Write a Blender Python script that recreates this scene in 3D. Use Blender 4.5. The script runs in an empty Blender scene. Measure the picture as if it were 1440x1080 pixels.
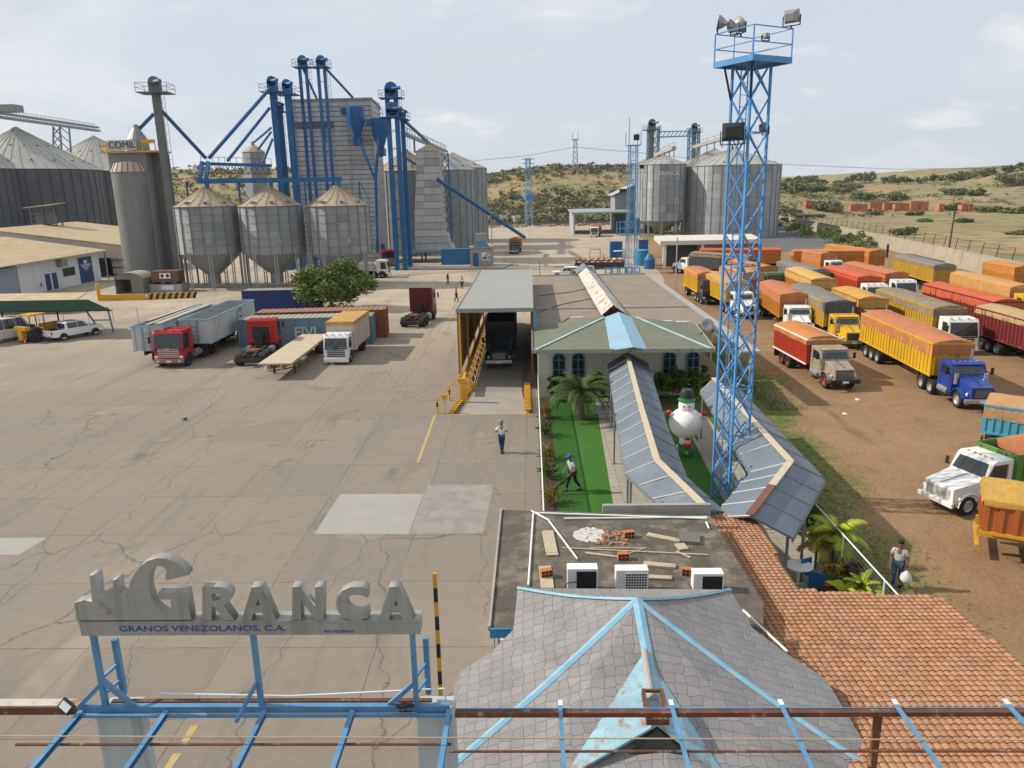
import bpy, bmesh, math, random
from math import sin, cos, pi, radians, hypot, atan2, tan
from mathutils import Vector, Matrix, noise

S = bpy.context.scene
COL = S.collection
RND = random.Random(7)

# ------------------------------------------------------------------ camera
FPX, CAM_H = 1060.0, 13.5
YAW, PITCH, ROLL = radians(1.62), radians(14.4), radians(1.2)
_f = Vector((-sin(YAW)*cos(PITCH), cos(YAW)*cos(PITCH), -sin(PITCH)))
_r0 = Vector((cos(YAW), sin(YAW), 0)); _u0 = _r0.cross(_f)
_R = _r0*cos(ROLL) - _u0*sin(ROLL); _U = _r0*sin(ROLL) + _u0*cos(ROLL)
cd = bpy.data.cameras.new('camera'); cam = bpy.data.objects.new('camera', cd); COL.objects.link(cam)
cd.sensor_width = 36; cd.lens = 36*FPX/1440; cd.clip_start = 0.1; cd.clip_end = 6000
M4 = Matrix((( _R.x, _U.x, -_f.x, 0), (_R.y, _U.y, -_f.y, 0), (_R.z, _U.z, -_f.z, CAM_H), (0, 0, 0, 1)))
cam.matrix_world = M4
S.camera = cam
C0 = Vector((0, 0, CAM_H))
def ray(px, py): return _f + _R*((px-720)/FPX) - _U*((py-540)/FPX)
def G(px, py, z=0.0):          # surveyed point on the level z
    d = ray(px, py); return C0 + d*((z-CAM_H)/d.z)
def A(px, py, Y):              # surveyed point at the distance Y
    d = ray(px, py); return C0 + d*(Y/d.y)

# ------------------------------------------------------------------ light
SUN_DIR = Vector((-0.80, 0.10, 0.62)).normalized()
w = bpy.data.worlds.new('World'); S.world = w; w.use_nodes = True
nt = w.node_tree; nt.nodes.clear()
def N(t, **k):
    n = nt.nodes.new(t)
    for a, b in k.items(): setattr(n, a, b)
    return n
out = N('ShaderNodeOutputWorld'); bg = N('ShaderNodeBackground'); bg.inputs['Strength'].default_value = 0.1
sky = N('ShaderNodeTexSky', sky_type='NISHITA', sun_disc=False)
sky.sun_elevation = math.asin(SUN_DIR.z); sky.sun_rotation = atan2(SUN_DIR.x, SUN_DIR.y)
sky.air_density = 1.0; sky.dust_density = 1.5; sky.ozone_density = 2.0
tc = N('ShaderNodeTexCoord'); sep = N('ShaderNodeSeparateXYZ')
nt.links.new(tc.outputs['Generated'], sep.inputs[0])
zz = N('ShaderNodeMath', operation='MAXIMUM'); zz.inputs[1].default_value = 0.0
nt.links.new(sep.outputs['Z'], zz.inputs[0])
za = N('ShaderNodeMath', operation='ADD'); za.inputs[1].default_value = 0.34
nt.links.new(zz.outputs[0], za.inputs[0])
dv = N('ShaderNodeVectorMath', operation='DIVIDE')
cz = N('ShaderNodeCombineXYZ')
for i in range(3): nt.links.new(za.outputs[0], cz.inputs[i])
nt.links.new(tc.outputs['Generated'], dv.inputs[0]); nt.links.new(cz.outputs[0], dv.inputs[1])
def cloud(scale, detail, rough, lo, hi, off):
    mp = N('ShaderNodeMapping'); mp.inputs['Location'].default_value = off; mp.inputs['Scale'].default_value = (0.75, 1.0, 1.0)
    nt.links.new(dv.outputs[0], mp.inputs[0])
    nz = N('ShaderNodeTexNoise'); nz.inputs['Scale'].default_value = scale; nz.inputs['Detail'].default_value = detail
    nz.inputs['Roughness'].default_value = rough; nz.inputs['Distortion'].default_value = 0.4
    nt.links.new(mp.outputs[0], nz.inputs['Vector'])
    mr = N('ShaderNodeMapRange'); mr.interpolation_type = 'SMOOTHSTEP'
    mr.inputs['From Min'].default_value = lo; mr.inputs['From Max'].default_value = hi
    nt.links.new(nz.outputs['Fac'], mr.inputs['Value']); return mr.outputs['Result']
def wmix(fac, a, b):
    m = N('ShaderNodeMix', data_type='RGBA')
    if isinstance(fac, float): m.inputs[0].default_value = fac
    else: nt.links.new(fac, m.inputs[0])
    for sock, v in ((m.inputs[6], a), (m.inputs[7], b)):
        if isinstance(v, tuple): sock.default_value = v + (1,)
        else: nt.links.new(v, sock)
    return m.outputs[2]
veil = wmix(0.88, sky.outputs[0], (7.5, 8.2, 9.1))
c1 = wmix(cloud(1.5, 6, .55, .42, .66, (3.1, 0.4, 0)), veil, (8.5, 8.85, 9.3))
c2 = wmix(cloud(2.9, 8, .55, .50, .76, (0.3, 7.7, 0)), c1, (7.1, 7.55, 8.3))
c3 = wmix(cloud(4.6, 9, .55, .56, .76, (5.3, 1.2, 0)), c2, (9.3, 9.35, 9.45))
nt.links.new(c3, bg.inputs['Color']); nt.links.new(bg.outputs[0], out.inputs[0])
sd = bpy.data.lights.new('sun', 'SUN'); sd.energy = 5.0; sd.angle = radians(0.9); sd.color = (1.0, 0.92, 0.79)
sun = bpy.data.objects.new('sun', sd); COL.objects.link(sun)
sun.rotation_euler = (-SUN_DIR).to_track_quat('-Z', 'Y').to_euler()
S.view_settings.view_transform = 'Standard'; S.view_settings.look = 'None'
S.view_settings.exposure = -0.1; S.view_settings.gamma = 1.0; S.view_settings.use_curve_mapping = False
S.cycles.max_bounces = 6; S.cycles.transparent_max_bounces = 8

# ------------------------------------------------------------------ materials
MATS = {}
def mat(name, col, rough=.65, metal=0.0, var=.18, scale=1.2, det=6, col2=None, lo=.45, hi=.65, bump=0.0, bscale=20,
        wave=None, streak=0.0, spec=.4):
    """procedural paint/stone/metal: two-scale tone noise, a second (dirt / rust) colour in blotches, run-off streaks, bump"""
    if name in MATS: return MATS[name]
    m = bpy.data.materials.new(name); m.use_nodes = True; t = m.node_tree; L = t.links
    p = t.nodes['Principled BSDF']; p.inputs['Roughness'].default_value = rough; p.inputs['Metallic'].default_value = metal
    p.inputs['Specular IOR Level'].default_value = spec
    co = t.nodes.new('ShaderNodeTexCoord')
    def nz(sc, d=6, vec=None):
        n = t.nodes.new('ShaderNodeTexNoise'); n.inputs['Scale'].default_value = sc; n.inputs['Detail'].default_value = d
        n.inputs['Roughness'].default_value = .62
        L.new(vec or co.outputs['Object'], n.inputs['Vector']); return n.outputs['Fac']
    def rng(v, a, b, c, d):
        r = t.nodes.new('ShaderNodeMapRange'); L.new(v, r.inputs[0])
        for i, x in enumerate((a, b, c, d)): r.inputs[1+i].default_value = x
        return r.outputs[0]
    def mx(f, a, b, mode='MIX'):
        q = t.nodes.new('ShaderNodeMix'); q.data_type = 'RGBA'; q.blend_type = mode
        if isinstance(f, (int, float)): q.inputs[0].default_value = f
        else: L.new(f, q.inputs[0])
        for s, v in ((q.inputs[6], a), (q.inputs[7], b)):
            if isinstance(v, (tuple, list)): s.default_value = tuple(v)+(1,)
            else: L.new(v, s)
        return q.outputs[2]
    a = tuple(max(0, c*(1-var)) for c in col); b = tuple(min(.95, c*(1+var)) for c in col)
    c = mx(rng(nz(scale, det), .3, .7, 0, 1), a, b)
    c = mx(rng(nz(scale*7.3, 4), .3, .7, 0, .5), c, a)
    if streak:
        mp = t.nodes.new('ShaderNodeMapping'); mp.inputs['Scale'].default_value = (2.2, 2.2, .12)
        L.new(co.outputs['Object'], mp.inputs[0])
        c = mx(rng(nz(1.6, 5, mp.outputs[0]), .48, .72, 0, streak), c, tuple(x*.45 for x in (col2 or col)))
    if col2:
        c = mx(rng(nz(scale*1.9+.3, 8), lo, hi, 0, 1), c, col2)
    L.new(c, p.inputs['Base Color'])
    if bump or wave:
        bp = t.nodes.new('ShaderNodeBump'); bp.inputs['Strength'].default_value = 1; bp.inputs['Distance'].default_value = bump or .02
        if wave:
            wv = t.nodes.new('ShaderNodeTexWave'); wv.wave_type = 'BANDS'; wv.bands_direction = wave[0]; wv.inputs['Scale'].default_value = wave[1]
            wv.inputs['Distortion'].default_value = 0; L.new(co.outputs['Object'], wv.inputs['Vector']); L.new(wv.outputs['Fac'], bp.inputs['Height'])
        else: L.new(nz(bscale, 5), bp.inputs['Height'])
        L.new(bp.outputs[0], p.inputs['Normal'])
    MATS[name] = m; return m
def setmat(name, **kw):
    m = MATS[name]; return m

# ------------------------------------------------------------------ mesh builder
class MB:
    def __init__(s): s.v = []; s.f = []; s.m = []; s.mi = 0; s.X = None
    def add(s, pts, faces):
        b = len(s.v)
        if s.X is not None: pts = [s.X @ Vector(p) for p in pts]
        s.v += [tuple(p) for p in pts]
        for q in faces: s.f.append(tuple(b+i for i in q)); s.m.append(s.mi)
    def box(s, c, d, rz=0.0):
        x, y, z = (k/2 for k in d); ca, sa = cos(rz), sin(rz)
        P = []
        for sx, sy, sz in ((-1,-1,-1),(1,-1,-1),(1,1,-1),(-1,1,-1),(-1,-1,1),(1,-1,1),(1,1,1),(-1,1,1)):
            a, b = sx*x, sy*y; P.append((c[0]+a*ca-b*sa, c[1]+a*sa+b*ca, c[2]+sz*z))
        s.add(P, [(3,2,1,0),(4,5,6,7),(0,1,5,4),(1,2,6,5),(2,3,7,6),(3,0,4,7)])
    def b2(s, x0, x1, y0, y1, z0, z1): s.box(((x0+x1)/2, (y0+y1)/2, (z0+z1)/2), (x1-x0, y1-y0, z1-z0))
    def bar(s, p, q, w, h=None, up=(0,0,1)):
        p, q = Vector(p), Vector(q); h = h or w; d = (q-p)
        if d.length < 1e-6: return
        d.normalize(); u = Vector(up)
        if abs(d.dot(u)) > .98: u = Vector((1, 0, 0)) if abs(d.x) < .9 else Vector((0, 1, 0))
        a = d.cross(u).normalized()*(w/2); b = a.cross(d).normalized()*(h/2)
        P = [p-a-b, p+a-b, p+a+b, p-a+b, q-a-b, q+a-b, q+a+b, q-a+b]
        s.add(P, [(0,1,2,3),(7,6,5,4),(4,5,1,0),(5,6,2,1),(6,7,3,2),(7,4,0,3)])
    def tube(s, p, q, r, n=8, r2=None):
        p, q = Vector(p), Vector(q); r2 = r if r2 is None else r2; d = (q-p).normalized()
        u = Vector((0,0,1)) if abs(d.z) < .9 else Vector((1,0,0))
        a = d.cross(u).normalized(); b = a.cross(d).normalized(); P = []
        for k, (c, rr) in enumerate(((p, r), (q, r2))):
            for i in range(n): t = 2*pi*i/n; P.append(c + a*cos(t)*rr + b*sin(t)*rr)
        F = [(i, (i+1) % n, n+(i+1) % n, n+i) for i in range(n)]
        F += [tuple(range(n-1, -1, -1)), tuple(range(n, 2*n))]
        s.add(P, F)
    def path(s, pts, r, n=6):
        for a, b in zip(pts, pts[1:]): s.tube(a, b, r, n)
    def lathe(s, prof, n=32, c=(0,0,0), axis='z', mi=None, caps=True):
        P = []
        for (r, z) in prof:
            for i in range(n):
                t = 2*pi*i/n; x, y = r*cos(t), r*sin(t)
                P.append((c[0]+x, c[1]+y, c[2]+z) if axis == 'z' else ((c[0]+x, c[1]+z, c[2]+y) if axis == 'y' else (c[0]+z, c[1]+x, c[2]+y)))
        F = []
        for k in range(len(prof)-1):
            for i in range(n): j = (i+1) % n; F.append((k*n+i, k*n+j, (k+1)*n+j, (k+1)*n+i))
        if caps: F.append(tuple(range(n-1, -1, -1))); F.append(tuple((len(prof)-1)*n+i for i in range(n)))
        if mi is None: s.add(P, F)
        else:
            b = len(s.m); s.add(P, F)
            for k in range(b, len(s.m)): s.m[k] = mi(k-b)
    def prism(s, poly, o, ax, ay, d):     # polygon in the plane (ax, ay) at o, extruded by d
        o, ax, ay, d = map(Vector, (o, ax, ay, d)); n = len(poly)
        P = [o+ax*a+ay*b for a, b in poly] + [o+ax*a+ay*b+d for a, b in poly]
        s.add(P, [tuple(range(n-1, -1, -1)), tuple(range(n, 2*n))] + [(i, (i+1) % n, n+(i+1) % n, n+i) for i in range(n)])
    def slab(s, pts, t):                  # any planar polygon given thickness t downwards
        n = len(pts); P = [Vector(p) for p in pts]; D = Vector((0,0,-t))
        s.add(P+[p+D for p in P], [tuple(range(n)), tuple(range(2*n-1, n-1, -1))] + [(i, n+i, n+(i+1) % n, (i+1) % n) for i in range(n)])
    def build(s, name, ms, parent=None, smooth=False, bevel=0, world=False, norm=True):
        me = bpy.data.meshes.new(name); me.from_pydata(s.v, [], s.f)
        if not isinstance(ms, (list, tuple)): ms = [ms]
        for m in ms: me.materials.append(m)
        if len(ms) > 1: me.polygons.foreach_set('material_index', s.m)
        if norm or bevel:
            bm = bmesh.new(); bm.from_mesh(me)
            if norm: bmesh.ops.recalc_face_normals(bm, faces=bm.faces)
            if bevel:
                es = [e for e in bm.edges if len(e.link_faces) == 2 and e.calc_face_angle(0) > .5]
                bmesh.ops.bevel(bm, geom=es, offset=bevel, segments=2, profile=.6, affect='EDGES', clamp_overlap=True)
            bm.to_mesh(me); bm.free()
        if smooth:
            me.polygons.foreach_set('use_smooth', [True]*len(me.polygons))
            if smooth != 1:
                try: me.set_sharp_from_angle(angle=radians(smooth))
                except Exception: pass
        o = bpy.data.objects.new(name, me); COL.objects.link(o)
        if parent is not None:
            o.parent = parent
            if world:
                q = parent
                off = Vector((0,0,0))
                while q is not None: off += q.location; q = q.parent
                me.transform(Matrix.Translation(-off))
        return o
def thing(name, label, cat, loc=(0,0,0), rz=0.0, group=None):
    o = bpy.data.objects.new(name, None); COL.objects.link(o); o.location = loc; o.rotation_euler = (0,0,rz)
    o.empty_display_size = .2
    return tag(o, label, cat, group)
def tag(o, label, cat, group=None):
    o['label'] = label; o['category'] = cat
    if group: o['group'] = group
    return o
def kind(o, k): o['kind'] = k; return o
def center(o):      # move a world-space mesh thing's origin to the foot of its own bounding box
    me = o.data; xs = [v.co for v in me.vertices]
    c = Vector(((min(v.x for v in xs)+max(v.x for v in xs))/2, (min(v.y for v in xs)+max(v.y for v in xs))/2, min(v.z for v in xs)))
    me.transform(Matrix.Translation(-c)); o.location = c; return o
def dup(o, parent=None):
    c = o.copy(); COL.objects.link(c)
    if parent is not None: c.parent = parent
    for ch in o.children: dup(ch, c)
    return c
def curve_mesh(name, polys, depth, m, parent=None, X=None, bevel=0.0, text=None, size=1.0, align='CENTER', shear=0.0, offset=0.0, sx=1.0):
    """flat outlines (with holes) or lettering -> a solid mesh lying in local XY, extruded in Z, then placed by X"""
    if text is not None:
        cu = bpy.data.curves.new(name, 'FONT'); cu.body = text; cu.size = size; cu.align_x = align; cu.align_y = 'CENTER'; cu.shear = shear; cu.offset = offset
    else:
        cu = bpy.data.curves.new(name, 'CURVE'); cu.dimensions = '2D'; cu.fill_mode = 'BOTH'
        for p in polys:
            sp = cu.splines.new('POLY'); sp.points.add(len(p)-1); sp.use_cyclic_u = True
            for i, (x, y) in enumerate(p): sp.points[i].co = (x, y, 0, 1)
    cu.extrude = depth/2; cu.bevel_depth = bevel; cu.bevel_resolution = 1
    t = bpy.data.objects.new(name+'_src', cu); COL.objects.link(t)
    dg = bpy.context.evaluated_depsgraph_get(); me = bpy.data.meshes.new_from_object(t.evaluated_get(dg))
    bpy.data.objects.remove(t); bpy.data.curves.remove(cu)
    me.transform(Matrix.Translation((0, 0, depth/2)) @ Matrix.Diagonal((sx, 1, 1, 1)))
    if X is not None: me.transform(X)
    me.materials.clear(); me.materials.append(m); me.name = name
    o = bpy.data.objects.new(name, me); COL.objects.link(o)
    if parent is not None: o.parent = parent
    return o
def frame(o, ex, ey):   # matrix with local x->ex, y->ey
    ex, ey = Vector(ex).normalized(), Vector(ey).normalized(); ez = ex.cross(ey)
    return Matrix(((ex.x, ey.x, ez.x, o[0]), (ex.y, ey.y, ez.y, o[1]), (ex.z, ey.z, ez.z, o[2]), (0,0,0,1)))

# paints and metals used all over
BLUE = mat('sky_blue_paint', (.10, .25, .43), .5, var=.25, scale=3, col2=(.16,.13,.10), lo=.66, hi=.76)
DBLUE = mat('machine_blue_paint', (.014, .105, .27), .45, var=.25, scale=.8)
GALV = mat('galvanised_steel', (.37,.395,.41), .5, .2, var=.12, scale=.5, col2=(.30,.28,.25), lo=.66, hi=.85, streak=.22, wave=('Z', 9), bump=.02)
GALV2 = mat('galvanised_steel_dull', (.31,.335,.35), .55, .2, var=.14, scale=.5, streak=.28, wave=('Z', 9), bump=.02)
GALV3 = mat('galvanised_steel_pale', (.43,.455,.47), .5, .2, var=.1, scale=.5, streak=.2, wave=('Z', 9), bump=.02)
STEEL = mat('grey_steel', (.26,.27,.28), .5, .4, var=.2)
TANROOF = mat('dusty_tin_roof', (.47,.36,.21), .6, .15, var=.2, scale=.6, col2=(.25,.17,.11), lo=.58, hi=.75)
WHITE = mat('white_paint', (.72,.72,.70), .45, var=.07, scale=2, col2=(.5,.46,.4), lo=.62, hi=.8)
DARK = mat('dark_steel', (.03,.03,.032), .55, .2, var=.3)
RUBBER = mat('tyre_rubber', (.022,.021,.02), .85, var=.3, scale=6, col2=(.09,.07,.05), lo=.55, hi=.75)
GLASS = mat('vehicle_glass', (.02,.028,.032), .08, 0, var=.2, spec=.8)
CHROME = mat('bright_metal', (.55,.55,.55), .28, .8, var=.1)
YEL = mat('yellow_paint', (.62,.33,.03), .55, var=.15, scale=2, col2=(.2,.12,.05), lo=.62, hi=.75)
BLACK = mat('black_paint', (.02,.02,.02), .5)
RUST = mat('rusty_steel', (.16,.065,.035), .8, .1, var=.35, scale=3, col2=(.30,.28,.26), lo=.58, hi=.7)
CREAM = mat('cream_wall', (.62,.60,.54), .8, var=.08, scale=.6, streak=.25, col2=(.4,.34,.26), lo=.64, hi=.8)
CONC = mat('bare_concrete', (.34,.32,.29), .85, var=.15, scale=.8, streak=.3, bump=.01)
REDLAMP = mat('tail_lamp_red', (.4,.02,.015), .3)
HEADLAMP = mat('headlamp_glass', (.7,.7,.68), .15)
AMBER = mat('amber_lamp', (.7,.25,.02), .3)
WOODP = mat('weathered_plank', (.45,.38,.27), .8, var=.2, scale=2, col2=(.3,.22,.14), lo=.55, hi=.7)
# ================================================================== GROUND
def nodes_mat(name, rough=.9):
    m = bpy.data.materials.new(name); m.use_nodes = True; t = m.node_tree; p = t.nodes['Principled BSDF']
    p.inputs['Roughness'].default_value = rough; p.inputs['Specular IOR Level'].default_value = .25
    MATS[name] = m; co = t.nodes.new('ShaderNodeTexCoord'); return m, t, p, co.outputs['Object']
class NT:
    def __init__(s, t, vec): s.t = t; s.vec = vec
    def lk(s, a, b): s.t.links.new(a, b)
    def map(s, vec=None, sc=(1,1,1), loc=(0,0,0), rot=(0,0,0)):
        n = s.t.nodes.new('ShaderNodeMapping'); n.inputs['Scale'].default_value = sc; n.inputs['Location'].default_value = loc; n.inputs['Rotation'].default_value = rot
        s.lk(vec or s.vec, n.inputs[0]); return n.outputs[0]
    def noise(s, sc, det=6, vec=None, rough=.6, dist=0):
        n = s.t.nodes.new('ShaderNodeTexNoise'); n.inputs['Scale'].default_value = sc; n.inputs['Detail'].default_value = det
        n.inputs['Roughness'].default_value = rough; n.inputs['Distortion'].default_value = dist; s.lk(vec or s.vec, n.inputs['Vector']); return n.outputs['Fac']
    def ncol(s, sc, vec=None):
        n = s.t.nodes.new('ShaderNodeTexNoise'); n.inputs['Scale'].default_value = sc; n.inputs['Detail'].default_value = 4; s.lk(vec or s.vec, n.inputs['Vector']); return n.outputs['Color']
    def rng(s, v, a, b, c=0.0, d=1.0, smooth=False):
        n = s.t.nodes.new('ShaderNodeMapRange'); s.lk(v, n.inputs[0])
        if smooth: n.interpolation_type = 'SMOOTHSTEP'
        for i, x in enumerate((a, b, c, d)): n.inputs[1+i].default_value = x
        return n.outputs[0]
    def mix(s, f, a, b, mode='MIX'):
        n = s.t.nodes.new('ShaderNodeMix'); n.data_type = 'RGBA'; n.blend_type = mode
        if isinstance(f, (int, float)): n.inputs[0].default_value = f
        else: s.lk(f, n.inputs[0])
        for q, v in ((n.inputs[6], a), (n.inputs[7], b)):
            if isinstance(v, (tuple, list)): q.default_value = tuple(v)+(1,)
            else: s.lk(v, q)
        return n.outputs[2]
    def math(s, op, a, b=0.0):
        n = s.t.nodes.new('ShaderNodeMath'); n.operation = op
        for q, v in ((n.inputs[0], a), (n.inputs[1], b)):
            if isinstance(v, (int, float)): q.default_value = v
            else: s.lk(v, q)
        return n.outputs[0]
    def addv(s, a, b, k):
        m = s.t.nodes.new('ShaderNodeVectorMath'); m.operation = 'SCALE'; m.inputs['Scale'].default_value = k; s.lk(b, m.inputs[0])
        n = s.t.nodes.new('ShaderNodeVectorMath'); n.operation = 'ADD'; s.lk(a, n.inputs[0]); s.lk(m.outputs[0], n.inputs[1]); return n.outputs[0]
    def vor(s, sc, vec=None, feat='DISTANCE_TO_EDGE', rnd=1.0):
        n = s.t.nodes.new('ShaderNodeTexVoronoi'); n.feature = feat; n.inputs['Scale'].default_value = sc; n.inputs['Randomness'].default_value = rnd
        s.lk(vec or s.vec, n.inputs['Vector']); return n
    def bump(s, p, h, d):
        n = s.t.nodes.new('ShaderNodeBump'); n.inputs['Distance'].default_value = d; s.lk(h, n.inputs['Height']); s.lk(n.outputs[0], p.inputs['Normal'])
    def xyz(s):
        n = s.t.nodes.new('ShaderNodeSeparateXYZ'); s.lk(s.vec, n.inputs[0]); return n.outputs
# ---- yard concrete: slabs, joints, cracks, stains, dust
m, t, p, vec = nodes_mat('yard_concrete', .85); K = NT(t, vec)
warp = K.addv(vec, K.ncol(.9), .10)
br = t.nodes.new('ShaderNodeTexBrick'); br.offset = 0; br.squash = 1
for k, v in (('Scale', 1), ('Mortar Size', .022), ('Mortar Smooth', .2), ('Bias', 0), ('Brick Width', 4.5), ('Row Height', 4.0)): br.inputs[k].default_value = v
K.lk(K.map(warp, loc=(0.35, -.35, 0)), br.inputs['Vector'])
br.inputs['Color1'].default_value = (.40,.40,.41,1); br.inputs['Color2'].default_value = (.60,.595,.58,1); br.inputs['Mortar'].default_value = (.5,.5,.5,1)
base = K.mix(K.rng(K.noise(.06, 5), .35, .65), (.205,.176,.149), (.238,.197,.155))
base = K.mix(K.rng(K.noise(.35, 8), .3, .7, 0, .55), base, (.175,.157,.14))
base = K.mix(K.rng(K.noise(2.5, 8), .3, .7, 0, .35), base, (.29,.245,.195))
base = K.mix(.34, base, br.outputs['Color'], 'OVERLAY')
base = K.mix(K.rng(K.noise(.5, 7, K.map(sc=(1.0, .16, 1)), dist=.6), .56, .72, 0, .55), base, (.14,.125,.113))
base = K.mix(K.rng(K.noise(.13, 9, K.map(loc=(9,4,0)), dist=1.2), .60, .70, 0, .5), base, (.34,.285,.22))
sp = K.xyz()
base = K.mix(K.math('MULTIPLY', K.rng(sp['Y'], 45, 95, 0, .75), K.rng(K.noise(.09, 6), .3, .6, .35, 1)), base, (.50,.41,.30))
oil = K.rng(K.noise(.33, 5, K.map(loc=(7.7,3.1,0), sc=(1,.6,1)), dist=.5), .60, .72, 0, .6)
base = K.mix(oil, base, (.09,.08,.072))
tr = K.noise(.9, 6, K.map(sc=(1.6, .05, 1), rot=(0, 0, .12)))
base = K.mix(K.rng(tr, .56, .70, 0, .38), base, (.15,.132,.118))
wv = K.addv(vec, K.ncol(.55), 1.3); wv = K.addv(wv, K.ncol(3.0), .22)
cr = K.rng(K.vor(.16, K.map(wv, sc=(1.5, .6, 1), rot=(0, 0, -.45))).outputs['Distance'], 0, .007, 1, 0)
cr = K.math('MULTIPLY', cr, K.math('MAXIMUM', K.rng(K.noise(.07, 3, K.map(loc=(2.2,0.7,0))), .49, .56), K.rng(sp['Y'], 33, 28)))
cr2 = K.math('MULTIPLY', K.rng(K.vor(.62, K.addv(vec, K.ncol(2.0), .5)).outputs['Distance'], 0, .014, 1, 0), K.rng(K.noise(.16, 4, K.map(loc=(4.1,8.8,0))), .60, .64))
lines = K.math('MAXIMUM', K.math('MAXIMUM', cr, cr2), K.math('MULTIPLY', br.outputs['Fac'], K.rng(K.noise(.5, 5), .35, .6, .35, 1)))
base = K.mix(K.math('MULTIPLY', lines, .72), base, (.075,.062,.05))
K.lk(base, p.inputs['Base Color']); K.bump(p, K.noise(14, 6), .006)
# ---- dirt lot with grass along the buildings
m, t, p, vec = nodes_mat('lot_dirt', .95); K = NT(t, vec)
sp = K.xyz()
d = K.mix(K.rng(K.noise(.08, 6), .35, .65), (.235,.14,.068), (.285,.178,.09))
d = K.mix(K.rng(K.noise(.6, 9, dist=.8), .45, .75, 0, .75), d, (.18,.105,.055))
d = K.mix(K.rng(K.noise(5, 8), .45, .8, 0, .55), d, (.33,.225,.13))
d = K.mix(K.rng(K.noise(.8, 7, K.map(sc=(.9, .1, 1), rot=(0, 0, .25))), .58, .72, 0, .6), d, (.135,.08,.045))
pud = K.rng(K.noise(.22, 4, K.map(sc=(.6, 1.6, 1), loc=(3.0,5.7,0))), .66, .70)
d = K.mix(K.math('MULTIPLY', pud, .6), d, (.13,.085,.055))
gx = K.math('ADD', K.rng(K.math('ADD', sp['X'], K.rng(sp['Y'], 26, 44, 2.6, 0)), 13.4, 19.0, 1.05, .06), K.rng(K.noise(.28, 8, dist=.5), .25, .75, -.42, .42))
gx = K.math('ADD', gx, K.rng(K.noise(3.2, 6), .3, .7, -.2, .2))
gf = K.math('MULTIPLY', K.rng(gx, .34, .82, smooth=True), K.rng(K.noise(2.1, 8, K.map(loc=(5,1,0))), .28, .55, .35, 1))
gr = K.mix(K.rng(K.noise(1.3, 8), .35, .65), (.055,.115,.016), (.125,.16,.035))
gr = K.mix(K.rng(K.noise(9, 5), .4, .7, 0, .6), gr, (.05,.075,.02))
gr = K.mix(K.rng(sp['Y'], 36, 22, 0, .75), gr, (.25,.19,.09))
K.lk(K.mix(gf, d, gr), p.inputs['Base Color']); K.bump(p, K.math('ADD', K.noise(7, 8), K.math('MULTIPLY', K.noise(1.1, 6), 2)), .05)
# ---- far terrain
m, t, p, vec = nodes_mat('scrub_land', 1.0); K = NT(t, vec)
d = K.mix(K.rng(K.noise(.02, 6), .4, .6), (.295,.235,.125), (.205,.17,.09))
d = K.mix(K.rng(K.noise(.03, 8, dist=.6), .50, .62), d, (.34,.20,.105))
d = K.mix(K.rng(K.noise(.018, 7, K.map(loc=(40,7,0)), dist=.8), .48, .6, 0, .8), d, (.21,.205,.085))
d = K.mix(K.rng(K.noise(.12, 9), .50, .60, 0, .9), d, (.115,.12,.055))
d = K.mix(K.rng(K.noise(.7, 7), .5, .75, 0, .6), d, (.38,.30,.16))
K.lk(d, p.inputs['Base Color']); K.bump(p, K.noise(.5, 5), .12)
# ---- turf
m, t, p, vec = nodes_mat('green_turf', .95); K = NT(t, vec)
d = K.mix(K.rng(K.noise(.5, 5), .35, .65), (.045,.15,.018), (.062,.18,.025))
d = K.mix(K.rng(K.noise(30, 4), .35, .7, 0, .5), d, (.03,.10,.012))
sp = K.xyz()
d = K.mix(K.rng(sp['X'], 2.36, 2.44, .7, 0), d, (.028,.095,.014))  # left strip painted darker, standing for the shade of the lawn fence
K.lk(d, p.inputs['Base Color']); K.bump(p, K.noise(60, 3), .02)
# ---- asphalt, paver path
ASPH = mat('worn_asphalt', (.12,.115,.115), .9, var=.2, scale=.3, bump=.01)
m, t, p, vec = nodes_mat('paver_path', .9); K = NT(t, vec)
br = t.nodes.new('ShaderNodeTexBrick'); br.offset = 0
for k, v in (('Scale', 1), ('Mortar Size', .012), ('Brick Width', .5), ('Row Height', .5)): br.inputs[k].default_value = v
K.lk(vec, br.inputs['Vector']); br.inputs['Color1'].default_value = (.40,.36,.30,1); br.inputs['Color2'].default_value = (.35,.315,.265,1); br.inputs['Mortar'].default_value = (.16,.14,.12,1)
K.lk(K.mix(K.rng(K.noise(1, 6), .3, .7, 0, .35), br.outputs['Color'], (.27,.24,.2)), p.inputs['Base Color'])

def sst(a, b, x): t_ = min(1, max(0, (x-a)/(b-a))); return t_*t_*(3-2*t_)
def hill(x, y):
    n = noise.fractal(Vector((x*.006, y*.006, 3.1)), 1.0, 2.0, 4)
    n2 = noise.fractal(Vector((x*.025, y*.025, 7.7)), 1.0, 2.0, 3)
    c = 24*sst(318, 430, y)*math.exp(-((x-40)/(95 if x > 40 else 190))**2)*(1+.1*n) * (1-.4*sst(450, 800, y))
    r = 15*sst(400, 640, y+.25*max(0, x-250))*sst(40, 330, x)*(1+.25*n)
    r2 = 24*sst(380, 560, y)*sst(255, 370, x)
    l = 30*sst(330, 520, y)*sst(20, -120, x)*(1+.2*n)
    bgd = 14*sst(480, 900, y)
    g = sst(300, 380, y)
    return max(c, l, max(r, r2), bgd) + g*(n2*2.2+n*1.5) - .03
xs = []; x = -1700.0
while x < 1900: xs.append(x); x += 9 if -220 < x < 420 else 45
ys = [-40, 0, 60, 120, 180, 240, 285]; y = 300.0
while y < 2600: ys.append(y); y += 8 if y < 560 else (30 if y < 1000 else 150)
V = [(a, b, hill(a, b)) for b in ys for a in xs]; nx = len(xs)
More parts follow.
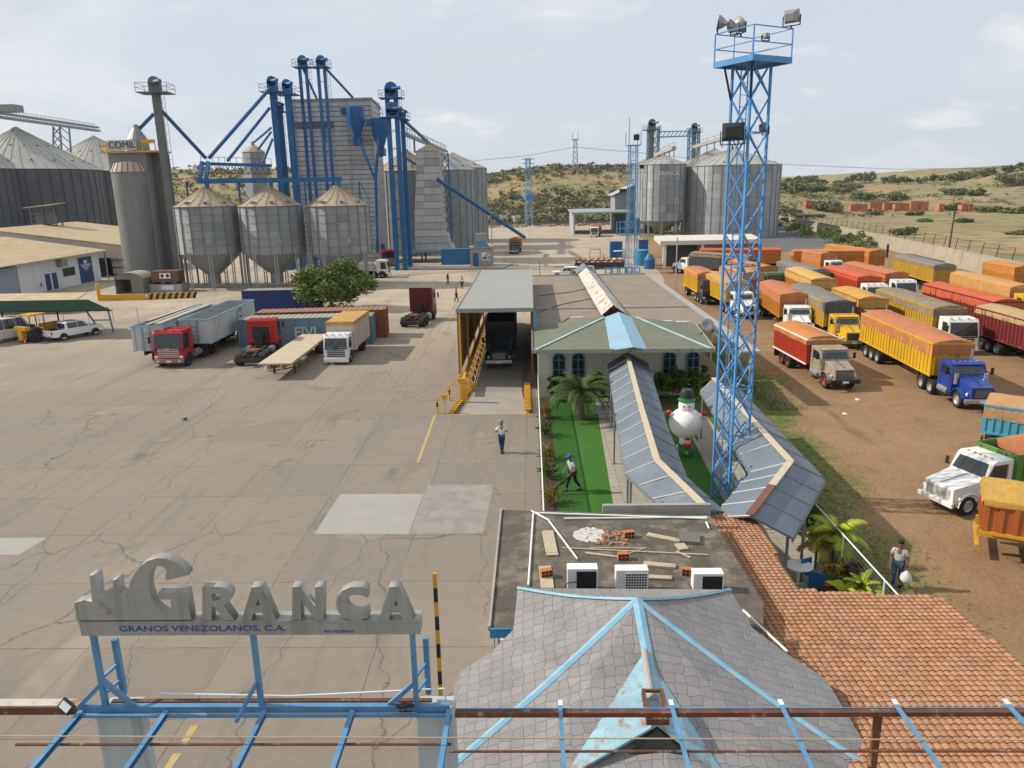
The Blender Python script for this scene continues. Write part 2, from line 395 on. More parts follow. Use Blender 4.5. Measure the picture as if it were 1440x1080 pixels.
F = [(j*nx+i, j*nx+i+1, (j+1)*nx+i+1, (j+1)*nx+i) for j in range(len(ys)-1) for i in range(nx-1)]
g = MB(); g.add(V, F); kind(g.build('ground', MATS['scrub_land'], smooth=True, norm=False), 'structure')
def sheet(name, pts, z, m):
    b = MB(); b.add([(x, y, z) for x, y in pts], [tuple(range(len(pts)))]); o = b.build(name, m, norm=False)
    if o.data.polygons[0].normal.z < 0: o.data.flip_normals()
    return kind(o, 'structure')
sheet('yard', [(-150,-6),(.30,-6),(.30,22),(.30,50),(.1,87),(17,88),(19,108),(20.5,118),(21.7,134),(23,160),(30,200),(36,300),(-150,300)], .004, MATS['yard_concrete'])
sheet('dirt_lot', [(.3,-6),(70,-6),(70,90),(66,106),(87,262),(60,262),(30,200),(23,160),(21.7,134),(20.5,118),(19,108),(17,88),(14.4,87),(14.4,50),(.3,50),(.3,22)], .002, MATS['lot_dirt'])
sheet('asphalt_road', [(50,160),(71,160),(86.2,262),(99,330),(76,330),(62,240),(44,200)], .008, ASPH)
PATCH = mat('new_concrete_patch', (.315,.305,.28), .85, var=.08, scale=.7, col2=(.33,.29,.25), lo=.5, hi=.7)
PATCH2 = mat('old_concrete_patch', (.275,.26,.24), .85, var=.12, scale=.6, col2=(.24,.205,.17), lo=.46, hi=.62)
sheet('concrete_patch', [(-9.05,28.25),(-5.15,28.15),(-5.1,32.35),(-9.0,32.45)], .008, PATCH)
sheet('concrete_patch', [(-5.1,28.15),(-2.1,28.15),(-1.9,33.4),(-5.06,33.5)], .008, PATCH2)
sheet('concrete_patch', [(-25,26.6),(-20.3,26.6),(-20.1,28.1),(-25,28.1)], .008, PATCH)
YLINE = mat('worn_yellow_line', (.50,.34,.09), .8, var=.2, scale=3, col2=(.30,.26,.21), lo=.48, hi=.6)
sheet('road_marking', [(-6.2,45.0),(-6.05,45.0),(-5.9,36.5),(-6.05,36.5)], .009, YLINE)
sheet('road_marking', [(-5.2,45.0),(-.1,44.95),(-.1,45.1),(-5.2,45.15)], .009, YLINE)
for i in range(5):
    y0 = 13.2+i*1.0
    sheet('road_marking', [(-9.13,y0),(-8.93,y0),(-8.93,y0+.6),(-9.13,y0+.6)], .009, YLINE)
sheet('lawn', [(.42,16),(10.55,16),(10.55,44.6),(.42,49)], .012, MATS['green_turf'])
sheet('garden_path', [(4.15,48.5),(7.3,48.5),(6.3,27.6),(6.8,23),(4.2,23),(3.35,28)], .020, MATS['paver_path'])
sheet('garden_path', [(9.0,44.4),(10.5,44.4),(10.5,25),(8.3,22.3),(6.0,22.3),(8.2,27.2)], .024, MATS['paver_path'])
FLOOR = mat('polished_yard_edge', (.36,.31,.25), .9)
sheet('soil_bed', [(.44,30),(1.05,30),(1.05,48.6),(.44,48.6)], .02, mat('bed_soil', (.06,.045,.03), 1))

# ================================================================== ENTRANCE SIGN AND GATE FRAME
BZ = 5.4
BY = G(350, 991, BZ).y
SIGNM = mat('weathered_sign_metal', (.335,.33,.305), .48, .25, var=.10, scale=1.2, col2=(.22,.17,.10), lo=.62, hi=.78, streak=.45)
ROYAL = mat('blue_lettering', (.035,.065,.22), .6, var=.1)
sg = thing('entrance_sign', 'weathered grey metal sign reading GRANCA with a factory silhouette, above the blue gate frame', 'sign', (A(350, 890, BY).x, BY, A(350, 890, BY).z))
def sgn(zx, zy, k): return (90+zx/5.538, 770+zy/5.538) if k == 6 else (60+zx/2.4, 760+zy/2.4)
FR = frame((0, BY-.12, 0), (1,0,0), (0,0,1))     # local z points to -Y: extrusion comes towards the camera, so start behind
def letter(name, outs, k):
    P = []
    for o in outs:
        q = []
        for a, b in o:
            v = A(*sgn(a, b, k), BY-.12); q.append((v.x, v.z))
        P.append(q)
    X = Matrix.Translation((-sg.location.x, -sg.location.y, -sg.location.z)) @ frame((0, BY+.05, 0), (1,0,0), (0,0,1))
    return curve_mesh(name, P, .17, SIGNM, sg, X, bevel=.006)
letter('letter', [[(100,566),(82,432),(160,408),(222,425),(200,218),(250,215),(268,385),(388,318),(380,255),(418,250),(428,345),(495,395),(500,340),(515,270),(550,200),(600,140),(650,105),(720,82),(790,85),(850,105),(900,135),(942,172),(965,213),(800,252),(790,212),(802,185),(785,155),(745,138),(710,148),(680,180),(660,230),(655,290),(665,350),(685,410),(715,460),(745,490),(795,515),(838,500),(832,402),(740,400),(735,355),(835,352),(955,345),(990,560)]], 6)
letter('letter', [[(540,270),(540,158),(590,156),(615,160),(632,172),(636,190),(628,207),(610,218),(646,268),(612,270),(580,222),(570,222),(570,270)], [(570,178),(570,205),(590,205),(602,198),(604,188),(598,180),(585,178)]], 7)
letter('letter', [[(673,270),(705,158),(740,158),(788,270),(752,270),(742,243),(712,243),(704,270)], [(717,222),(736,222),(726,190)]], 7)
letter('letter', [[(843,268),(843,157),(870,157),(920,225),(920,157),(947,157),(947,268),(922,268),(872,200),(872,268)]], 7)
letter('letter', [[(1098,165),(1075,157),(1040,157),(1010,170),(994,195),(991,215),(998,240),(1015,260),(1045,270),(1075,268),(1099,258),(1097,232),(1075,240),(1050,240),(1030,228),(1024,210),(1030,192),(1045,183),(1070,182),(1096,192)]], 7)
letter('letter', [[(1136,268),(1170,157),(1204,157),(1252,268),(1216,268),(1206,242),(1178,242),(1168,268)], [(1183,222),(1201,222),(1191,190)]], 7)
a = A(111, 876, BY-.12); b = A(591, 892, BY-.12)
q = MB(); q.b2(a.x, b.x, BY-.12, BY+.14, b.z, a.z); q.b2(a.x-.01, b.x+.01, BY-.14, BY+.16, a.z, a.z+.025)
for f in (.33, .684): q.b2(a.x+(b.x-a.x)*f, a.x+(b.x-a.x)*f+.012, BY-.123, BY-.12, b.z, a.z)
q.build('base_panel', SIGNM, sg, world=True, bevel=.006)
def sign_text(txt, pxl, pxr, py, hpx, m, wide):
    l = A(pxl, py, BY-.12); r = A(pxr, py, BY-.12)
    o = curve_mesh('lettering', None, .006, m, sg, None, text=txt, size=1.0, offset=.012)
    xs_ = [v.co.x for v in o.data.vertices]; ys_ = [v.co.y for v in o.data.vertices]
    w_ = max(xs_)-min(xs_); h_ = max(ys_)-min(ys_); hm = hpx/FPX*(l-C0).length
    X = Matrix.Translation((-sg.location.x, -sg.location.y, -sg.location.z)) @ frame(((l.x+r.x)/2, BY-.121, l.z), (1,0,0), (0,0,1)) @ Matrix.Diagonal(((r.x-l.x)/w_, hm/h_, .6, 1)) @ Matrix.Translation((-(max(xs_)+min(xs_))/2, -(max(ys_)+min(ys_))/2, 0))
    o.data.transform(X); return o
sign_text('GRANOS VENEZOLANOS, C.A.', 168, 402, 884.8, 9, ROYAL, 1)
sign_text('RIF J-30228660-3', 456, 498, 888.3, 5, ROYAL, 1)

gt = thing('entrance_gate', 'sky blue steel gate frame carrying the sign, with rafters reaching forward over the entrance', 'gate', (A(370,990,BY).x, BY, 0))
xl, xr = G(112, 990, BZ).x, G(632, 990, BZ).x
def wp(name, m, fn, parent=gt, **k):
    q = MB(); fn(q); return q.build(name, m, parent, world=True, **k)
wp('main_beam', BLUE, lambda q: (q.b2(xl, xr, BY-.05, BY+.05, BZ-.12, BZ), q.b2(xl+.05, xr+.05, BY-.17, BY-.12, BZ-.12, BZ-.07)), bevel=.005)
wp('top_rail', RUST, lambda q: q.b2(xl+.5, xr-.3, BY+.07, BY+.15, BZ-.03, BZ+.01), bevel=.005)
zs = b.z
for px0 in (131, 356, 580):
    x0 = A(px0, 892, BY).x
    wp('sign_post', BLUE, lambda q: q.bar((x0, BY, BZ), (x0, BY, zs+.02), .085, .08), bevel=.006)
    if px0 != 356:
        s_ = 1
        wp('back_post', BLUE, lambda q: (q.bar((x0+.16, BY+.28, BZ), (x0+.16, BY+.28, zs-.32), .085, .085), [q.bar((x0, BY, BZ+h), (x0+.16, BY+.28, BZ+h+.1), .045) for h in (.2,.5)]))
        wp('brace', BLUE, lambda q: (q.bar((x0-.42*1, BY-.02, BZ), (x0, BY, BZ+.42), .07), q.bar((x0+.48, BY-.02, BZ), (x0, BY, BZ+.48), .07)) if px0 < 300 else (q.bar((x0-.45, BY, BZ), (x0, BY, BZ+.42), .07),))
    else:
        wp('brace', BLUE, lambda q: q.bar((x0-.30, BY-.35, BZ-.06), (x0-.02, BY-.06, BZ+.45), .05))
RAFT = [(118, 0), (237, 0), (374, 0), (497, 0), (632, 0)]
for px0, _ in RAFT:
    x0 = G(px0, 992, BZ).x
    wp('rafter', BLUE, lambda q: (q.b2(x0-.04, x0-.03, 3.0, BY-.1, BZ-.12, BZ-.02), q.b2(x0-.03, x0+.04, 3.0, BY-.1, BZ-.12, BZ-.11), q.b2(x0-.03, x0+.04, 3.0, BY-.1, BZ-.03, BZ-.02)))
yp = G(400, 1046, BZ-.15).y
wp('purlin', RUST, lambda q: q.tube((xl-.6, yp, BZ-.16), (xr+.1, yp, BZ-.16), .022, 8))
for pxp in (165, 612):
    x0 = G(pxp, 1000, BZ-.14).x
    wp('pillar', mat('pale_blue_column', (.42,.46,.47), .8, var=.1, scale=1, streak=.4, col2=(.3,.27,.22), lo=.6, hi=.75), lambda q: q.b2(x0-.30, x0+.30, BY-.12, BY+.40, 0, BZ-.135), bevel=.03)
for pxp in (103, 572):
    v = G(pxp, 985, BZ+.1)
    lf = thing('floodlight', 'small black floodlight clamped to the left end of the blue gate beam' if pxp < 300 else 'small black floodlight tilted at the right end of the blue gate beam', 'light', (v.x, BY-.2, BZ))
    q = MB(); q.X = Matrix.Translation((0, 0, .13)) @ Matrix.Rotation(radians(-30 if pxp < 300 else 68), 4, 'X') @ Matrix.Rotation(radians(35 if pxp < 300 else 35), 4, 'Y')
    q.box((0,0,0), (.24,.06,.18)); q.build('housing', BLACK, lf, bevel=.012)
    q2 = MB(); q2.X = q.X; q2.box((0,-.034,0), (.18,.008,.12)); q2.build('lens', HEADLAMP, lf)
    q3 = MB(); q3.bar((0,.02,-.0), (0,.02,.12), .03); q3.bar((-.1,.02,0), (.1,.02,0), .02); q3.build('bracket', BLACK, lf)
# white conduit along the beam
cp = MB(); cp.path([(xl+1.3, BY+.16, BZ+.1), (xl+3.5, BY+.14, BZ+.06), (xr-.1, BY+.2, BZ+.15), (xr-.08, BY+.18, BZ-.1)], .014, 8)
tag(center(cp.build('conduit_pipe', WHITE)), 'thin white conduit pipe lying along the back of the blue gate beam', 'pipe')
cp = MB(); z = 5.5; y0 = G(720, 1038, z).y
cp.tube((-14, y0+.1, z), (14, y0-.1, z), .011, 6)
tag(center(cp.build('overhead_cable', mat('tan_cable', (.40,.31,.2), .7))), 'thin tan cable strung right across in front of the gate frame', 'cable')
# rusty pergola on the right over the roofs
pg = thing('pergola_frame', 'rusty brown pergola beam with sky blue rafters over the hexagon-tiled hip roof', 'pergola', (4, BY-.3, 0))
PZ = 5.42; py_ = G(900, 1000, PZ).y
x0, x1 = G(640, 1000, PZ).x, 9.5
q = MB(); q.b2(x0, x1, py_-.045, py_+.045, PZ-.085, PZ); q.build('main_beam', RUST, pg, world=True, bevel=.006)
q = MB(); q.b2(x0, x1, py_+.05, py_+.07, PZ-.03, PZ+.01); q.build('edge_strip', BLUE, pg, world=True)
for px0 in (788, 945, 1100, 1262, 1420):
    a0 = G(px0, 997, PZ).x
    q = MB(); q.b2(a0-.03, a0+.03, 3.0, py_+.12, PZ+.012, PZ+.055); q.build('rafter', BLUE, pg, world=True)
    q = MB(); q.b2(a0-.035, a0+.035, py_+.06, py_+.19, PZ+.056, PZ+.07); q.build('rafter_end', WHITE, pg, world=True)
yq = G(900, 1055, PZ).y
q = MB(); q.tube((x0, yq, PZ-.02), (x1, yq, PZ-.02), .02, 8); q.build('purlin', RUST, pg, world=True)
a0 = G(1236, 1000, PZ).x
q = MB(); q.b2(a0-.05, a0+.05, py_-.05, py_+.05, 3.0, PZ-.085); q.build('post', RUST, pg, world=True)
rb = thing('steel_beam', 'rusty brown beam running off to the left from the blue gate frame', 'beam', (-11, BY, BZ-.2))
q = MB(); q.b2(-16, xl+.02, BY-.04, BY+.1, BZ-.16, BZ-.02); q.build('flange', RUST, rb, world=True, bevel=.01)
q = MB(); q.b2(-16, xl, BY-.02, BY+.16, BZ-.017, BZ+.005); q.build('cap_strip', mat('old_white_strip', (.5,.45,.4), .8, col2=(.2,.1,.06)), rb, world=True)
# barrier arm standing upright
bp = thing('boom_barrier', 'upright barrier arm striped yellow and black beside the right gate pillar', 'barrier')
v = G(622, 1000, 5.0); yb = BY+.75; tp = A(624, 806, yb); bt = A(621, 1000, yb)
bp.location = (bt.x, yb, 0)
n_ = 24; z0 = 1.0; z1 = tp.z
q = MB()
for i in range(n_):
    q.mi = (i+1) % 2; a_ = z0+(z1-z0)*i/n_; b_ = z0+(z1-z0)*(i+1)/n_; hw_ = .034
    R4 = [(-hw_,-.02),(hw_,-.02),(hw_,.02),(-hw_,.02)]
    if i == 0: q.v += [(bt.x+u, yb+v_, a_) for u, v_ in R4]
    k_ = len(q.v)-4; q.v += [(bt.x+u, yb+v_, b_) for u, v_ in R4]
    for j in range(4): q.f.append((k_+j, k_+(j+1) % 4, k_+4+(j+1) % 4, k_+4+j)); q.m.append(q.mi)
    if i == n_-1: q.f.append((k_+4, k_+5, k_+6, k_+7)); q.m.append(q.mi)
q.build('arm', [YEL, BLACK], bp, world=True)
q = MB(); q.b2(bt.x-.2, bt.x+.2, yb-.18, yb+.18, .004, 1.05); q.build('motor_box', YEL, bp, world=True, bevel=.02)
# ================================================================== GATEHOUSE (hip roof of hexagon slates, flat roof, tile roof)
m, t, p, vec = nodes_mat('hexagon_slate', .75); K = NT(t, vec)
wv = K.map(sc=(1, 1.12, .0001))
vo = K.vor(4.4, wv, rnd=.34); vc = K.vor(4.4, wv, 'F1', .34)
d = K.mix(K.rng(K.noise(.6, 7), .3, .7), (.24,.23,.232), (.288,.275,.277))
sepc = t.nodes.new('ShaderNodeSeparateColor'); K.lk(vc.outputs['Color'], sepc.inputs[0])
d = K.mix(K.rng(sepc.outputs[0], 0, 1, 0, .45), d, (.18,.172,.175))
d = K.mix(K.rng(K.noise(.9, 8), .55, .75, 0, .6), d, (.13,.125,.117))
ed = K.math('MULTIPLY', K.rng(vo.outputs['Distance'], 0, .026, 1, 0), K.rng(K.noise(.7, 5), .44, .70, .05, .65))
d = K.mix(ed, d, (.06,.058,.053))
K.lk(d, p.inputs['Base Color']); K.bump(p, K.math('ADD', K.rng(vo.outputs['Distance'], 0, .05), K.math('MULTIPLY', sepc.outputs[0], .8)), .009)
SLATE = MATS['hexagon_slate']
LBLUE = mat('pale_blue_flashing', (.20,.42,.55), .6, var=.16, scale=2.5, col2=(.33,.40,.43), lo=.5, hi=.65)
LBLUE2 = mat('pale_blue_rusting', (.25,.42,.50), .6, var=.2, scale=2.0, col2=(.26,.15,.07), lo=.52, hi=.66)
gh = thing('gatehouse', 'gatehouse with hexagon-slate hip roof, flat debris-strewn roof behind', 'building', (2.3, 16, 0))
P0 = G(896, 843, 5.0)
PER = [G(728,827,4.35), G(722,885,3.95), G(690,918,3.7), G(645,945,3.5), G(635,985,3.35), G(614,1095,2.95), Vector((-1.2, 9.6, 2.75)), Vector((2.35, 8.6, 2.9)), Vector((5.6, 9.4, 2.75)), G(1245,1095,3.0), G(1190,1002,3.35), G(1161,954,3.5), G(1110,922,3.65), G(1058,883,3.95), G(1027,829,4.35)]
def roofpt(e, t_, up=0.0):
    v = P0.lerp(e, t_); v.z -= .08*sin(pi*t_); v.z += up; return v
q = MB(); NR = 8
ring = PER+[PER[0]]
for k in range(len(PER)):
    a, b = PER[k], PER[(k+1) % len(PER)]
    for i in range(NR):
        t0, t1 = i/NR, (i+1)/NR
        if i == 0: q.add([P0, roofpt(a, t1), roofpt(b, t1)], [(0,1,2)])
        else: q.add([roofpt(a, t0), roofpt(a, t1), roofpt(b, t1), roofpt(b, t0)], [(0,1,2,3)])
hr = q.build('hip_roof', SLATE, gh, world=True, smooth=18)
q = MB()
for k in range(len(PER)):
    a, b = PER[k], PER[(k+1) % len(PER)]
    q.slab([a, b, b+Vector((0,0,-.12))*0+Vector((0,0,0)), a] if False else [a+Vector((0,0,-.004)), b+Vector((0,0,-.004)), b.lerp(P0, .06)+Vector((0,0,-.03)), a.lerp(P0, .06)+Vector((0,0,-.03))], .12)
q.build('eave_edge', mat('pale_fascia', (.55,.56,.55), .7), gh, world=True)
def strip(e, w_, name='hip_flashing', m_=LBLUE, t0=0.0, t1=1.0):
    q = MB(); n_ = 10
    dirv = (e-P0); sd_ = Vector((-dirv.y, dirv.x, 0)).normalized()*(w_/2)
    pts = []
    for i in range(n_+1):
        c = roofpt(e, t0+(t1-t0)*i/n_)
        pts.append((c-sd_+Vector((0,0,.012)), c+Vector((0,0,.05)), c+sd_+Vector((0,0,.012))))
    for u, v in zip(pts, pts[1:]):
        q.add([u[0], v[0], v[1], u[1]], [(0,1,2,3)]); q.add([u[1], v[1], v[2], u[2]], [(0,1,2,3)])
    return q.build(name, m_, hr, world=True)
strip(PER[5], .17); strip(PER[9], .17); strip(PER[0], .10); strip(PER[14], .10)
strip(PER[7], .22, t1=.34)
# dormer in the front valley
from mathutils.bvhtree import BVHTree
hr.data.update(); _bv = BVHTree.FromPolygons([v.co+gh.location for v in hr.data.vertices], [tuple(p_.vertices) for p_ in hr.data.polygons])
def onhip(px, py, up=0.0):
    h_ = _bv.ray_cast(C0, ray(px, py).normalized()); return (h_[0] if h_[0] else G(px, py, 3.0))+Vector((0,0,up))
D0 = onhip(906, 918, .02)
ridge1 = Vector((P0.x+.10, D0.y-2.3, D0.z-.02))
r1 = onhip(920, 1018, .24)
LB_, RB_ = onhip(790, 1098, .02), onhip(1024, 1098, .02)
q = MB(); Bq = Vector((r1.x, r1.y-.3, r1.z)); q.slab([D0, LB_, Bq], .05); q.slab([D0, Bq, RB_], .05)
q.build('dormer_slope', LBLUE2, hr, world=True)
q = MB(); q.tube(D0+Vector((0,0,.03)), r1+Vector((0,.25,.05)), .07, 10); q.build('dormer_ridge', mat('grey_ridge_cap', (.36,.34,.33), .7), hr, world=True)
q = MB(); e = .17
for s_ in (-1, 1): q.bar((r1.x+s_*e, r1.y+.3, r1.z+.22), (r1.x+s_*e*1.05, r1.y-.32, r1.z+.12), .06, .16)
q.bar((r1.x-e*1.2, r1.y-.33, r1.z+.08), (r1.x+e*1.2, r1.y-.33, r1.z+.08), .06, .12); q.bar((r1.x-e, r1.y+.3, r1.z+.24), (r1.x+e, r1.y+.3, r1.z+.24), .05)
q.build('dormer_frame', RUST, hr, world=True)
q = MB(); f0, f1, f2 = onhip(924, 1043, .27), onhip(884, 1062, .07), onhip(962, 1062, .07)
q.slab([f0, f1, f2], .04)
q.build('dormer_vent', BLACK, hr, world=True)
# walls under the roofs
q = MB(); q.b2(-.55, 5.2, 10.2, 15.4, 0, 3.2); q.b2(-.85, 5.3, 15.6, 22.0, 0, 3.3); q.build('wall', CREAM, gh, world=True)
# flat roof
FZ = 3.5
a1, a2, a3 = G(706,717,FZ), G(998,725,FZ), G(690,884,FZ)
FLATM = mat('stained_flat_roof', (.105,.088,.07), .9, var=.4, scale=.7, col2=(.235,.20,.16), lo=.48, hi=.72, bump=.012, bscale=12)
q = MB(); q.slab([a3, Vector((5.3, a3.y, FZ)), Vector((5.62, 16.8, FZ)), a2, a1], .16)
fr_ = q.build('flat_roof', FLATM, gh, world=True)
q = MB(); q.b2(a3.x-.02, -.35, a3.y-.06, a3.y-.004, FZ-.22, FZ+.02); q.build('fascia', mat('bright_blue_fascia', (.03,.22,.42), .5), fr_, world=True)
q = MB(); yb_ = G(850, 720, FZ).y
q.b2(G(847,718,FZ).x, a2.x+.1, yb_-.05, yb_+.10, FZ-.1, FZ+.24); q.build('parapet', CONC, fr_, world=True)
q = MB(); q.bar(a1+Vector((-.03,0,.0)), a3+Vector((-.03,0,.0)), .06, .12); q.build('roof_edge', CONC, fr_, world=True)
for px0 in (694, 701):
    v = G(px0, 893, FZ-.3)
    q = MB(); q.tube((v.x, v.y+.1, 0), (v.x, v.y+.1, FZ-.17), .03, 8); q.build('downpipe', GALV3, gh, world=True)
# pipes and rubbish on the flat roof
def onroof(x, y, z=FZ+.01): return G(x, y, z)
PVC = mat('white_pvc', (.75,.75,.73), .4, var=.05)
for k, (lab, pts) in enumerate([('white pvc pipe running forward along the left of the flat roof', [(750,722),(743,823)]), ('white pvc pipe with a bent end crossing the flat roof diagonally', [(747,718),(771,731),(812,786)]), ('white pvc pipe along the back edge of the flat roof, the rear of two', [(751,721),(994,729)]), ('white pvc pipe along the back edge of the flat roof, the front of two', [(793,729),(994,727)]), ('short white pvc pipe lying over the tile edge at the right of the hip roof', [(1045,858),(1107,916)]), ('short white pvc stub near the tiled roof corner', [(993,734),(997,743)])]):
    q = MB(); q.path([onroof(*v, FZ+.05+(.12 if k == 4 else 0)) for v in pts], .028, 8); tag(center(q.build('pvc_pipe', PVC)), lab, 'pipe', 'pipes on the flat roof')
def plank(lab, x0, y0, x1, y1, w_, h_, name='plank', m_=WOODP, zo=0.0, cat='plank'):
    q = MB(); a, b = onroof(x0, y0), onroof(x1, y1); up = Vector((0,0,h_/2+zo)); q.bar(a+up, b+up, w_, h_)
    return tag(center(q.build(name, m_, bevel=.004)), lab, cat, 'rubbish on the flat roof')
plank('pale board lying left of the diagonal white pipe', 770, 748, 776, 779, .34, .05)
plank('second pale board directly under the one by the diagonal pipe', 771, 752, 777, 782, .34, .04, zo=-.0)
plank('pale board with an orange block on it beside the first air conditioner', 766, 797, 770, 828, .34, .03)
plank('long thin strip of wood across the middle of the flat roof', 790, 771, 996, 781, .05, .03)
plank('pale narrow strip lying behind the middle air conditioner', 823, 778, 872, 784, .09, .03)
plank('thin lath in the centre of the flat roof above the orange block', 830, 771, 908, 772, .04, .03)
plank('short thin lath leaning right of the orange block stack', 885, 779, 908, 771, .03, .03)
plank('cream board lying towards the back right of the flat roof', 910, 752, 960, 762, .20, .04)
plank('short cream lath at the right of the flat roof', 951, 776, 971, 785, .05, .04)
plank('long grey board between the middle and right air conditioners', 905, 794, 950, 798, .22, .06, m_=WOODP)
plank('brownish board behind the right air conditioner', 905, 812, 945, 814, .18, .05)
plank('grey sheet panel leaning at the back right of the flat roof', 955, 758, 984, 760, .62, .10, 'sheet_panel', mat('grey_brown_sheet', (.15,.14,.12), .8), cat='panel')
plank('cream side board under the grey sheet panel', 955, 766, 962, 774, .3, .05)
BLOCKM = mat('hollow_clay_block', (.46,.15,.065), .85, var=.2, scale=5)
for lab, x, y, rz, zo in (('orange hollow clay block on the small board', 768, 811, .3, .03), ('orange clay block behind the middle air conditioner', 876, 786, .1, 0), ('orange clay block in the rubble near the back of the flat roof', 884, 755, .2, 0), ('orange clay block left of the right air conditioner', 967, 808, -.2, 0)):
    v = onroof(x, y); bt_ = thing('clay_block', lab, 'block', (v.x, v.y, FZ+zo), rz, 'clay blocks on the flat roof')
    q = MB(); q.box((0,0,.1), (.30,.18,.2)); q.build('shell', BLOCKM, bt_, bevel=.005)
    q = MB()
    for i in range(2):
        for j in range(3): q.box((-.1+.1*j, -.09, .05+.1*i), (.07, .006, .07))
    q.build('holes', BLACK, bt_)
q = MB(); R_ = random.Random(3)
for i in range(60):
    v = onroof(862+R_.uniform(-22, 22), 757+R_.uniform(-9, 9)); s_ = R_.uniform(.02,.09); q.box((v.x, v.y, FZ+s_*.3), (s_*1.6, s_, s_*.6), R_.uniform(0, 3))
kind(tag(q.build('clay_rubble', mat('clay_rubble', (.36,.19,.12), .9, var=.35, scale=6)), 'scattered orange rubble on the flat roof', 'rubble'), 'stuff')
q = MB()
for i in range(420):
    r_ = math.sqrt(R_.random()); a_ = R_.uniform(0, 6.28); v = onroof(829+22*r_*cos(a_), 752+10*r_*sin(a_)); s_ = R_.uniform(.015,.06); q.box((v.x, v.y, FZ+s_*.15), (s_*2, s_*1.3, s_*.3), R_.uniform(0, 3))
kind(tag(q.build('plaster_debris', mat('plaster_debris', (.55,.52,.49), .95, var=.2, scale=8)), 'patch of white plaster debris on the flat roof', 'debris'), 'stuff')
# air conditioners
ACW = mat('air_conditioner_casing', (.74,.74,.73), .4, var=.05)
for lab, xl_, xr_, yt, yb2, grid in (('white air conditioner with black grille and loose cable, leftmost of three on the flat roof', 798, 841, 790, 828, 0), ('white air conditioner with a white lattice guard, middle of three on the flat roof', 866, 912, 795, 828, 1), ('low white air conditioner with a black grille, rightmost of three on the flat roof', 975, 1018, 800, 828, 0)):
    a, b = onroof(xl_, yb2+6), onroof(xr_, yb2+6)
    W_ = b.x-a.x; H_ = .62 if grid else (.66 if xl_ < 850 else .52); D_ = .32
    ac = thing('air_conditioner', lab, 'air conditioner', ((a.x+b.x)/2, a.y+.2, FZ+.002), .0, 'air conditioners on the flat roof')
    q = MB(); q.b2(-W_/2, W_/2, -D_/2, D_/2, .05, H_); q.build('casing', ACW, ac, bevel=.015)
    q = MB(); q.b2(-W_/2+W_*.30, W_/2-.04, -D_/2-.008, -D_/2-.001, .08, H_-.07); q.build('grille', BLACK, ac)
    if grid:
        q = MB()
        for i in range(9): q.bar((-W_/2+W_*.3+i*W_*.65/8, -D_/2-.016, .09), (-W_/2+W_*.3+i*W_*.65/8, -D_/2-.016, H_-.07), .014)
        for i in range(7): q.bar((-W_/2+W_*.3, -D_/2-.018, .1+i*(H_-.18)/6), (W_/2-.04, -D_/2-.018, .1+i*(H_-.18)/6), .014)
        q.build('guard', ACW, ac)
    q = MB(); [q.b2(s_-.04, s_+.04, -D_/2-.03, D_/2+.03, 0, .05) for s_ in (-W_*.35, W_*.35)]; q.build('foot_rail', DARK, ac)
    if xl_ < 850:
        q = MB(); q.path([(-.2+.25*sin(i*.5), -D_/2-.05-.02*cos(i), .18+.16*cos(i*.5)) for i in range(14)], .013, 6); q.build('loose_cable', BLACK, ac)
# tile roof
m, t, p, vec = nodes_mat('terracotta_tile', .85); K = NT(t, vec)
gi = t.nodes.new('ShaderNodeNewGeometry'); d = K.mix(gi.outputs['Random Per Island'], (.30,.15,.08), (.41,.215,.118))
d = K.mix(K.rng(K.noise(.7, 7), .45, .7, 0, .55), d, (.32,.20,.125)); d = K.mix(K.rng(K.noise(1.7, 7, K.map(loc=(4,2,0))), .6, .74, 0, .6), d, (.16,.11,.075))
K.lk(d, p.inputs['Base Color']); K.bump(p, K.noise(30, 4), .004); TILEM = MATS['terracotta_tile']
def tz(x, y): return 3.02 + .05*(18-y)*.45
q = MB(); TW, TL = .155, .175
OUT = [(5.62,23.5),(7.28,23.25),(6.98,18.3),(10.55,17.85),(10.75,14.5),(10.95,8),(3.0,8),(4.6,13.8),(4.95,17.3)]
def inside(x, y, P=OUT):
    c = False; n_ = len(P)
    for i in range(n_):
        (x1, y1), (x2, y2) = P[i], P[(i+1) % n_]
        if (y1 > y) != (y2 > y) and x < (x2-x1)*(y-y1)/(y2-y1)+x1: c = not c
    return c
prof = [(0,0),(.14,.024),(.3,.036),(.5,.04),(.7,.036),(.86,.024),(1,0)]
rt = random.Random(5)
for j in range(int((23.6-8)/TL)):
    for i in range(int((12-3)/TW)):
        x_, y_ = 3+i*TW, 8+j*TL
        if not inside(x_+TW/2, y_+TL/2): continue
        w_ = [rt.uniform(-.007,.007) for _ in range(2)]
        b_ = []
        for (u, h) in prof:
            b_.append((x_+u*TW+w_[0], y_-.03, tz(x_, y_)+h*.8+.028+w_[1])); b_.append((x_+u*TW+w_[0], y_+TL, tz(x_, y_+TL)+h-.006))
        q.add(b_, [(2*k, 2*k+2, 2*k+3, 2*k+1) for k in range(len(prof)-1)])
        q.add([b_[2*k] for k in range(len(prof))]+[(x_+TW*1.0, y_-.03, tz(x_, y_)-.02), (x_, y_-.03, tz(x_, y_)-.02)], [tuple(range(len(prof)+2))])
tr_ = thing('tile_roof_house', 'low building under a terracotta tile roof, right of the hexagon-slate hip roof', 'building', (8.5, 15, 0))
q.build('tile_roof', TILEM, tr_, world=True, norm=False)
q = MB(); n_ = len(OUT); q.slab([(x_, y_, tz(x_, y_)-.03) for x_, y_ in OUT], .10); q.build('roof_deck', mat('roof_deck_mortar', (.33,.25,.19), .9), tr_, world=True)
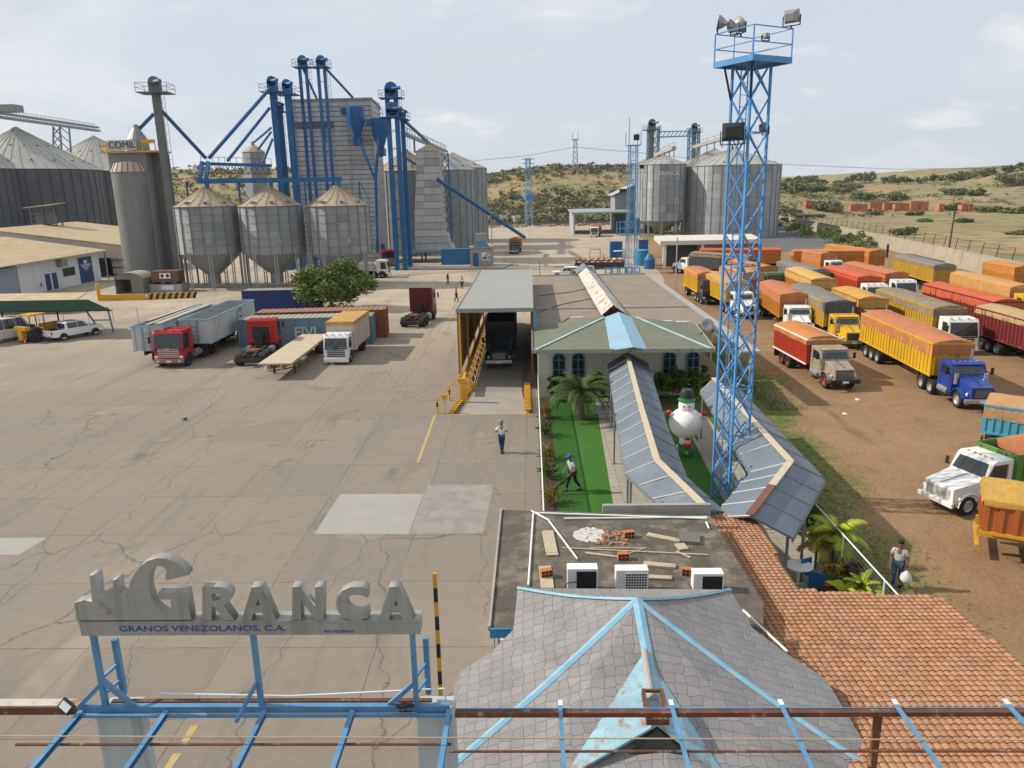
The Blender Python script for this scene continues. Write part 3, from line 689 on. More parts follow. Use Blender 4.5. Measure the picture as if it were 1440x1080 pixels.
q = MB(); q.b2(6.2, 10.6, 9, 17.6, 0, 2.75); q.b2(5.8, 6.9, 17.6, 22.9, 2.45, 2.55); q.build('wall', CREAM, tr_, world=True)
# ================================================================== COVERED WALKS
SHEETM = mat('blue_grey_roof_sheet', (.135,.165,.20), .6, .0, var=.16, scale=.5, streak=.0, col2=(.175,.19,.20), lo=.5, hi=.7)
SHEETL = mat('pale_blue_roof_sheet', (.26,.42,.52), .5, .1, var=.1, scale=1)
RIDGEM = mat('beige_ridge_cap', (.52,.44,.33), .7, var=.1)
BRRIDGE = mat('brown_ridge_cap', (.17,.075,.05), .7, var=.15)
SEAM = mat('white_roof_seam', (.66,.66,.64), .5, var=.05)
def walk(name, label, ridge, left, right, zr, ze, seams, posts, extra=None, cap=(0, 99)):
    th = thing(name, label, 'covered walkway', (ridge[0][0], ridge[0][1], 0))
    V3 = lambda v, z: Vector((v[0], v[1], z))
    for side in (left, right):
        q = MB()
        for k in range(len(ridge)-1):
            q.slab([V3(ridge[k], zr), V3(ridge[k+1], zr), V3(side[k+1], ze), V3(side[k], ze)], .05)
        rp = q.build('roof_slope', SHEETM, th, world=True)
        for k in range(len(ridge)-1):
            n_ = seams[k]
            for i in range(n_+(k == len(ridge)-2)):
                f = i/n_; q = MB()
                a, b = V3(ridge[k], zr).lerp(V3(ridge[k+1], zr), f), V3(side[k], ze).lerp(V3(side[k+1], ze), f)
                q.bar(a+Vector((0,0,.02)), b+Vector((0,0,.02)), .045 if side is left else .03, .03); q.build('roof_seam', SEAM if side is left else STEEL, rp, world=True)
    q = MB(); q2 = MB()
    for k in range(len(ridge)-1):
        a, b = V3(ridge[k], zr+.05), V3(ridge[k+1], zr+.05)
        if k < cap[1]: q.bar(a, b, .26, .06)
        else:
            mm = a.lerp(b, .5); q.bar(a, mm, .26, .06); q2.bar(mm, b, .26, .06)
    q.build('ridge_cap', RIDGEM, th, world=True, bevel=.01)
    if q2.v: q2.build('end_ridge_cap', BRRIDGE, th, world=True, bevel=.01)
    for (x_, y_) in posts:
        q = MB(); q.tube((x_, y_, .012), (x_, y_, ze+.12), .05, 10); q.b2(x_-.1, x_+.1, y_-.1, y_+.1, .026, .04); q.build('post', STEEL, th, world=True)
    q = MB()
    for side in (left, right):
        for k in range(len(side)-1): q.bar(V3(side[k], ze-.09), V3(side[k+1], ze-.09), .06, .08)
    q.build('eave_beam', STEEL, th, world=True)
    return th
walk('covered_walkway', 'blue-grey gabled walkway roof bending from the green-roofed office to the flat roof', [(6.04,47.4),(5.15,34.5),(4.74,27.51),(5.62,22.9)], [(4.85,47.4),(4.0,34.5),(3.62,28.0),(4.62,24.2)], [(7.4,47.4),(6.35,34.5),(5.93,27.6),(6.62,24.2)], 3.3, 2.6, [7,4,3],
     [(4.1,31),(4.05,36),(4.5,42),(5.0,46.5),(3.85,28.2),(4.55,25),(6.2,31),(6.5,36),(7.2,44)])
walk('covered_walkway', 'shorter blue-grey gabled walkway roof behind the lattice tower, ending at the tile roof', [(9.9,40.2),(9.74,27.2),(6.87,22.4)], [(9.2,40.2),(8.5,28.0),(6.0,23.8)], [(11.45,40.2),(11.11,27.2),(8.2,22.2)], 3.3, 2.6, [6,4],
     [(9.25,39.8),(8.95,33),(8.6,28.4),(11.1,33),(11.2,39.8),(10.9,27.4),(8.3,22.9),(9.6,25)], cap=(0, 1))
# ================================================================== OFFICE with green roof
of = thing('office_building', 'long cream office with green hipped front roof, arched windows and a flat roof behind', 'building', (6, 44, 0))
q = MB()
q.b2(.38, 10.6, 48.9, 86, 0, 3.75); q.build('wall', CREAM, of, world=True)
GREENR = mat('faded_green_roof', (.155,.165,.115), .75, var=.12, scale=.7, col2=(.115,.12,.09), lo=.52, hi=.7, bump=.012, bscale=4)
e0, e1 = (-.0, 45.0), (11.0, 44.6); ze = 3.95; zt = 4.75; yt_ = 52.2
q = MB()
A0, A1, B0, B1 = Vector((e0[0],e0[1],ze)), Vector((e1[0],e1[1],ze)), Vector((5.05,yt_,zt)), Vector((7.25,yt_,zt))
C0_, C1_ = Vector((0.0,53.2,4.06)), Vector((11.6,53.0,4.06))
q.slab([A0, A1, B1, B0], .1); q.slab([A0, B0, Vector((5.0,53.2,zt-.1)), C0_], .1); q.slab([A1, C1_, Vector((7.3,53,zt-.1)), B1], .1)
gr_ = q.build('hip_roof', GREENR, of, world=True)
q = MB(); q.bar(A0+Vector((0,0,.02)), A1+Vector((0,0,.02)), .05, .24); q.bar(A0, C0_, .05, .22); q.bar(A1, C1_, .05, .22); q.build('eave_edge', mat('mossy_eave', (.30,.29,.24), .9, var=.2, scale=1.5, col2=(.08,.08,.06), lo=.55, hi=.7), gr_, world=True)
q = MB(); q.bar(A0+Vector((.1,.1,.05)), B0+Vector((0,0,.05)), .14, .05); q.bar(A1+Vector((-.1,.1,.05)), B1+Vector((0,0,.05)), .14, .05); q.build('hip_flashing', mat('pale_aqua_flashing', (.38,.56,.60), .6), gr_, world=True)
q = MB(); zc = 4.95
r0_, r1_ = Vector((6.1,52.6,zc+.15)), Vector((6.0,44.2,zc-.62))
l0_, l1_ = Vector((5.1,52.4,zt+.02)), Vector((4.72,44.9,ze+.06)); s0_, s1_ = Vector((6.95,52.4,zt+.02)), Vector((7.0,44.9,ze+.06))
q.slab([r0_, r1_, l1_, l0_], .06); q.slab([r0_, s0_, s1_, r1_], .06); q.build('porch_gable', SHEETL, of, world=True)
FROOF = mat('office_flat_roof', (.25,.205,.165), .9, var=.18, scale=.5, col2=(.19,.165,.14), lo=.5, hi=.7, bump=.01)
q = MB(); q.b2(.02, 5.6, 53.3, 86, 3.78, 4.0); q.b2(7.0, 12.9, 53.3, 86, 3.78, 4.0); q.b2(5.6, 7.0, 53.3, 86, 3.76, 3.97); q.build('flat_roof', FROOF, of, world=True)
q = MB(); q.b2(.02, 12.9, 86, 86.2, 3.7, 4.12); q.b2(.05, 5.3, 61.3, 61.5, 4.0, 4.1); q.b2(7.4, 12.8, 61.3, 61.5, 4.0, 4.1); q.build('roof_upstand', CONC, of, world=True)
RUSTR = mat('rusting_pale_sheet', (.56,.53,.48), .6, .1, var=.12, scale=.7, col2=(.34,.15,.07), lo=.53, hi=.62)
q = MB(); n_ = 6
for i in range(n_):
    ya, yb3 = 56.5+i*4.7, 56.5+(i+1)*4.7+.12; dz = (i % 2)*.03
    q.slab([(6.15,ya,5.0+dz),(6.15,yb3,5.0+dz),(5.25,yb3,4.25+dz),(5.25,ya,4.25+dz)], .03); q.slab([(6.15,ya,5.0+dz),(7.25,ya,4.25+dz),(7.25,yb3,4.25+dz),(6.15,yb3,5.0+dz)], .03)
sk = q.build('skylight_cover', RUSTR, of, world=True)
q = MB(); q.slab([(6.15,84.8,5.1),(6.15,89.5,5.1),(5.1,89.5,4.3),(5.1,84.8,4.3)], .03); q.slab([(6.15,84.8,5.1),(7.3,84.8,4.3),(7.3,89.5,4.3),(6.15,89.5,5.1)], .03); q.build('end_cover', SHEETM, sk, world=True)
q = MB(); q.b2(12.95, 14.3, 46.5, 87, 3.35, 3.45); q.build('side_gallery_roof', mat('dusty_gallery_roof', (.34,.33,.32), .8, var=.15), of, world=True)
q = MB(); q.b2(12.9, 13.1, 47, 87, 3.46, 3.62); q.build('gutter', mat('mossy_gutter', (.06,.085,.06), .8), of, world=True)
for i in range(8):
    q = MB(); q.tube((14.1, 48+i*5.3, 0), (14.1, 48+i*5.3, 3.36), .06, 8); q.build('gallery_post', WHITE, of, world=True)
AWIN = mat('arched_window_blue', (.015,.06,.16), .3)
WINDARK = mat('dark_window', (.015,.02,.026), .35, spec=.25)
for px0, yy in ((786, 1.9), (813, 1.9), (941, 1.9), (974, 1.9)):
    x_ = A(px0, 520, 48.9).x; w_ = .40
    sh = [(-w_, 0)]+[(w_*cos(pi-k*pi/10), 1.25+w_*sin(k*pi/10)) for k in range(11)]+[(w_, 0)]
    q = MB(); q.prism(sh, (x_, 48.89, 1.35), (1,0,0), (0,0,1), (0,-.04,0)); wn = q.build('arched_window', WINDARK, of, world=True)
    q = MB()
    for k in range(10):
        a_, b_ = (w_*cos(pi-k*pi/10), 1.25+w_*sin(k*pi/10)), (w_*cos(pi-(k+1)*pi/10), 1.25+w_*sin((k+1)*pi/10)); q.bar((x_+a_[0], 48.82, 1.35+a_[1]), (x_+b_[0], 48.82, 1.35+b_[1]), .07)
    for s_ in (-w_, 0, w_): q.bar((x_+s_, 48.82, 1.35), (x_+s_, 48.82, 2.6 if s_ else 3.1), .06)
    for h in (1.38, 1.9, 2.55): q.bar((x_-w_, 48.82, h), (x_+w_, 48.82, h), .05)
    q.build('window_frame', BLUE, wn, world=True)
for px0 in (763,):
    pass
# roof clutter on the office
for lab, x, y, w_ in (('white block lying on the left edge of the green office roof', 665, 377, .9),):
    pass
for lab, px0, py0 in (('short white slab on the office flat roof above the left hip', 812, 447), ('short white slab on the office roof behind the right hip, left of a pair', 936, 452), ('short white slab on the office roof behind the right hip, right of a pair', 960, 453)):
    v = G(px0, py0, 4.05)
    q = MB(); q.b2(v.x-.45, v.x+.45, v.y-.1, v.y+.1, 4.003, 4.12); tag(center(q.build('white_slab', WHITE, bevel=.01)), lab, 'slab', 'slabs on the office roof')
v = G(994, 462, 4.4); dsh = thing('satellite_dish', 'grey satellite dish on the right edge of the office roof', 'dish', (v.x, v.y, 4.0))
q = MB(); q.X = Matrix.Translation((0,0,.6)) @ Matrix.Rotation(radians(60), 4, 'X'); q.lathe([(.02,0),(.25,.03),(.45,.12),(.44,.13),(.24,.05),(.02,.03)], 20, caps=False); q.build('dish_bowl', STEEL, dsh, smooth=True)
q = MB(); q.tube((0,0,0), (0,0,.6), .03); q.build('mast', STEEL, dsh)
q = MB()
for pts in ([(752,440),(790,428),(830,420),(870,428)], [(757,416),(800,411),(828,405)], [(762,473),(778,460),(800,447)]):
    q.path([G(x_, y_, 4.04) for x_, y_ in pts], .03, 5)
q.path([G(x_, y_, 4.06) for x_, y_ in ((965,456),(973,462),(968,468),(985,470),(990,463))], .03, 5)
tag(center(q.build('roof_cable', BLACK)), 'black cables straggling over the office flat roof', 'cable')
# ================================================================== WEIGHBRIDGE
wb = thing('weighbridge_shed', 'weighbridge shed with pale metal roof, dark side cladding and yellow girders', 'weighbridge', (-2.5, 52, 0))
WBR = mat('pale_roof_sheet', (.30,.30,.27), .5, .1, var=.08, scale=.25, col2=(.27,.255,.215), lo=.5, hi=.7)
q = MB(); q.slab([(-5.2,51.6,5.55),(.12,51.6,5.6),(.12,78.4,5.6),(-5.2,78.4,5.55)], .10); q.build('roof', WBR, wb, world=True)
q = MB(); q.b2(-5.25,.16, 51.52, 51.6, 5.38, 5.66); q.b2(-5.25, -5.2, 51.6, 78.4, 5.38, 5.6); q.build('roof_fascia', STEEL, wb, world=True)
CLAD = mat('brown_cladding', (.20,.12,.045), .7, var=.2, scale=.8, col2=(.10,.07,.04), lo=.5, hi=.7, wave=('Y', 6), bump=.02)
q = MB(); q.b2(-5.2, -5.12, 51.7, 78.2, 1.0, 5.45); q.build('side_cladding', CLAD, wb, world=True)
q = MB(); q.b2(.02, .10, 62, 78.2, .9, 5.45); q.build('side_cladding', CLAD, wb, world=True)
for i in range(5):
    y_ = 51.8+i*6.55
    for x_ in (-5.05, 0.0):
        q = MB(); q.b2(x_-.08, x_+.08, y_-.08, y_+.08, 0, 5.5); q.build('column', YEL if x_ < -1 else RUST, wb, world=True)
q = MB(); q.b2(.14,.34, 51.6, 51.9, 3.2, 5.3); q.build('blue_panel', mat('soft_blue_panel', (.12,.26,.42), .6), wb, world=True)
q = MB()
q.bar((-4.72, 49.0, .95), (-4.72, 78, .95), .16, .42); q.bar((-4.72, 49.0, .25), (-4.72, 78, .25), .12, .12)
for i in range(15): q.bar((-4.72, 49.2+i*2, .25), (-4.72, 49.2+i*2, .95), .08)
for i in range(14): q.bar((-4.2, 50+i*2, .12), (-4.72, 51+i*2, .8), .06); q.bar((-4.2, 50+i*2, .12), (-4.2, 52+i*2, .12), .06)
q.build('girder', YEL, wb, world=True)
q = MB(); q.b2(-4.25, -.75, 50, 78, .02, .10); q.build('weigh_deck', mat('weigh_deck_concrete', (.26,.24,.21), .8, var=.15, scale=.8, col2=(.2,.15,.11), lo=.55, hi=.7), wb, world=True)
q = MB(); q.slab([(-4.25,50,.10),(-.75,50,.10),(-.35,45.1,.012),(-4.65,45.1,.012)], .008); q.build('ramp', mat('ramp_concrete', (.31,.28,.245), .85, var=.12, scale=.8, col2=(.36,.27,.17), lo=.55, hi=.75), wb, world=True)
def kerb(lab, xa, ya, xb, yb, n_):
    k_ = thing('ramp_kerb', lab, 'kerb', (xa, ya, 0), 0, 'toothed yellow kerbs')
    q = MB(); q.bar((xa, ya, .10), (xb, yb, .10), .16, .18); q.build('kerb_rail', YEL, k_, world=True)
    q = MB()
    for i in range(n_):
        f = (i+.3)/n_; q.box((xa+(xb-xa)*f, ya+(yb-ya)*f, .24), (.42, .22, .12), 0)
    q.build('kerb_teeth', YEL, k_, world=True, bevel=.01)
kerb('yellow toothed kerb on the left side of the weighbridge ramp', -5.05, 45.2, -4.2, 52, 14)
kerb('yellow toothed kerb on the right side of the weighbridge ramp', -.32, 45.1, -.40, 52, 15)
q = MB(); q.b2(-4.75, -4.3, 47.6, 47.85, 0, 1.7); tag(center(q.build('control_box', YEL, bevel=.03)), 'upright yellow box beside the left ramp kerb of the weighbridge', 'box')
rl = thing('guard_rail', 'yellow guard rail with black banded posts, front left of the weighbridge', 'railing', (-6.0, 45, 0))
q = MB(); q.tube((-6.0,45.3,.98), (-5.1,51.4,.98), .04); q.tube((-6.0,45.3,.55), (-5.1,51.4,.55), .03); q.build('rail', YEL, rl, world=True)
for i, (x_, y_) in enumerate(((-6.0,45.3),(-5.55,48.3),(-5.12,51.2))):
    q = MB(); q.tube((x_,y_,0),(x_,y_,.45),.06,10); q.tube((x_,y_,.75),(x_,y_,1.0),.06,10); q.build('post', YEL, rl, world=True)
    q = MB(); q.tube((x_,y_,.45),(x_,y_,.75),.062,10); q.build('black_band', BLACK, rl, world=True)
q = MB(); q.tube((-5.55,45.5,0),(-5.55,45.5,1.0),.035,8); q.box((-5.55,45.45,1.05),(.34,.08,.3)); tag(center(q.build('card_reader_post', YEL)), 'yellow card reader on a thin post between guard rail and ramp', 'post')
# ================================================================== LATTICE TOWER
def lattice(name, label, cat, cx, cy, s, h, rz, m_, npan, lw=.085, bw=.046, ladder=True, taper=1.0, z0=0.0):
    th = thing(name, label, cat, (cx, cy, z0), rz)
    cor = [(-s/2,-s/2),(s/2,-s/2),(s/2,s/2),(-s/2,s/2)]
    def cp(k, z): f = 1+(taper-1)*z/h; return Vector((cor[k % 4][0]*f, cor[k % 4][1]*f, z))
    for k in range(4):
        q = MB(); q.bar(cp(k,0), cp(k,h), lw); q.build('leg', m_, th)
    for k in range(4):
        q = MB()
        for i in range(npan):
            za, zb = h*i/npan, h*(i+1)/npan
            q.bar(cp(k,za), cp(k+1,zb), bw); q.bar(cp(k+1,za), cp(k,zb), bw)
            if i % 4 == 0: q.bar(cp(k,za), cp(k+1,za), bw)
        q.build('cross_bracing', m_, th)
    if ladder:
        q = MB()
        for sx in (-.18,.18): q.bar((sx, s/2-.14, 0), (sx, s/2-.14, h), .035)
        for i in range(int(h/.45)): q.bar((-.18, s/2-.14, .3+i*.45), (.18, s/2-.14, .3+i*.45), .022)
        q.build('ladder', m_, th)
    return th, cp
TB = G(1024, 702); TH = A(1058, 88, TB.y).z
TWB = mat('tower_blue_paint', (.075,.25,.52), .5, var=.2, scale=1.2, col2=(.14,.17,.22), lo=.64, hi=.75)
tw, cpf = lattice('lattice_tower', 'tall sky blue lattice floodlight tower standing in the garden beside the snowman', 'tower', TB.x, TB.y, 1.0, TH, radians(30), TWB, 14)
q = MB(); PS = 2.0; q.b2(-PS/2, PS/2, -PS/2, PS/2, TH, TH+.035)
for sx in (-1, 1): q.b2(sx*PS/2-.03, sx*PS/2+.03, -PS/2-.03, PS/2+.03, TH-.12, TH+.10); q.b2(-PS/2+.03, PS/2-.03, sx*PS/2-.03, sx*PS/2+.03, TH-.12, TH+.10)
q.build('platform', TWB, tw)
q = MB()
for sx in (-1, 1):
    for sy in (-1, 1): q.bar((sx*PS/2, sy*PS/2, TH), (sx*PS/2, sy*PS/2, TH+1.1), .04)
for sx in (-1, 0.0, 1):
    if sx == 0: q.bar((0, PS/2, TH), (0, PS/2, TH+1.1), .03); continue
    for z_ in (.55, 1.1): q.bar((sx*PS/2, -PS/2, TH+z_), (sx*PS/2, PS/2, TH+z_), .035); q.bar((-PS/2, sx*PS/2, TH+z_), (PS/2, sx*PS/2, TH+z_), .035)
q.build('railing', TWB, tw)
q = MB(); q.bar((-.5,-.5,TH-1.4), (-.95,-.95,TH-.1), .07); q.bar((-.5,.5,TH-1.4), (-.95,.5,TH-.1), .06); q.build('platform_strut', DARK, tw)
LAMPM = mat('floodlight_casing', (.33,.32,.30), .45, .5, var=.15)
REFL = mat('floodlight_reflector', (.6,.6,.6), .25, .7)
ct = Matrix.Translation((TB.x, TB.y, 0)) @ Matrix.Rotation(radians(30), 4, 'Z')
def flood(lab, loc, rz, rx, size, round_=False, lm=None):
    f = thing('floodlight', lab, 'light', loc, rz, 'floodlights of the blue tower')
    R_ = Matrix.Translation((0,0,size*.75)) @ Matrix.Rotation(rx, 4, 'X')
    q = MB(); q.X = R_
    if round_: q.lathe([(size*.5,0),(size*.46,size*.14),(size*.3,size*.4),(size*.16,size*.55),(size*.13,size*.8),(.02,size*.82)], 18)
    else: q.add([(-.5*size,-.4*size,0),(.5*size,-.4*size,0),(.5*size,.4*size,0),(-.5*size,.4*size,0),(-.26*size,-.22*size,.45*size),(.26*size,-.22*size,.45*size),(.26*size,.22*size,.45*size),(-.26*size,.22*size,.45*size)], [(3,2,1,0),(4,5,6,7),(0,1,5,4),(1,2,6,5),(2,3,7,6),(3,0,4,7)])
    q.build('housing', lm or LAMPM, f, smooth=40 if round_ else False, bevel=0 if round_ else .015)
    q = MB(); q.X = R_
    if round_: q.lathe([(size*.47,-.012),(size*.47,-.004)], 18)
    else: q.box((0,0,-.012), (size*.9,size*.7,.012))
    q.build('lens', REFL, f)
    q = MB(); q.bar((-.55*size,0,size*.2), (-.55*size,0,size*.8), .035); q.bar((.55*size,0,size*.2), (.55*size,0,size*.8), .035); q.bar((-.55*size,0,size*.2), (.55*size,0,size*.2), .035); q.bar((0,0,0), (0,0,size*.2), .05); q.build('yoke', DARK, f)
    return f
P = lambda x_, y_, z_: ct @ Vector((x_, y_, z_))
flood('round silver floodlight on the left corner of the tower rail, facing left', P(-1,.9,TH+1.1), radians(80), radians(100), .55, True)
flood('small boxy floodlight next to the leftmost round one on the tower rail', P(-.72,.55,TH+1.1), radians(60), radians(110), .42)
flood('round silver floodlight at the middle of the tower rail, facing right', P(.28,.95,TH+1.1), radians(-75), radians(115), .62, True)
flood('small floodlight behind the middle round one on the tower rail', P(0,1,TH+1.1), radians(-60), radians(100), .42)
flood('large dark square floodlight tilted up at the right corner of the tower rail', P(1,-.9,TH+1.1), radians(-40), radians(105), .6)
flood('black flat floodlight fixed on the left side halfway up the tower', P(-.95,-.15,TH-3.2), radians(-25), radians(95), .85, False, BLACK)
flood('small brown floodlight on the right side halfway up the tower', P(.62,-.3,TH-2.75), radians(-80), radians(95), .5, False, RUST)
flood('small floodlight hanging inside the tower top railing', P(-.3,-.9,TH+.55), radians(20), radians(80), .3)
# ================================================================== INFLATABLE SNOWMAN
sn = G(967, 638); SNW = mat('inflatable_white', (.78,.78,.78), .45, var=.03)
INR = mat('inflatable_red', (.5,.015,.02), .45); ING = mat('inflatable_green', (.01,.16,.035), .45); INB = mat('inflatable_black', (.025,.03,.028), .5); ICE = mat('snowflake_blue', (.22,.5,.72), .5); SKINP = mat('inflatable_pink', (.70,.42,.36), .5); ORNG = mat('carrot_orange', (.7,.22,.03), .5); GOLD = mat('gold_star', (.5,.36,.05), .4)
th = thing('inflatable_snowman', 'white inflatable snowman with black hat and red mittens on the lawn', 'inflatable', (sn.x-.2, sn.y-.2, .012), radians(-10))
def ell(q, c, r, n=20, mm=12): q.lathe([(max(.002, r[0]*sin(pi*i/mm)), -r[2]*cos(pi*i/mm)) for i in range(mm+1)], n, c)
q = MB(); ell(q, (0,0,1.75), (.86,.8,.80), 32, 20); ell(q, (0,-.02,2.66), (.41,.39,.46), 24, 14); q.lathe([(.30,.5),(.30,1.15)], 20); q.build('body', SNW, th, smooth=True)
q = MB(); q.lathe([(.42,0),(.46,.12),(.45,.45),(.36,.62),(.20,.66)], 24); q.build('green_base', ING, th, smooth=50)
q = MB(); q.lathe([(.30,2.96),(.43,2.93),(.45,2.99),(.36,3.04),(.34,3.15)], 24); q.build('hat_brim', ING, th, smooth=50)
q = MB(); q.lathe([(.345,3.09),(.35,3.36),(.27,3.52),(.05,3.57)], 24); q.build('hat', INB, th, smooth=50)
for s_ in (-1, 1):
    q = MB(); q.tube((s_*.62,-.15,2.15),(s_*.83,-.2,2.30), .12, 12, .10); q.build('arm', SNW, th, smooth=50)
    q = MB(); ell(q, (s_*.88,-.22,2.33), (.15,.14,.13), 14, 10); ell(q, (s_*.80,-.27,2.42), (.05,.05,.07), 8, 6); q.build('mitten', INR, th, smooth=True)
    q = MB(); ell(q, (s_*.14,-.385,2.72), (.045,.03,.06), 10, 8); q.build('eye', INB, th, smooth=True)
    q = MB(); q.tube((s_*.5,-.1,1.15),(s_*.62,-.05,.85),.07,10,.04); q.build('scarf_end', mat('scarf_orange', (.35,.14,.07), .7), th)
q = MB(); q.tube((.02,-.38,2.60),(.12,-.66,2.52), .06, 10, .01); q.build('nose', ORNG, th, smooth=50)
q = MB(); q.path([(-.16+.032*i, -.40+.006*abs(i-5), 2.46-.03*sin(pi*i/10)) for i in range(11)], .014, 6); q.build('mouth', INR, th)
for z_, r_ in ((2.05,.11),(1.72,.16),(1.35,.10)):
    q = MB(); sf = lambda x_, z2: (x_, -.80*math.sqrt(max(0, 1-(x_/.86)**2-((z2-1.75)/.80)**2))-.01, z2)
    for k in range(3): a_ = k*pi/3+.2; q.path([sf(.1+r_*u*cos(a_), z_+r_*u*sin(a_)) for u in (-1,-.5,0,.5,1)], .024, 6)
    q.build('snowflake', ICE, th)
q = MB(); ell(q, (.12,-.36,.85), (.15,.12,.16), 14, 10); q.build('elf_beard_face', mat('small_white_face', (.7,.6,.56), .6), th, smooth=True)
q = MB(); ell(q, (.12,-.30,.62), (.24,.16,.16), 14, 10); q.lathe([(.15,.94),(.10,1.02),(.03,1.06)], 12, (.12,-.33,0)); q.build('red_coat_and_hat', INR, th, smooth=True)
q = MB(); q.prism([(.13*(1 if k % 2 == 0 else .45)*cos(k*pi/5), .13*(1 if k % 2 == 0 else .45)*sin(k*pi/5)) for k in range(10)], (.08,-.47,.28), (1,0,0), (0,0,1), (0,-.02,0)); q.build('star', GOLD, th)
# ================================================================== FENCES
CHAIN = mat('green_mesh_panel', (.10,.13,.10), .8, var=.1)
def pipe_fence(label, pts, h, m_, mesh=None):
    f = thing('pipe_fence', label, 'fence', (pts[0][0], pts[0][1], 0))
    q = MB(); q.path([(x_, y_, h) for x_, y_ in pts], .026, 8); q.build('top_rail', m_, f, world=True)
    for a, b in zip(pts, pts[1:]):
        n_ = max(1, int(hypot(b[0]-a[0], b[1]-a[1])/2.6))
        for i in range(n_+1):
            q = MB(); q.tube((a[0]+(b[0]-a[0])*i/n_, a[1]+(b[1]-a[1])*i/n_, 0), (a[0]+(b[0]-a[0])*i/n_, a[1]+(b[1]-a[1])*i/n_, h), .028, 6); q.build('post', m_, f, world=True)
        q = MB(); L_ = hypot(b[0]-a[0], b[1]-a[1]); k = int(L_/.16)
        for i in range(k):
            p0 = (a[0]+(b[0]-a[0])*i/k, a[1]+(b[1]-a[1])*i/k)
            q.bar((p0[0], p0[1], .08), (p0[0], p0[1], h-.04), .007)
        for i in range(int(h/.16)): q.bar((a[0], a[1], .1+i*.16), (b[0], b[1], .1+i*.16), .006)
        q.build('wire_mesh', mesh or STEEL, f, world=True)
    return f
pipe_fence('white-railed wire fence along the left edge of the lawn', [(.36,23.6),(.36,48.7)], 1.6, WHITE)
pipe_fence('white pipe fence with green mesh between the right garden and the dirt lot', [(10.7,18.0),(10.7,30.5)], 1.7, WHITE, CHAIN)
pipe_fence('short white pipe fence beside the tower on the dirt lot side', [(11.6,36),(11.6,44.3)], 1.7, WHITE)
# ================================================================== PLANTS
LEAF = {}
def leafmat(name, c, c2):
    m, t, p, vec = nodes_mat(name, .6); K = NT(t, vec)
    oi = t.nodes.new('ShaderNodeNewGeometry'); d = K.mix(oi.outputs['Random Per Island'], c, c2)
    d = K.mix(K.rng(K.noise(.9, 4), .3, .7, 0, .4), d, tuple(x*.6 for x in c))
    K.lk(d, p.inputs['Base Color'])
    try: p.inputs['Subsurface Weight'].default_value = 0
    except Exception: pass
    LEAF[name] = m; return m
BARK = mat('bark', (.13,.095,.065), .95, var=.3, scale=4, bump=.02)
L_AC = leafmat('acacia_leaf', (.095,.15,.03), (.19,.235,.06)); L_PALM = leafmat('palm_leaf', (.04,.075,.015), (.10,.13,.035)); L_LIME = leafmat('lime_leaf', (.27,.36,.02), (.42,.44,.04)); L_SCRUB = leafmat('scrub_leaf', (.11,.135,.05), (.185,.20,.08)); L_SHRUB = leafmat('shrub_leaf', (.045,.085,.012), (.14,.19,.03)); L_RED = leafmat('crimson_leaf', (.05,.012,.014), (.12,.03,.02)); L_GOLD = leafmat('golden_leaf', (.22,.16,.025), (.32,.25,.05)); L_DRY = leafmat('olive_scrub_leaf', (.15,.15,.08), (.22,.212,.118))
def leafcloud(q, R_, c, r, n, sz, clumps=14, flat=.75):
    """leaf-sized faces gathered in clumps through a crown volume; the outline stays ragged"""
    cl = []
    for i in range(clumps):
        a_, e = R_.uniform(0, 2*pi), R_.uniform(-.35, 1)
        k = R_.uniform(.45, .95); ce = math.sqrt(max(0, 1-e*e*.8))
        cl.append((Vector((c[0]+r[0]*k*ce*cos(a_), c[1]+r[1]*k*ce*sin(a_), c[2]+r[2]*k*e)), R_.uniform(.22, .42)))
    for i in range(n):
        o, k = cl[R_.randrange(clumps)] if R_.random() < .9 else (Vector(c), .8)
        d = Vector((R_.gauss(0,1), R_.gauss(0,1), R_.gauss(0,1)*flat)); d = d.normalized()*(R_.random()**.45)
        p_ = o+Vector((d.x*r[0]*k, d.y*r[1]*k, d.z*r[2]*k*1.2)); s_ = sz*R_.uniform(.55, 1.25)
        u = Vector((R_.gauss(0,1), R_.gauss(0,1), R_.gauss(0,.5))).normalized(); v = u.cross(Vector((R_.gauss(0,1), R_.gauss(0,1), R_.gauss(0,1)))).normalized()
        q.add([p_-u*s_, p_+v*s_*.42, p_+u*s_, p_-v*s_*.42], [(0,1,2,3)])
def tree(name, label, loc, r, zc, n, sz, lm, seed=0, group=None, trunk=.16, clumps=16, cat='tree', limbs=5):
    R_ = random.Random(seed); th = thing(name, label, cat, loc, 0, group)
    q = MB(); leafcloud(q, R_, (0,0,zc), r, n, sz, clumps); q.build('crown', lm, th, norm=False)
    q = MB(); q.tube((0,0,-.1), (R_.uniform(-.1,.1), R_.uniform(-.1,.1), zc*.55), trunk, 8, trunk*.7)
    for i in range(limbs):
        a_ = i*2*pi/limbs+R_.uniform(-.4,.4); q.tube((0,0,zc*.4), (r[0]*.6*cos(a_), r[1]*.6*sin(a_), zc+r[2]*R_.uniform(-.1,.4)), trunk*.5, 6, trunk*.12)
    q.build('trunk', BARK, th); return th
tree('acacia_tree', 'wide dense green acacia tree by the containers in front of the hopper bins', G(468, 436), (4.6,3.8,3.0), 2.5, 24000, .25, L_AC, 11, None, .2, 40)
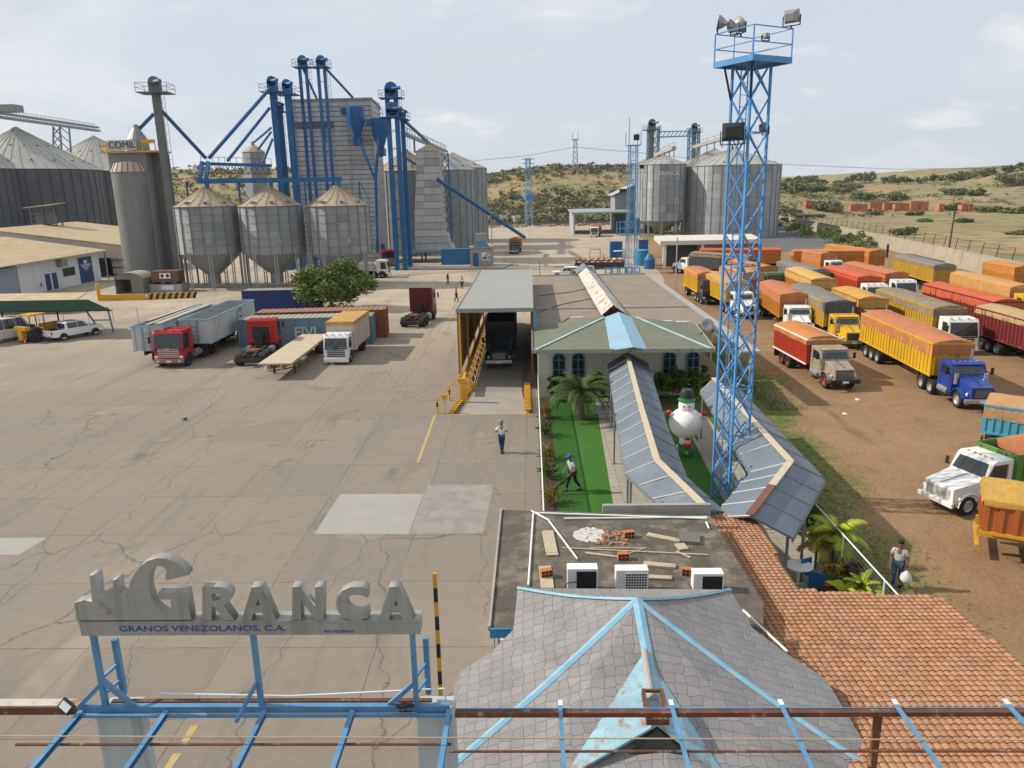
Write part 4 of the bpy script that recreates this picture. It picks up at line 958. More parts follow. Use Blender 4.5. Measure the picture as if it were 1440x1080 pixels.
def frond(q, R_, base, a_, el, L_, lw, n=14, droop=1.0, curl=0.0):
    pts = []; p_ = Vector(base); e = el; step = L_/n
    for i in range(n+1):
        pts.append(p_.copy()); p_ = p_+Vector((cos(a_)*cos(e), sin(a_)*cos(e), sin(e)))*step; e -= droop*(.05+.16*i/n)
    sd_ = Vector((-sin(a_), cos(a_), 0))
    for i in range(n):
        q.bar(pts[i], pts[i+1], .03*(1-i/n)+.008)
        f = i/n; ll = lw*(sin(pi*min(1, .18+f*.82))**.6)
        if i == 0: continue
        for s_ in (-1, 1):
            for k in range(2):
                o = pts[i].lerp(pts[i+1], k*.5); t_ = (pts[i+1]-pts[i]).normalized()
                e_ = o+(sd_*s_*.85+t_*.55).normalized()*ll*R_.uniform(.8, 1.1)+Vector((0,0,-ll*.35)); wv_ = t_*.035
                q.add([o-wv_, o+wv_, e_], [(0,1,2)])
def palm(label, loc, h, nf, L_, lw, lm, seed, trunk=.22, group=None, name='palm_tree', el=(-.1, 1.3)):
    R_ = random.Random(seed); th = thing(name, label, 'palm', loc, 0, group)
    for i in range(nf):
        q = MB(); frond(q, R_, (0,0,h), i*2.4+R_.uniform(-.3,.3), el[0]+(el[1]-el[0])*i/nf, L_*R_.uniform(.85,1.1), lw); q.build('frond', lm, th, norm=False)
    q = MB()
    if h > .6:
        for i in range(8): q.tube((0,0,h*i/8), (0,0,h*(i+1)/8+.02), trunk*(1.05-.3*i/8), 10, trunk*(.9-.3*i/8))
        q.build('trunk', BARK, th)
    return th
palm('palm with arching feathery fronds and a stout trunk on the lawn by the office', G(817, 590), 1.7, 30, 2.5, .55, L_PALM, 4, .26)
def shrub(label, loc, r, h, n, sz, lm, seed, group=None, name='shrub'):
    return tree(name, label, loc, (r, r, h*.5), h*.55, n, sz, lm, seed, group, .03, 9, 'shrub', 4)
for i, px_ in enumerate((928, 945, 962, 980)):
    shrub('yellow-green leafy shrub before the right office wall, %s from the walkway' % ('first', 'second', 'third', 'fourth')[i], (A(px_, 540, 47.4).x+.1, 47.3+.3*(i % 2), 0), .75, 1.9+.3*(i % 2), 750, .17, L_SHRUB, 20+i, 'shrubs along the office wall')
for i, (px_, y_) in enumerate(((782, 47.9), (838, 47.6))):
    shrub('dark shrub against the office wall left of the palm trunk' if i == 0 else 'dark shrub against the office wall between palm and walkway', (A(px_, 540, y_).x, y_, 0), .7, 1.6+.4*i, 600, .17, L_PALM, 30+i, 'dark shrubs behind the palm')
BEDW = ['nearest the flat roof', 'second from the flat roof', 'third from the flat roof', 'fourth from the flat roof', 'nearest the office wall']
for i, y_ in enumerate((31.0, 34.2, 36.8, 40.6, 44.0)):
    R_ = random.Random(60+i); sp_ = thing('spiky_plant', 'yellow-green spiky plant in the bed by the lawn fence, '+BEDW[i], 'plant', (.72, y_, .02), 0, 'spiky plants along the lawn fence')
    q = MB()
    for k in range(46):
        a_ = R_.uniform(0, 6.28); L_ = R_.uniform(.4, .85); e = R_.uniform(.35, 1.4); t_ = Vector((cos(a_)*cos(e), sin(a_)*cos(e)*1.2, sin(e)))*L_; s_ = Vector((-sin(a_), cos(a_), 0))*.035
        z_ = Vector((0,0,R_.uniform(.05,.4))); o = z_+Vector((R_.uniform(-.12,.12), R_.uniform(-.3,.3), 0)); q.add([o-s_, o+s_, o+t_*.6+s_*.9+Vector((0,0,.03)), o+t_+Vector((0,0,-.12*L_)), o+t_*.6-s_*.9+Vector((0,0,.03))], [(0,1,2,3,4)])
    q.build('leaves', L_GOLD if i % 2 == 0 else L_SHRUB, sp_, norm=False)
# right garden plants
palm('lime green feather palm bush leaning over the white pipe fence', G(1170, 795, 0), 1.25, 16, 1.25, .4, L_LIME, 41, .06, name='feather_palm')
palm('yellowish small feather palm left of the lime one in the right garden', G(1146, 800, 0), 1.0, 12, .85, .28, L_GOLD, 42, .05, name='feather_palm')
shrub('golden leafy shrub under the lime feather palm', G(1175, 822, 0), .42, .9, 260, .12, L_GOLD, 43)
shrub('crimson leafy shrub in the right garden by the fence', G(1196, 826, 0), .5, .9, 300, .12, L_RED, 44)
palm('lime fern bush at the tile roof edge, left one', G(1186, 846, .3), .25, 11, .75, .22, L_LIME, 45, .04, name='fern_bush', el=(.2,1.4))
palm('lime fern bush at the tile roof edge, upright middle one', G(1210, 842, .3), .35, 9, .8, .16, L_LIME, 46, .04, name='fern_bush', el=(.9,1.5))
palm('lime fern bush at the tile roof edge, right one next to the fence', G(1226, 850, .3), .2, 11, .7, .2, L_LIME, 47, .04, name='fern_bush', el=(.2,1.4))
shrub('dark leafy shrub at the end post of the blue-grey walkway', G(1136, 760, 0), .6, 1.7, 420, .15, L_PALM, 48)
# garden furniture
CHB = mat('blue_plastic', (.012,.09,.26), .45)
for lab, px_, py_, rz in (('blue garden chair beside the tile roof, back one of two', 1138, 822, .4), ('blue garden chair beside the tile roof, front one of two', 1149, 836, 2.6)):
    v = G(px_, py_); c_ = thing('garden_chair', lab, 'chair', (v.x, v.y, .012), rz, 'blue garden chairs')
    q = MB(); q.b2(-.22,.22,-.22,.22,.40,.44); q.build('seat', CHB, c_, bevel=.01)
    q = MB(); q.b2(-.22,.22,.19,.23,.44,.90); q.build('backrest', CHB, c_, bevel=.01)
    for sx in (-1, 1):
        for sy in (-1, 1): q = MB(); q.bar((sx*.2,sy*.2,0),(sx*.19,sy*.19,.4),.04); q.build('leg', CHB, c_)
v = G(1126, 822); tb = thing('garden_table', 'round white garden table half under the tile roof', 'table', (v.x-.1, v.y, .012))
q = MB(); q.lathe([(.02,.70),(.45,.70),(.46,.72),(.45,.74),(.02,.74)], 24); q.build('tabletop', WHITE, tb); q = MB(); q.tube((0,0,0),(0,0,.7),.04); q.b2(-.25,.25,-.04,.04,0,.04); q.build('pedestal', WHITE, tb)
q = MB(); v = G(1163, 838); q.box((v.x, v.y, .2), (.5,.4,.4), .2); q.box((v.x, v.y, .44), (.42,.36,.08), .2); tag(center(q.build('wooden_crate', mat('red_brown_wood', (.14,.06,.035), .8), bevel=.01)), 'red-brown wooden crate by the blue garden chairs', 'crate')
q = MB(); v = G(851, 583); q.b2(v.x-.75, v.x+.55, v.y-.03, v.y+.03, .03, .62); tag(center(q.build('notice_board', mat('pale_grey_board', (.5,.52,.53), .5, col2=(.3,.4,.5), lo=.55, hi=.6), bevel=.01)), 'low pale notice board on the lawn right of the palm trunk', 'board')
# ================================================================== PEOPLE
SKIN = mat('brown_skin', (.22,.11,.065), .6, var=.06); HAIR = mat('black_hair', (.015,.012,.01), .7)
def skinmesh(name, J, E, m_, parent, root=0, sub=2):
    me = bpy.data.meshes.new(name); me.from_pydata([j[0] for j in J], E, []); o = bpy.data.objects.new(name, me); COL.objects.link(o)
    bm = bmesh.new(); bm.from_mesh(me); lay = bm.verts.layers.skin.verify(); bm.verts.ensure_lookup_table()
    for v, j in zip(bm.verts, J): v[lay].radius = j[1] if isinstance(j[1], tuple) else (j[1], j[1]); v[lay].use_root = False
    bm.verts[root][lay].use_root = True; bm.to_mesh(me); bm.free()
    md = o.modifiers.new('skin', 'SKIN'); md.use_smooth_shade = True; md.branch_smoothing = .6
    ms = o.modifiers.new('sub', 'SUBSURF'); ms.levels = sub; ms.render_levels = sub
    dg = bpy.context.evaluated_depsgraph_get(); m2 = bpy.data.meshes.new_from_object(o.evaluated_get(dg)); bpy.data.objects.remove(o)
    m2.name = name; m2.materials.clear(); m2.materials.append(m_); o = bpy.data.objects.new(name, m2); COL.objects.link(o); o.parent = parent
    for p_ in m2.polygons: p_.use_smooth = True
    return o
def person(label, loc, rz, shirt, pants, cap=None, la=((-.25,.02,1.12),(-.24,-.06,.86)), ra=((.25,.02,1.12),(.24,-.06,.86)), lk=(-.10,-.04,.50), lf=(-.10,.0,.08), rk=(.10,-.04,.50), rf=(.10,.0,.08), lean=0.0, shoe=BLACK, headturn=(0,0), fingers=True, vest=None, scale=1.0):
    th = thing('person', label, 'person', loc, rz); th.scale = (scale,)*3
    # faces -Y locally
    pv, ch, nk, hd = Vector((0,0,.95)), Vector((0,-lean*.7,1.30)), Vector((0,-lean,1.49)), Vector((headturn[0]*.03,-lean*1.15-.02,1.62))
    V_ = Vector; la = [V_(v) for v in la]; ra = [V_(v) for v in ra]; lk, lf, rk, rf = V_(lk), V_(lf), V_(rk), V_(rf)
    sl, sr = V_((-.19,-lean*.85,1.42)), V_((.19,-lean*.85,1.42)); hl, hr_ = V_((-.10,0,.92)), V_((.10,0,.92))
    J = [(pv,(.15,.11)), (ch,(.17,.115)), (nk,.055), (hd,(.085,.10)), (hd+V_((0,0,.10)),(.075,.09)), (hl,.095), (lk,.062), (lf,.04), (lf+V_((0,-.17,-.045)),.032), (hr_,.095), (rk,.062), (rf,.04), (rf+V_((0,-.17,-.045)),.032), (sl,.065), (la[0],.045), (la[1],.030), (sr,.065), (ra[0],.045), (ra[1],.030)]
    E = [(0,1),(1,2),(2,3),(3,4),(0,5),(5,6),(6,7),(7,8),(0,9),(9,10),(10,11),(11,12),(1,13),(13,14),(14,15),(1,16),(16,17),(17,18)]
    def hand(i, el, wr):
        d = (wr-el).normalized(); s_ = d.cross(V_((0,0,1))); s_ = s_.normalized() if s_.length > .1 else V_((0,1,0))
        J.append((wr+d*.07, (.035,.018))); k = len(J)-1; E.append((i, k))
        if fingers:
            for f, L_ in ((-.027,.065),(-.009,.08),(.009,.076),(.027,.06)):
                J.append((wr+d*(.10+L_*.5)+s_*f, .009)); E.append((k, len(J)-1)); J.append((wr+d*(.09+L_)+s_*f+V_((0,-.012,0)), .008)); E.append((len(J)-2, len(J)-1))
            J.append((wr+d*.06+s_*.05, .010)); E.append((k, len(J)-1))
    hand(15, la[0], la[1]); hand(18, ra[0], ra[1])
    skinmesh('body', J, E, SKIN, th)
    u = .018
    skinmesh('shirt', [(pv+V_((0,0,.02)),(.16+u,.12+u)), (ch,(.18+u,.125+u)), (nk+V_((0,0,-.05)),.075), (sl,.085), (sl.lerp(la[0],.75),.068), (sr,.085), (sr.lerp(ra[0],.75),.068)], [(0,1),(1,2),(1,3),(3,4),(1,5),(5,6)], shirt, th, 1)
    if vest: skinmesh('vest', [(pv+V_((0,0,.08)),(.19,.15)), (ch,(.21,.155)), (nk+V_((0,0,-.09)),.09)], [(0,1),(1,2)], vest, th, 1)
    skinmesh('trousers', [(pv,(.16,.125)), (hl,.11), (lk,.078), (lf+V_((0,0,.05)),.062), (hr_,.11), (rk,.078), (rf+V_((0,0,.05)),.062)], [(0,1),(1,2),(2,3),(0,4),(4,5),(5,6)], pants, th, 0)
    for f in (lf, rf):
        q = MB(); a_ = f+V_((0,.03,-.04)); q.box(a_+V_((0,-.09,0)), (.10,.28,.085)); q.build('shoe', shoe, th, bevel=.025)
    if cap:
        q = MB(); c_ = hd+V_((0,0,.08)); q.lathe([(.108,0),(.112,.04),(.09,.10),(.04,.13),(.005,.135)], 16, c_); q.add([c_+V_(v) for v in ((-.09,-.07,.01),(.09,-.07,.01),(.07,-.20,-.01),(-.07,-.20,-.01),(-.09,-.07,.025),(.09,-.07,.025),(.07,-.20,.005),(-.07,-.20,.005))], [(3,2,1,0),(4,5,6,7),(0,1,5,4),(1,2,6,5),(2,3,7,6),(3,0,4,7)]); q.build('cap', cap, th, smooth=40)
    else:
        q = MB(); c_ = hd+V_((0,.015,.045)); q.lathe([(.094,0),(.104,.05),(.09,.10),(.05,.135),(.005,.145)], 16, c_); q.build('hair', HAIR, th, smooth=True)
    q = MB()
    for s_ in (-1, 1): ell(q, hd+V_((s_*.034,-.098,.03)), (.012,.008,.01), 8, 6)
    q.build('eyes', BLACK, th)
    q = MB(); q.tube(hd+V_((0,-.088,.035)), hd+V_((0,-.122,-.01)), .010, 6, .016); 
    for s_ in (-1, 1): ell(q, hd+V_((s_*.095,.0,.015)), (.012,.022,.03), 8, 6)
    q.build('nose_and_ears', SKIN, th, smooth=True)
    return th
WSH = mat('white_shirt', (.66,.64,.60), .85, var=.06); GSH = mat('pale_grey_shirt', (.42,.45,.50), .85, var=.08); JEAN = mat('blue_jeans', (.025,.05,.10), .85, var=.2, scale=8); NAVY = mat('navy_trousers', (.012,.016,.03), .85); CAPB = mat('blue_cap', (.02,.10,.32), .8); CAPL = mat('sky_blue_cap', (.05,.30,.52), .8); BOOT = mat('brown_boots', (.12,.05,.025), .7); REDS = mat('red_shirt', (.50,.03,.025), .8)
v = G(706, 637)
person('person in a sky blue cap and white shirt walking away across the concrete yard', v, pi+.1, WSH, JEAN, CAPL, la=((-.30,-.05,1.15),(-.12,-.25,1.12)), ra=((.32,-.0,1.17),(.16,-.25,1.2)), lk=(-.07,-.12,.50), lf=(-.04,-.05,.08), rk=(.07,.0,.50), rf=(.04,.16,.10), lean=.06, shoe=BOOT)
v = G(805, 690)
gd = person('person in a blue cap and pale shirt blowing leaves on the lawn', v, radians(-62), GSH, NAVY, CAPB, la=((-.30,-.05,1.15),(-.22,-.28,.98)), ra=((.30,-.02,1.13),(.2,-.24,.92)), lk=(-.09,-.18,.50), lf=(-.1,-.26,.08), rk=(.09,.12,.5), rf=(.1,.36,.10), lean=.10, shoe=BOOT)
bl = thing('leaf_blower', 'black leaf blower held low by the person on the lawn', 'leaf blower', v, radians(-62))
q = MB(); q.tube((.16,-.22,.86), (.02,-1.0,.28), .05, 10, .065); q.build('tube', BLACK, bl, smooth=40)
q = MB(); q.box((.2,-.1,.93), (.2,.28,.22)); q.build('motor', BLACK, bl, bevel=.04)
q = MB(); q.path([(.2,-.22,1.04),(.2,-.1,1.1),(.2,.03,1.04)], .02, 8); q.build('handle', mat('orange_plastic', (.55,.16,.03), .5), bl)
v = G(1260, 826)
pr = person('person in a pale shirt and dark jeans carrying a white bag outside the pipe fence', v, radians(-35), mat('lilac_grey_shirt', (.46,.45,.48), .85, var=.08), JEAN, None, la=((-.25,-.0,1.13),(-.23,-.12,.88)), ra=((.25,.0,1.13),(.27,-.06,.86)), lk=(-.1,-.12,.5), lf=(-.1,-.12,.08), rk=(.1,.02,.5), rf=(.1,.18,.1), scale=1.0)
bgm = mat('white_plastic_bag', (.68,.68,.62), .4, var=.1)
bgt = thing('plastic_bag', 'white plastic bag in the hand of the person outside the fence', 'bag', v, radians(-35))
q = MB(); q.lathe([(.02,.28),(.14,.32),(.19,.45),(.16,.60),(.07,.70),(.03,.76)], 14, (.27,-.08,0)); q.build('bag_body', bgm, bgt, smooth=True)
q = MB(); q.tube((.27,-.08,.74),(.275,-.07,.82),.02); q.build('bag_handle', bgm, bgt)
for lab, px_, py_, rz, sh, pa, cp_ in (('distant person in dark blue with a white helmet by the weighbridge shed', 630, 400, 1.2, mat('dark_blue_overall', (.02,.035,.09), .8), JEAN, WHITE), ('distant person in white shirt and black trousers near the weighbridge shed', 650, 406, .1, WSH, NAVY, None), ('distant person in a red shirt striding beside the weighbridge shed', 642, 424, 1.4, REDS, NAVY, None)):
    person(lab, G(px_, py_), rz, sh, pa, cp_, lk=(-.09,-.15,.5), lf=(-.1,-.22,.08), rk=(.09,.08,.5), rf=(.1,.30,.1), fingers=True)
# ================================================================== SILOS
GSET = [GALV, GALV2, GALV3]
RIBM = mat('silo_stiffener', (.19,.195,.20), .5, .35, var=.15)
CONEM = mat('galvanised_cone_roof', (.40,.39,.36), .55, .25, var=.12, scale=.8, col2=(.30,.25,.19), lo=.52, hi=.72)
CONER = mat('rust_tinged_cone_roof', (.38,.31,.22), .65, .15, var=.15, scale=.9, col2=(.25,.13,.07), lo=.52, hi=.7)
CONED = mat('dark_galvanised_cone', (.27,.265,.25), .6, .25, var=.15, scale=.8)
def silo(label, cx, cy, r, z0, ze, zp, mats, cone, nrib=24, hopper=None, seed=0, group=None, name='grain_silo', rings=7, ladder_a=None, ribs=True, hatch=(), port=None, ribm=None):
    R_ = random.Random(seed); th = thing(name, label, 'silo', (cx, cy, 0), 0, group); n = nrib*2
    q = MB(); prof = [(r, z0+(ze-z0)*i/rings) for i in range(rings+1)]
    pick = [(R_.choice((1,2)) if R_.random() < .22 else 0) for _ in range(rings*nrib+4)]
    q.lathe(prof, n, (0,0,0), mi=lambda k: pick[min(len(pick)-1, (k//n)*nrib+(k % n)//2)], caps=False)
    q.build('wall', mats, th, smooth=30)
    if ribs:
        q = MB()
        for i in range(nrib):
            a = 2*pi*i/nrib+.02; q.box(((r+.05)*cos(a), (r+.05)*sin(a), (z0+ze)/2), (.12, .10, ze-z0-.02), a)
        q.build('stiffeners', ribm or RIBM, th)
    q = MB()
    for i in range(1, rings):
        z = z0+(ze-z0)*i/rings; q.lathe([(r+.02, z-.03), (r+.045, z), (r+.02, z+.03)], n, caps=False)
    q.lathe([(r+.01, ze-.02), (r+.13, ze-.02), (r+.15, ze+.05), (r-.1, ze+.09)], n, caps=False); q.build('rings', ribm or RIBM, th)
    q = MB(); q.lathe([(r+.10, ze+.02), (r*.5, ze+(zp-ze)*.52), (.55, zp-.05), (.5, zp+.25), (.02, zp+.3)], n, caps=False); rf = q.build('cone_roof', cone, th, smooth=30)
    q = MB()
    for i in range(nrib):
        a = 2*pi*i/nrib; q.bar((r*cos(a)*1.01, r*sin(a)*1.01, ze+.07), (.55*cos(a), .55*sin(a), zp+.02), .07, .07)
    q.build('roof_ribs', cone, rf)
    for (a, f) in hatch:
        q = MB(); rr = r*f; z = ze+(zp-ze)*(1-f)+.12; q.box((rr*cos(a), rr*sin(a), z), (.7, .5, .32), a); q.build('roof_vent', RIBM, rf, bevel=.03)
    if hopper is not None:
        zb, rb = hopper
        q = MB(); q.lathe([(rb, zb), (r*.985, z0)], n, caps=False); q.build('hopper', GALV2, th, smooth=30)
        q = MB(); q.tube((0,0,zb+.1), (0,0,.6), rb*.8, 12); q.build('outlet', STEEL, th)
        for i in range(nrib//2):
            a = 2*pi*i/(nrib//2)+pi/nrib; x_, y_ = (r+.02)*cos(a), (r+.02)*sin(a)
            q = MB(); ca, sa = -sin(a)*.19, cos(a)*.19
            q.bar((x_-ca, y_-sa, 0), (x_-ca, y_-sa, z0+.3), .13); q.bar((x_+ca, y_+sa, 0), (x_+ca, y_+sa, z0+.3), .13)
            for k in range(7): q.bar((x_-ca, y_-sa, .3+k*z0/7), (x_+ca, y_+sa, .3+k*z0/7), .06)
            q.build('leg', GALV3, th)
    if ladder_a is not None:
        a = ladder_a; q = MB(); ex, ey = -sin(a)*.25, cos(a)*.25; bx, by = (r+.22)*cos(a), (r+.22)*sin(a)
        for s_ in (-1, 1): q.bar((bx+ex*s_, by+ey*s_, z0*.6), (bx+ex*s_, by+ey*s_, ze+.8), .05)
        for k in range(int((ze-z0)/.5)): q.bar((bx-ex, by-ey, z0+k*.5), (bx+ex, by+ey, z0+k*.5), .035)
        for k in range(int((ze-z0)/1.5)):
            z = z0+1+k*1.5; q.path([(bx+.35*cos(a+t_)+ex*0, by+.35*sin(a+t_), z) for t_ in (-1.5,-.8,0,.8,1.5)], .025, 5)
        q.build('ladder', RIBM, th)
    if port:
        a, z, s_ = port; q = MB(); q.X = Matrix.Rotation(a, 4, 'Z') @ Matrix.Translation((r+.03, 0, z)) @ Matrix.Rotation(pi/2, 4, 'Y'); q.lathe([(s_, 0), (s_*.95, .1), (.01, .12)], 16); q.build('manhole', GALV3, th)
    return th
def zat(px, py, Y): return A(px, py, Y).z
# three hopper bins
Yb = 114.5
for i, (pxc, r, lab) in enumerate(((291, 4.6, 'galvanised hopper bin on legs, leftmost of three, rusty cone roof'), (381, 4.6, 'galvanised hopper bin on legs, middle of three in a row'), (476, 4.6, 'galvanised hopper bin on legs, right of three, behind the acacia tree'))):
    c = A(pxc, 300, Yb); ze = zat(pxc, 291-i*.5, Yb-4.2); zp = zat(pxc, 264.5-i*.5, Yb); z0 = zat(pxc, 358, Yb-4.2)
    silo(lab, c.x, Yb, r, z0, ze, zp, [GALV, GALV2, GALV3], CONER, 18, (2.2, 1.2), 3+i, 'hopper bins', 'hopper_bin', 6, None, True, [(-1.2-.0, .82), (-1.9, .82), (-.5, .82), (-2.6, .82)], (radians(-62 if i else -70), z0+1.9, .42))
# COMIL tower silo
Yc = 118.0; c = A(193, 300, Yc)
PINKCONE = mat('dusty_pink_cap', (.47,.36,.28), .7, var=.12); DGALV = mat('dark_grey_tank', (.20,.205,.20), .55, .25, var=.15, scale=.6, streak=.5)
cm = thing('tank_tower', 'tall grey cylindrical tank tower with a COMIL sign and yellow top platform', 'tower', (c.x, Yc, 0))
zt_ = zat(190, 241, Yc-3.2)
q = MB(); q.lathe([(2.85, 0), (2.85, zt_)], 40, (0,0,0)); q.build('tank_wall', DGALV, cm, smooth=30)
q = MB(); q.lathe([(2.95, zt_), (2.3, zt_+1.3), (.1, zt_+1.9)], 40, caps=False); q.build('cap_roof', PINKCONE, cm, smooth=30)
q = MB()
for i in range(20): a = 2*pi*i/20; q.bar((2.95*cos(a), 2.95*sin(a), zt_+.03), (2.3*cos(a), 2.3*sin(a), zt_+1.33), .08)
q.build('cap_ribs', DARK, cm)
zh = zat(190, 205, Yc); 
q = MB(); q.b2(-2.7, 3.0, -1.0, 3.2, 0, zh-.8); q.build('box_section', GALV2, cm)
q = MB(); q.b2(3.0, 4.6, .8, 3.4, 0, zh-1.2); q.build('side_duct', mat('brown_grey_sheet', (.17,.165,.15), .7, var=.2, streak=.4, wave=('Z', 6), bump=.02), cm)
q = MB(); q.b2(-3.4, 5.0, -1.6, 3.2, zh-1.05, zh-.8); [q.b2(x_, x_+.12, -1.7, -1.6, zh-1.0, zh+.7) for x_ in (-3.4,-2.4,3.0,4.0,4.9)]; q.b2(2.9, 5.0, -1.68, -1.62, zh+.2, zh+.75); q.b2(-3.4,-2.4,-1.7,-1.62,zh-.2,zh+.1); q.build('platform', YEL, cm)
q = MB(); q.b2(-2.0, 2.2, -1.9, -1.72, zh-.72, zh+.72); sb = q.build('sign_board', mat('grey_sign_board', (.42,.43,.42), .6), cm)
curve_mesh('lettering', None, .05, BLACK, sb, Matrix.Translation((.1, -1.90, zh-.0)) @ frame((0,0,0), (1,0,0), (0,0,1)), text='COMIL', size=1.35, offset=.0)
q = MB(); q.lathe([(1.6, zh-.8), (1.5, zh+.9), (.5, zh+2.6), (.35, zh+3.1)], 16, (1.2, .8, 0)); q.build('inlet_cone', STEEL, cm)
# arched hut at its foot
v = G(185, 413); hu = thing('arched_hut', 'small arched sheet-metal hut at the foot of the grey tank tower', 'hut', (v.x, v.y+1.5, 0))
HUT = mat('green_grey_hut_sheet', (.17,.175,.15), .7, var=.15, scale=1)
q = MB(); arc = [(2.1*cos(pi-k*pi/12), 2.1+1.0*sin(k*pi/12)) for k in range(13)]
for a, b in zip(arc, arc[1:]): q.slab([(a[0], -1.9, a[1]), (b[0], -1.9, b[1]), (b[0], 1.9, b[1]), (a[0], 1.9, a[1])], .06)
q.build('arched_roof', mat('tan_arched_roof', (.40,.36,.28), .6), hu)
q = MB(); q.b2(-2.1,-2.0,-1.8,1.8,0,2.15); q.b2(2.0,2.1,-1.8,1.8,0,2.15); q.b2(.3,2.0,-1.8,-1.7,0,2.1); q.b2(-2.0,2.0,1.7,1.8,0,2.2); q.prism([(a, b) for a, b in arc], (0,-1.75,0), (1,0,0), (0,0,1), (0,.05,0)); q.build('wall', HUT, hu)
v = G(234, 411); bx = thing('hazard_tank_box', 'brown box tank with a black-on-white hazard board on a concrete plinth', 'tank', (v.x, v.y+1, 0))
q = MB(); q.b2(-2.0,2.0,-.9,1.2,1.5,3.1); q.build('tank_box', mat('brown_tank', (.15,.085,.05), .7, var=.2), bx, bevel=.05)
q = MB(); q.b2(-2.4,2.4,-1.1,1.4,0,1.15); q.build('plinth', CONC, bx); q = MB(); [q.b2(x_-.1,x_+.1,-.8,1.0,1.15,1.5) for x_ in (-1.6,0,1.6)]; q.build('support', DARK, bx)
q = MB(); q.b2(-.75,.85,-.93,-.905,2.0,2.8); hb = q.build('hazard_board', WHITE, bx)
q = MB()
for x_ in (-.35,.45): q.prism([(.30*cos(pi/2*k), .30*sin(pi/2*k)) for k in range(4)], (x_,-.935,2.4), (1,0,0), (0,0,1), (0,-.01,0))
q.build('hazard_mark', BLACK, hb)
q = MB(); q.b2(-.6,1.2,-1.13,-1.105,.35,1.0); q.build('notice', mat('pale_notice', (.6,.68,.74), .5), bx)
# yellow barrier kerb with hazard stripes
bk = thing('yellow_barrier', 'long yellow concrete barrier with black hazard stripes in front of the tank tower', 'barrier', (-55, 103, 0))
p0, p1, p2 = G(140, 423), G(205, 421.5), G(275, 419)
q = MB(); q.bar(p0+Vector((0,0,.4)), p1+Vector((0,0,.4)), .3, .8); q.tube(p0, p0+Vector((0,0,2.4)), .25, 10); q.build('barrier_wall', YEL, bk, world=True)
ms_ = [YEL, BLACK]
q = MB(); n_ = 16
for i in range(n_):
    a = p1.lerp(p2, i/n_); b = p1.lerp(p2, (i+1)/n_); q.mi = i % 2; sh_ = (p2-p1)/n_*.8
    q.add([a, b, b+sh_+Vector((0,0,.8)), a+sh_+Vector((0,0,.8))], [(0,1,2,3)]); D_ = Vector((.1,.3,0)); q.add([a+sh_+Vector((0,0,.8)), b+sh_+Vector((0,0,.8)), b+sh_+Vector((0,0,.8))+D_, a+sh_+Vector((0,0,.8))+D_], [(0,1,2,3)])
q.build('striped_wall', ms_, bk, world=True)
for px_, py_, h in ((209, 410, 2.2), (138, 388, 1.4)):
    v = G(px_, py_); q = MB(); q.tube(v, v+Vector((0,0,h)), .16, 10); tag(center(q.build('bollard', YEL)), 'yellow bollard between the arched hut and the brown tank' if h > 2 else 'yellow bollard beside the open shed by the blue door', 'bollard')
# elevators
def elevator(label, px, Yd, ytop, ybot=None, w=.75, gap=1.5, twin=True, m_=DBLUE, head=1.3, rail=True, name='bucket_elevator', plat=1.8, ry=0.0, group=None, base=0.0):
    c = A(px, ytop, Yd); th = thing(name, label, 'elevator', (c.x, Yd, 0), ry, group); zt = c.z
    for s_ in ((-1, 1) if twin else (0,)):
        q = MB(); q.b2(s_*gap/2-w/2, s_*gap/2+w/2, -w*.45, w*.45, base, zt-head*1.3); q.build('casing_leg', m_, th)
    q = MB(); q.X = Matrix.Translation((0, 0, zt-head)); R0 = gap/2+w/2 if twin else w*.8
    q.lathe([(.05,-w*.5),(R0*.96,-w*.5),(R0,-w*.42),(R0,w*.42),(R0*.96,w*.5),(.05,w*.5)], 24, (0,0,0), 'y'); q.b2(-R0, R0, -w*.5, w*.5, -head*.9, 0)
    q.build('head_casing', m_, th, smooth=30)
    q = MB(); q.tube((R0*.2,-w*.4,zt-head),(R0*1.5,-w*1.2,zt-head), .3, 10); q.build('drive_motor', m_, th)
    q = MB(); zz_ = zt-head*1.9; q.b2(-R0-plat*.5, R0+plat*.5, -w-.7, w+.7, zz_-.12, zz_); q.build('platform', m_, th)
    if rail:
        q = MB()
        for x_ in (-R0-plat*.5, 0, R0+plat*.5):
            for y_ in (-w-.7, w+.7): q.bar((x_, y_, zz_), (x_, y_, zz_+1.2), .06)
        for z_ in (.6, 1.2):
            for y_ in (-w-.7, w+.7): q.bar((-R0-plat*.5, y_, zz_+z_), (R0+plat*.5, y_, zz_+z_), .05)
            for x_ in (-R0-plat*.5, R0+plat*.5): q.bar((x_, -w-.7, zz_+z_), (x_, w+.7, zz_+z_), .05)
        q.build('railing', m_, th)
        q = MB(); x_ = gap/2+w*.5+.2 if twin else w*.5+.3
        for s_ in (-.2, .2): q.bar((x_+.25+s_, -w*.3, base), (x_+.25+s_, -w*.3, zz_), .05)
        for i in range(int(zz_/1.2)): q.bar((x_+.05, -w*.3, 1+i*1.2), (x_+.45, -w*.3, 1+i*1.2), .04)
        for i in range(int(zz_/3)): q.bar((-R0, 0, 3+i*3), (R0, 0, 3+i*3), .08)
        q.build('ladder', m_, th)
    return th, c
GREYL = mat('grey_elevator', (.13,.14,.135), .5, .2, var=.15, scale=.4)
e1, c1_ = elevator('tall grey elevator leg with a railed head platform beside the COMIL tank tower', 215, 115.5, 99, w=1.0, twin=False, m_=GREYL, head=1.6, plat=2.8)
e1.rotation_euler.z = .1
elevator('round-headed blue elevator, left of the close pair behind the middle hopper bin', 381, 140, 97, w=1.05, twin=False, head=2.0, plat=2.0, group='blue bucket elevators')
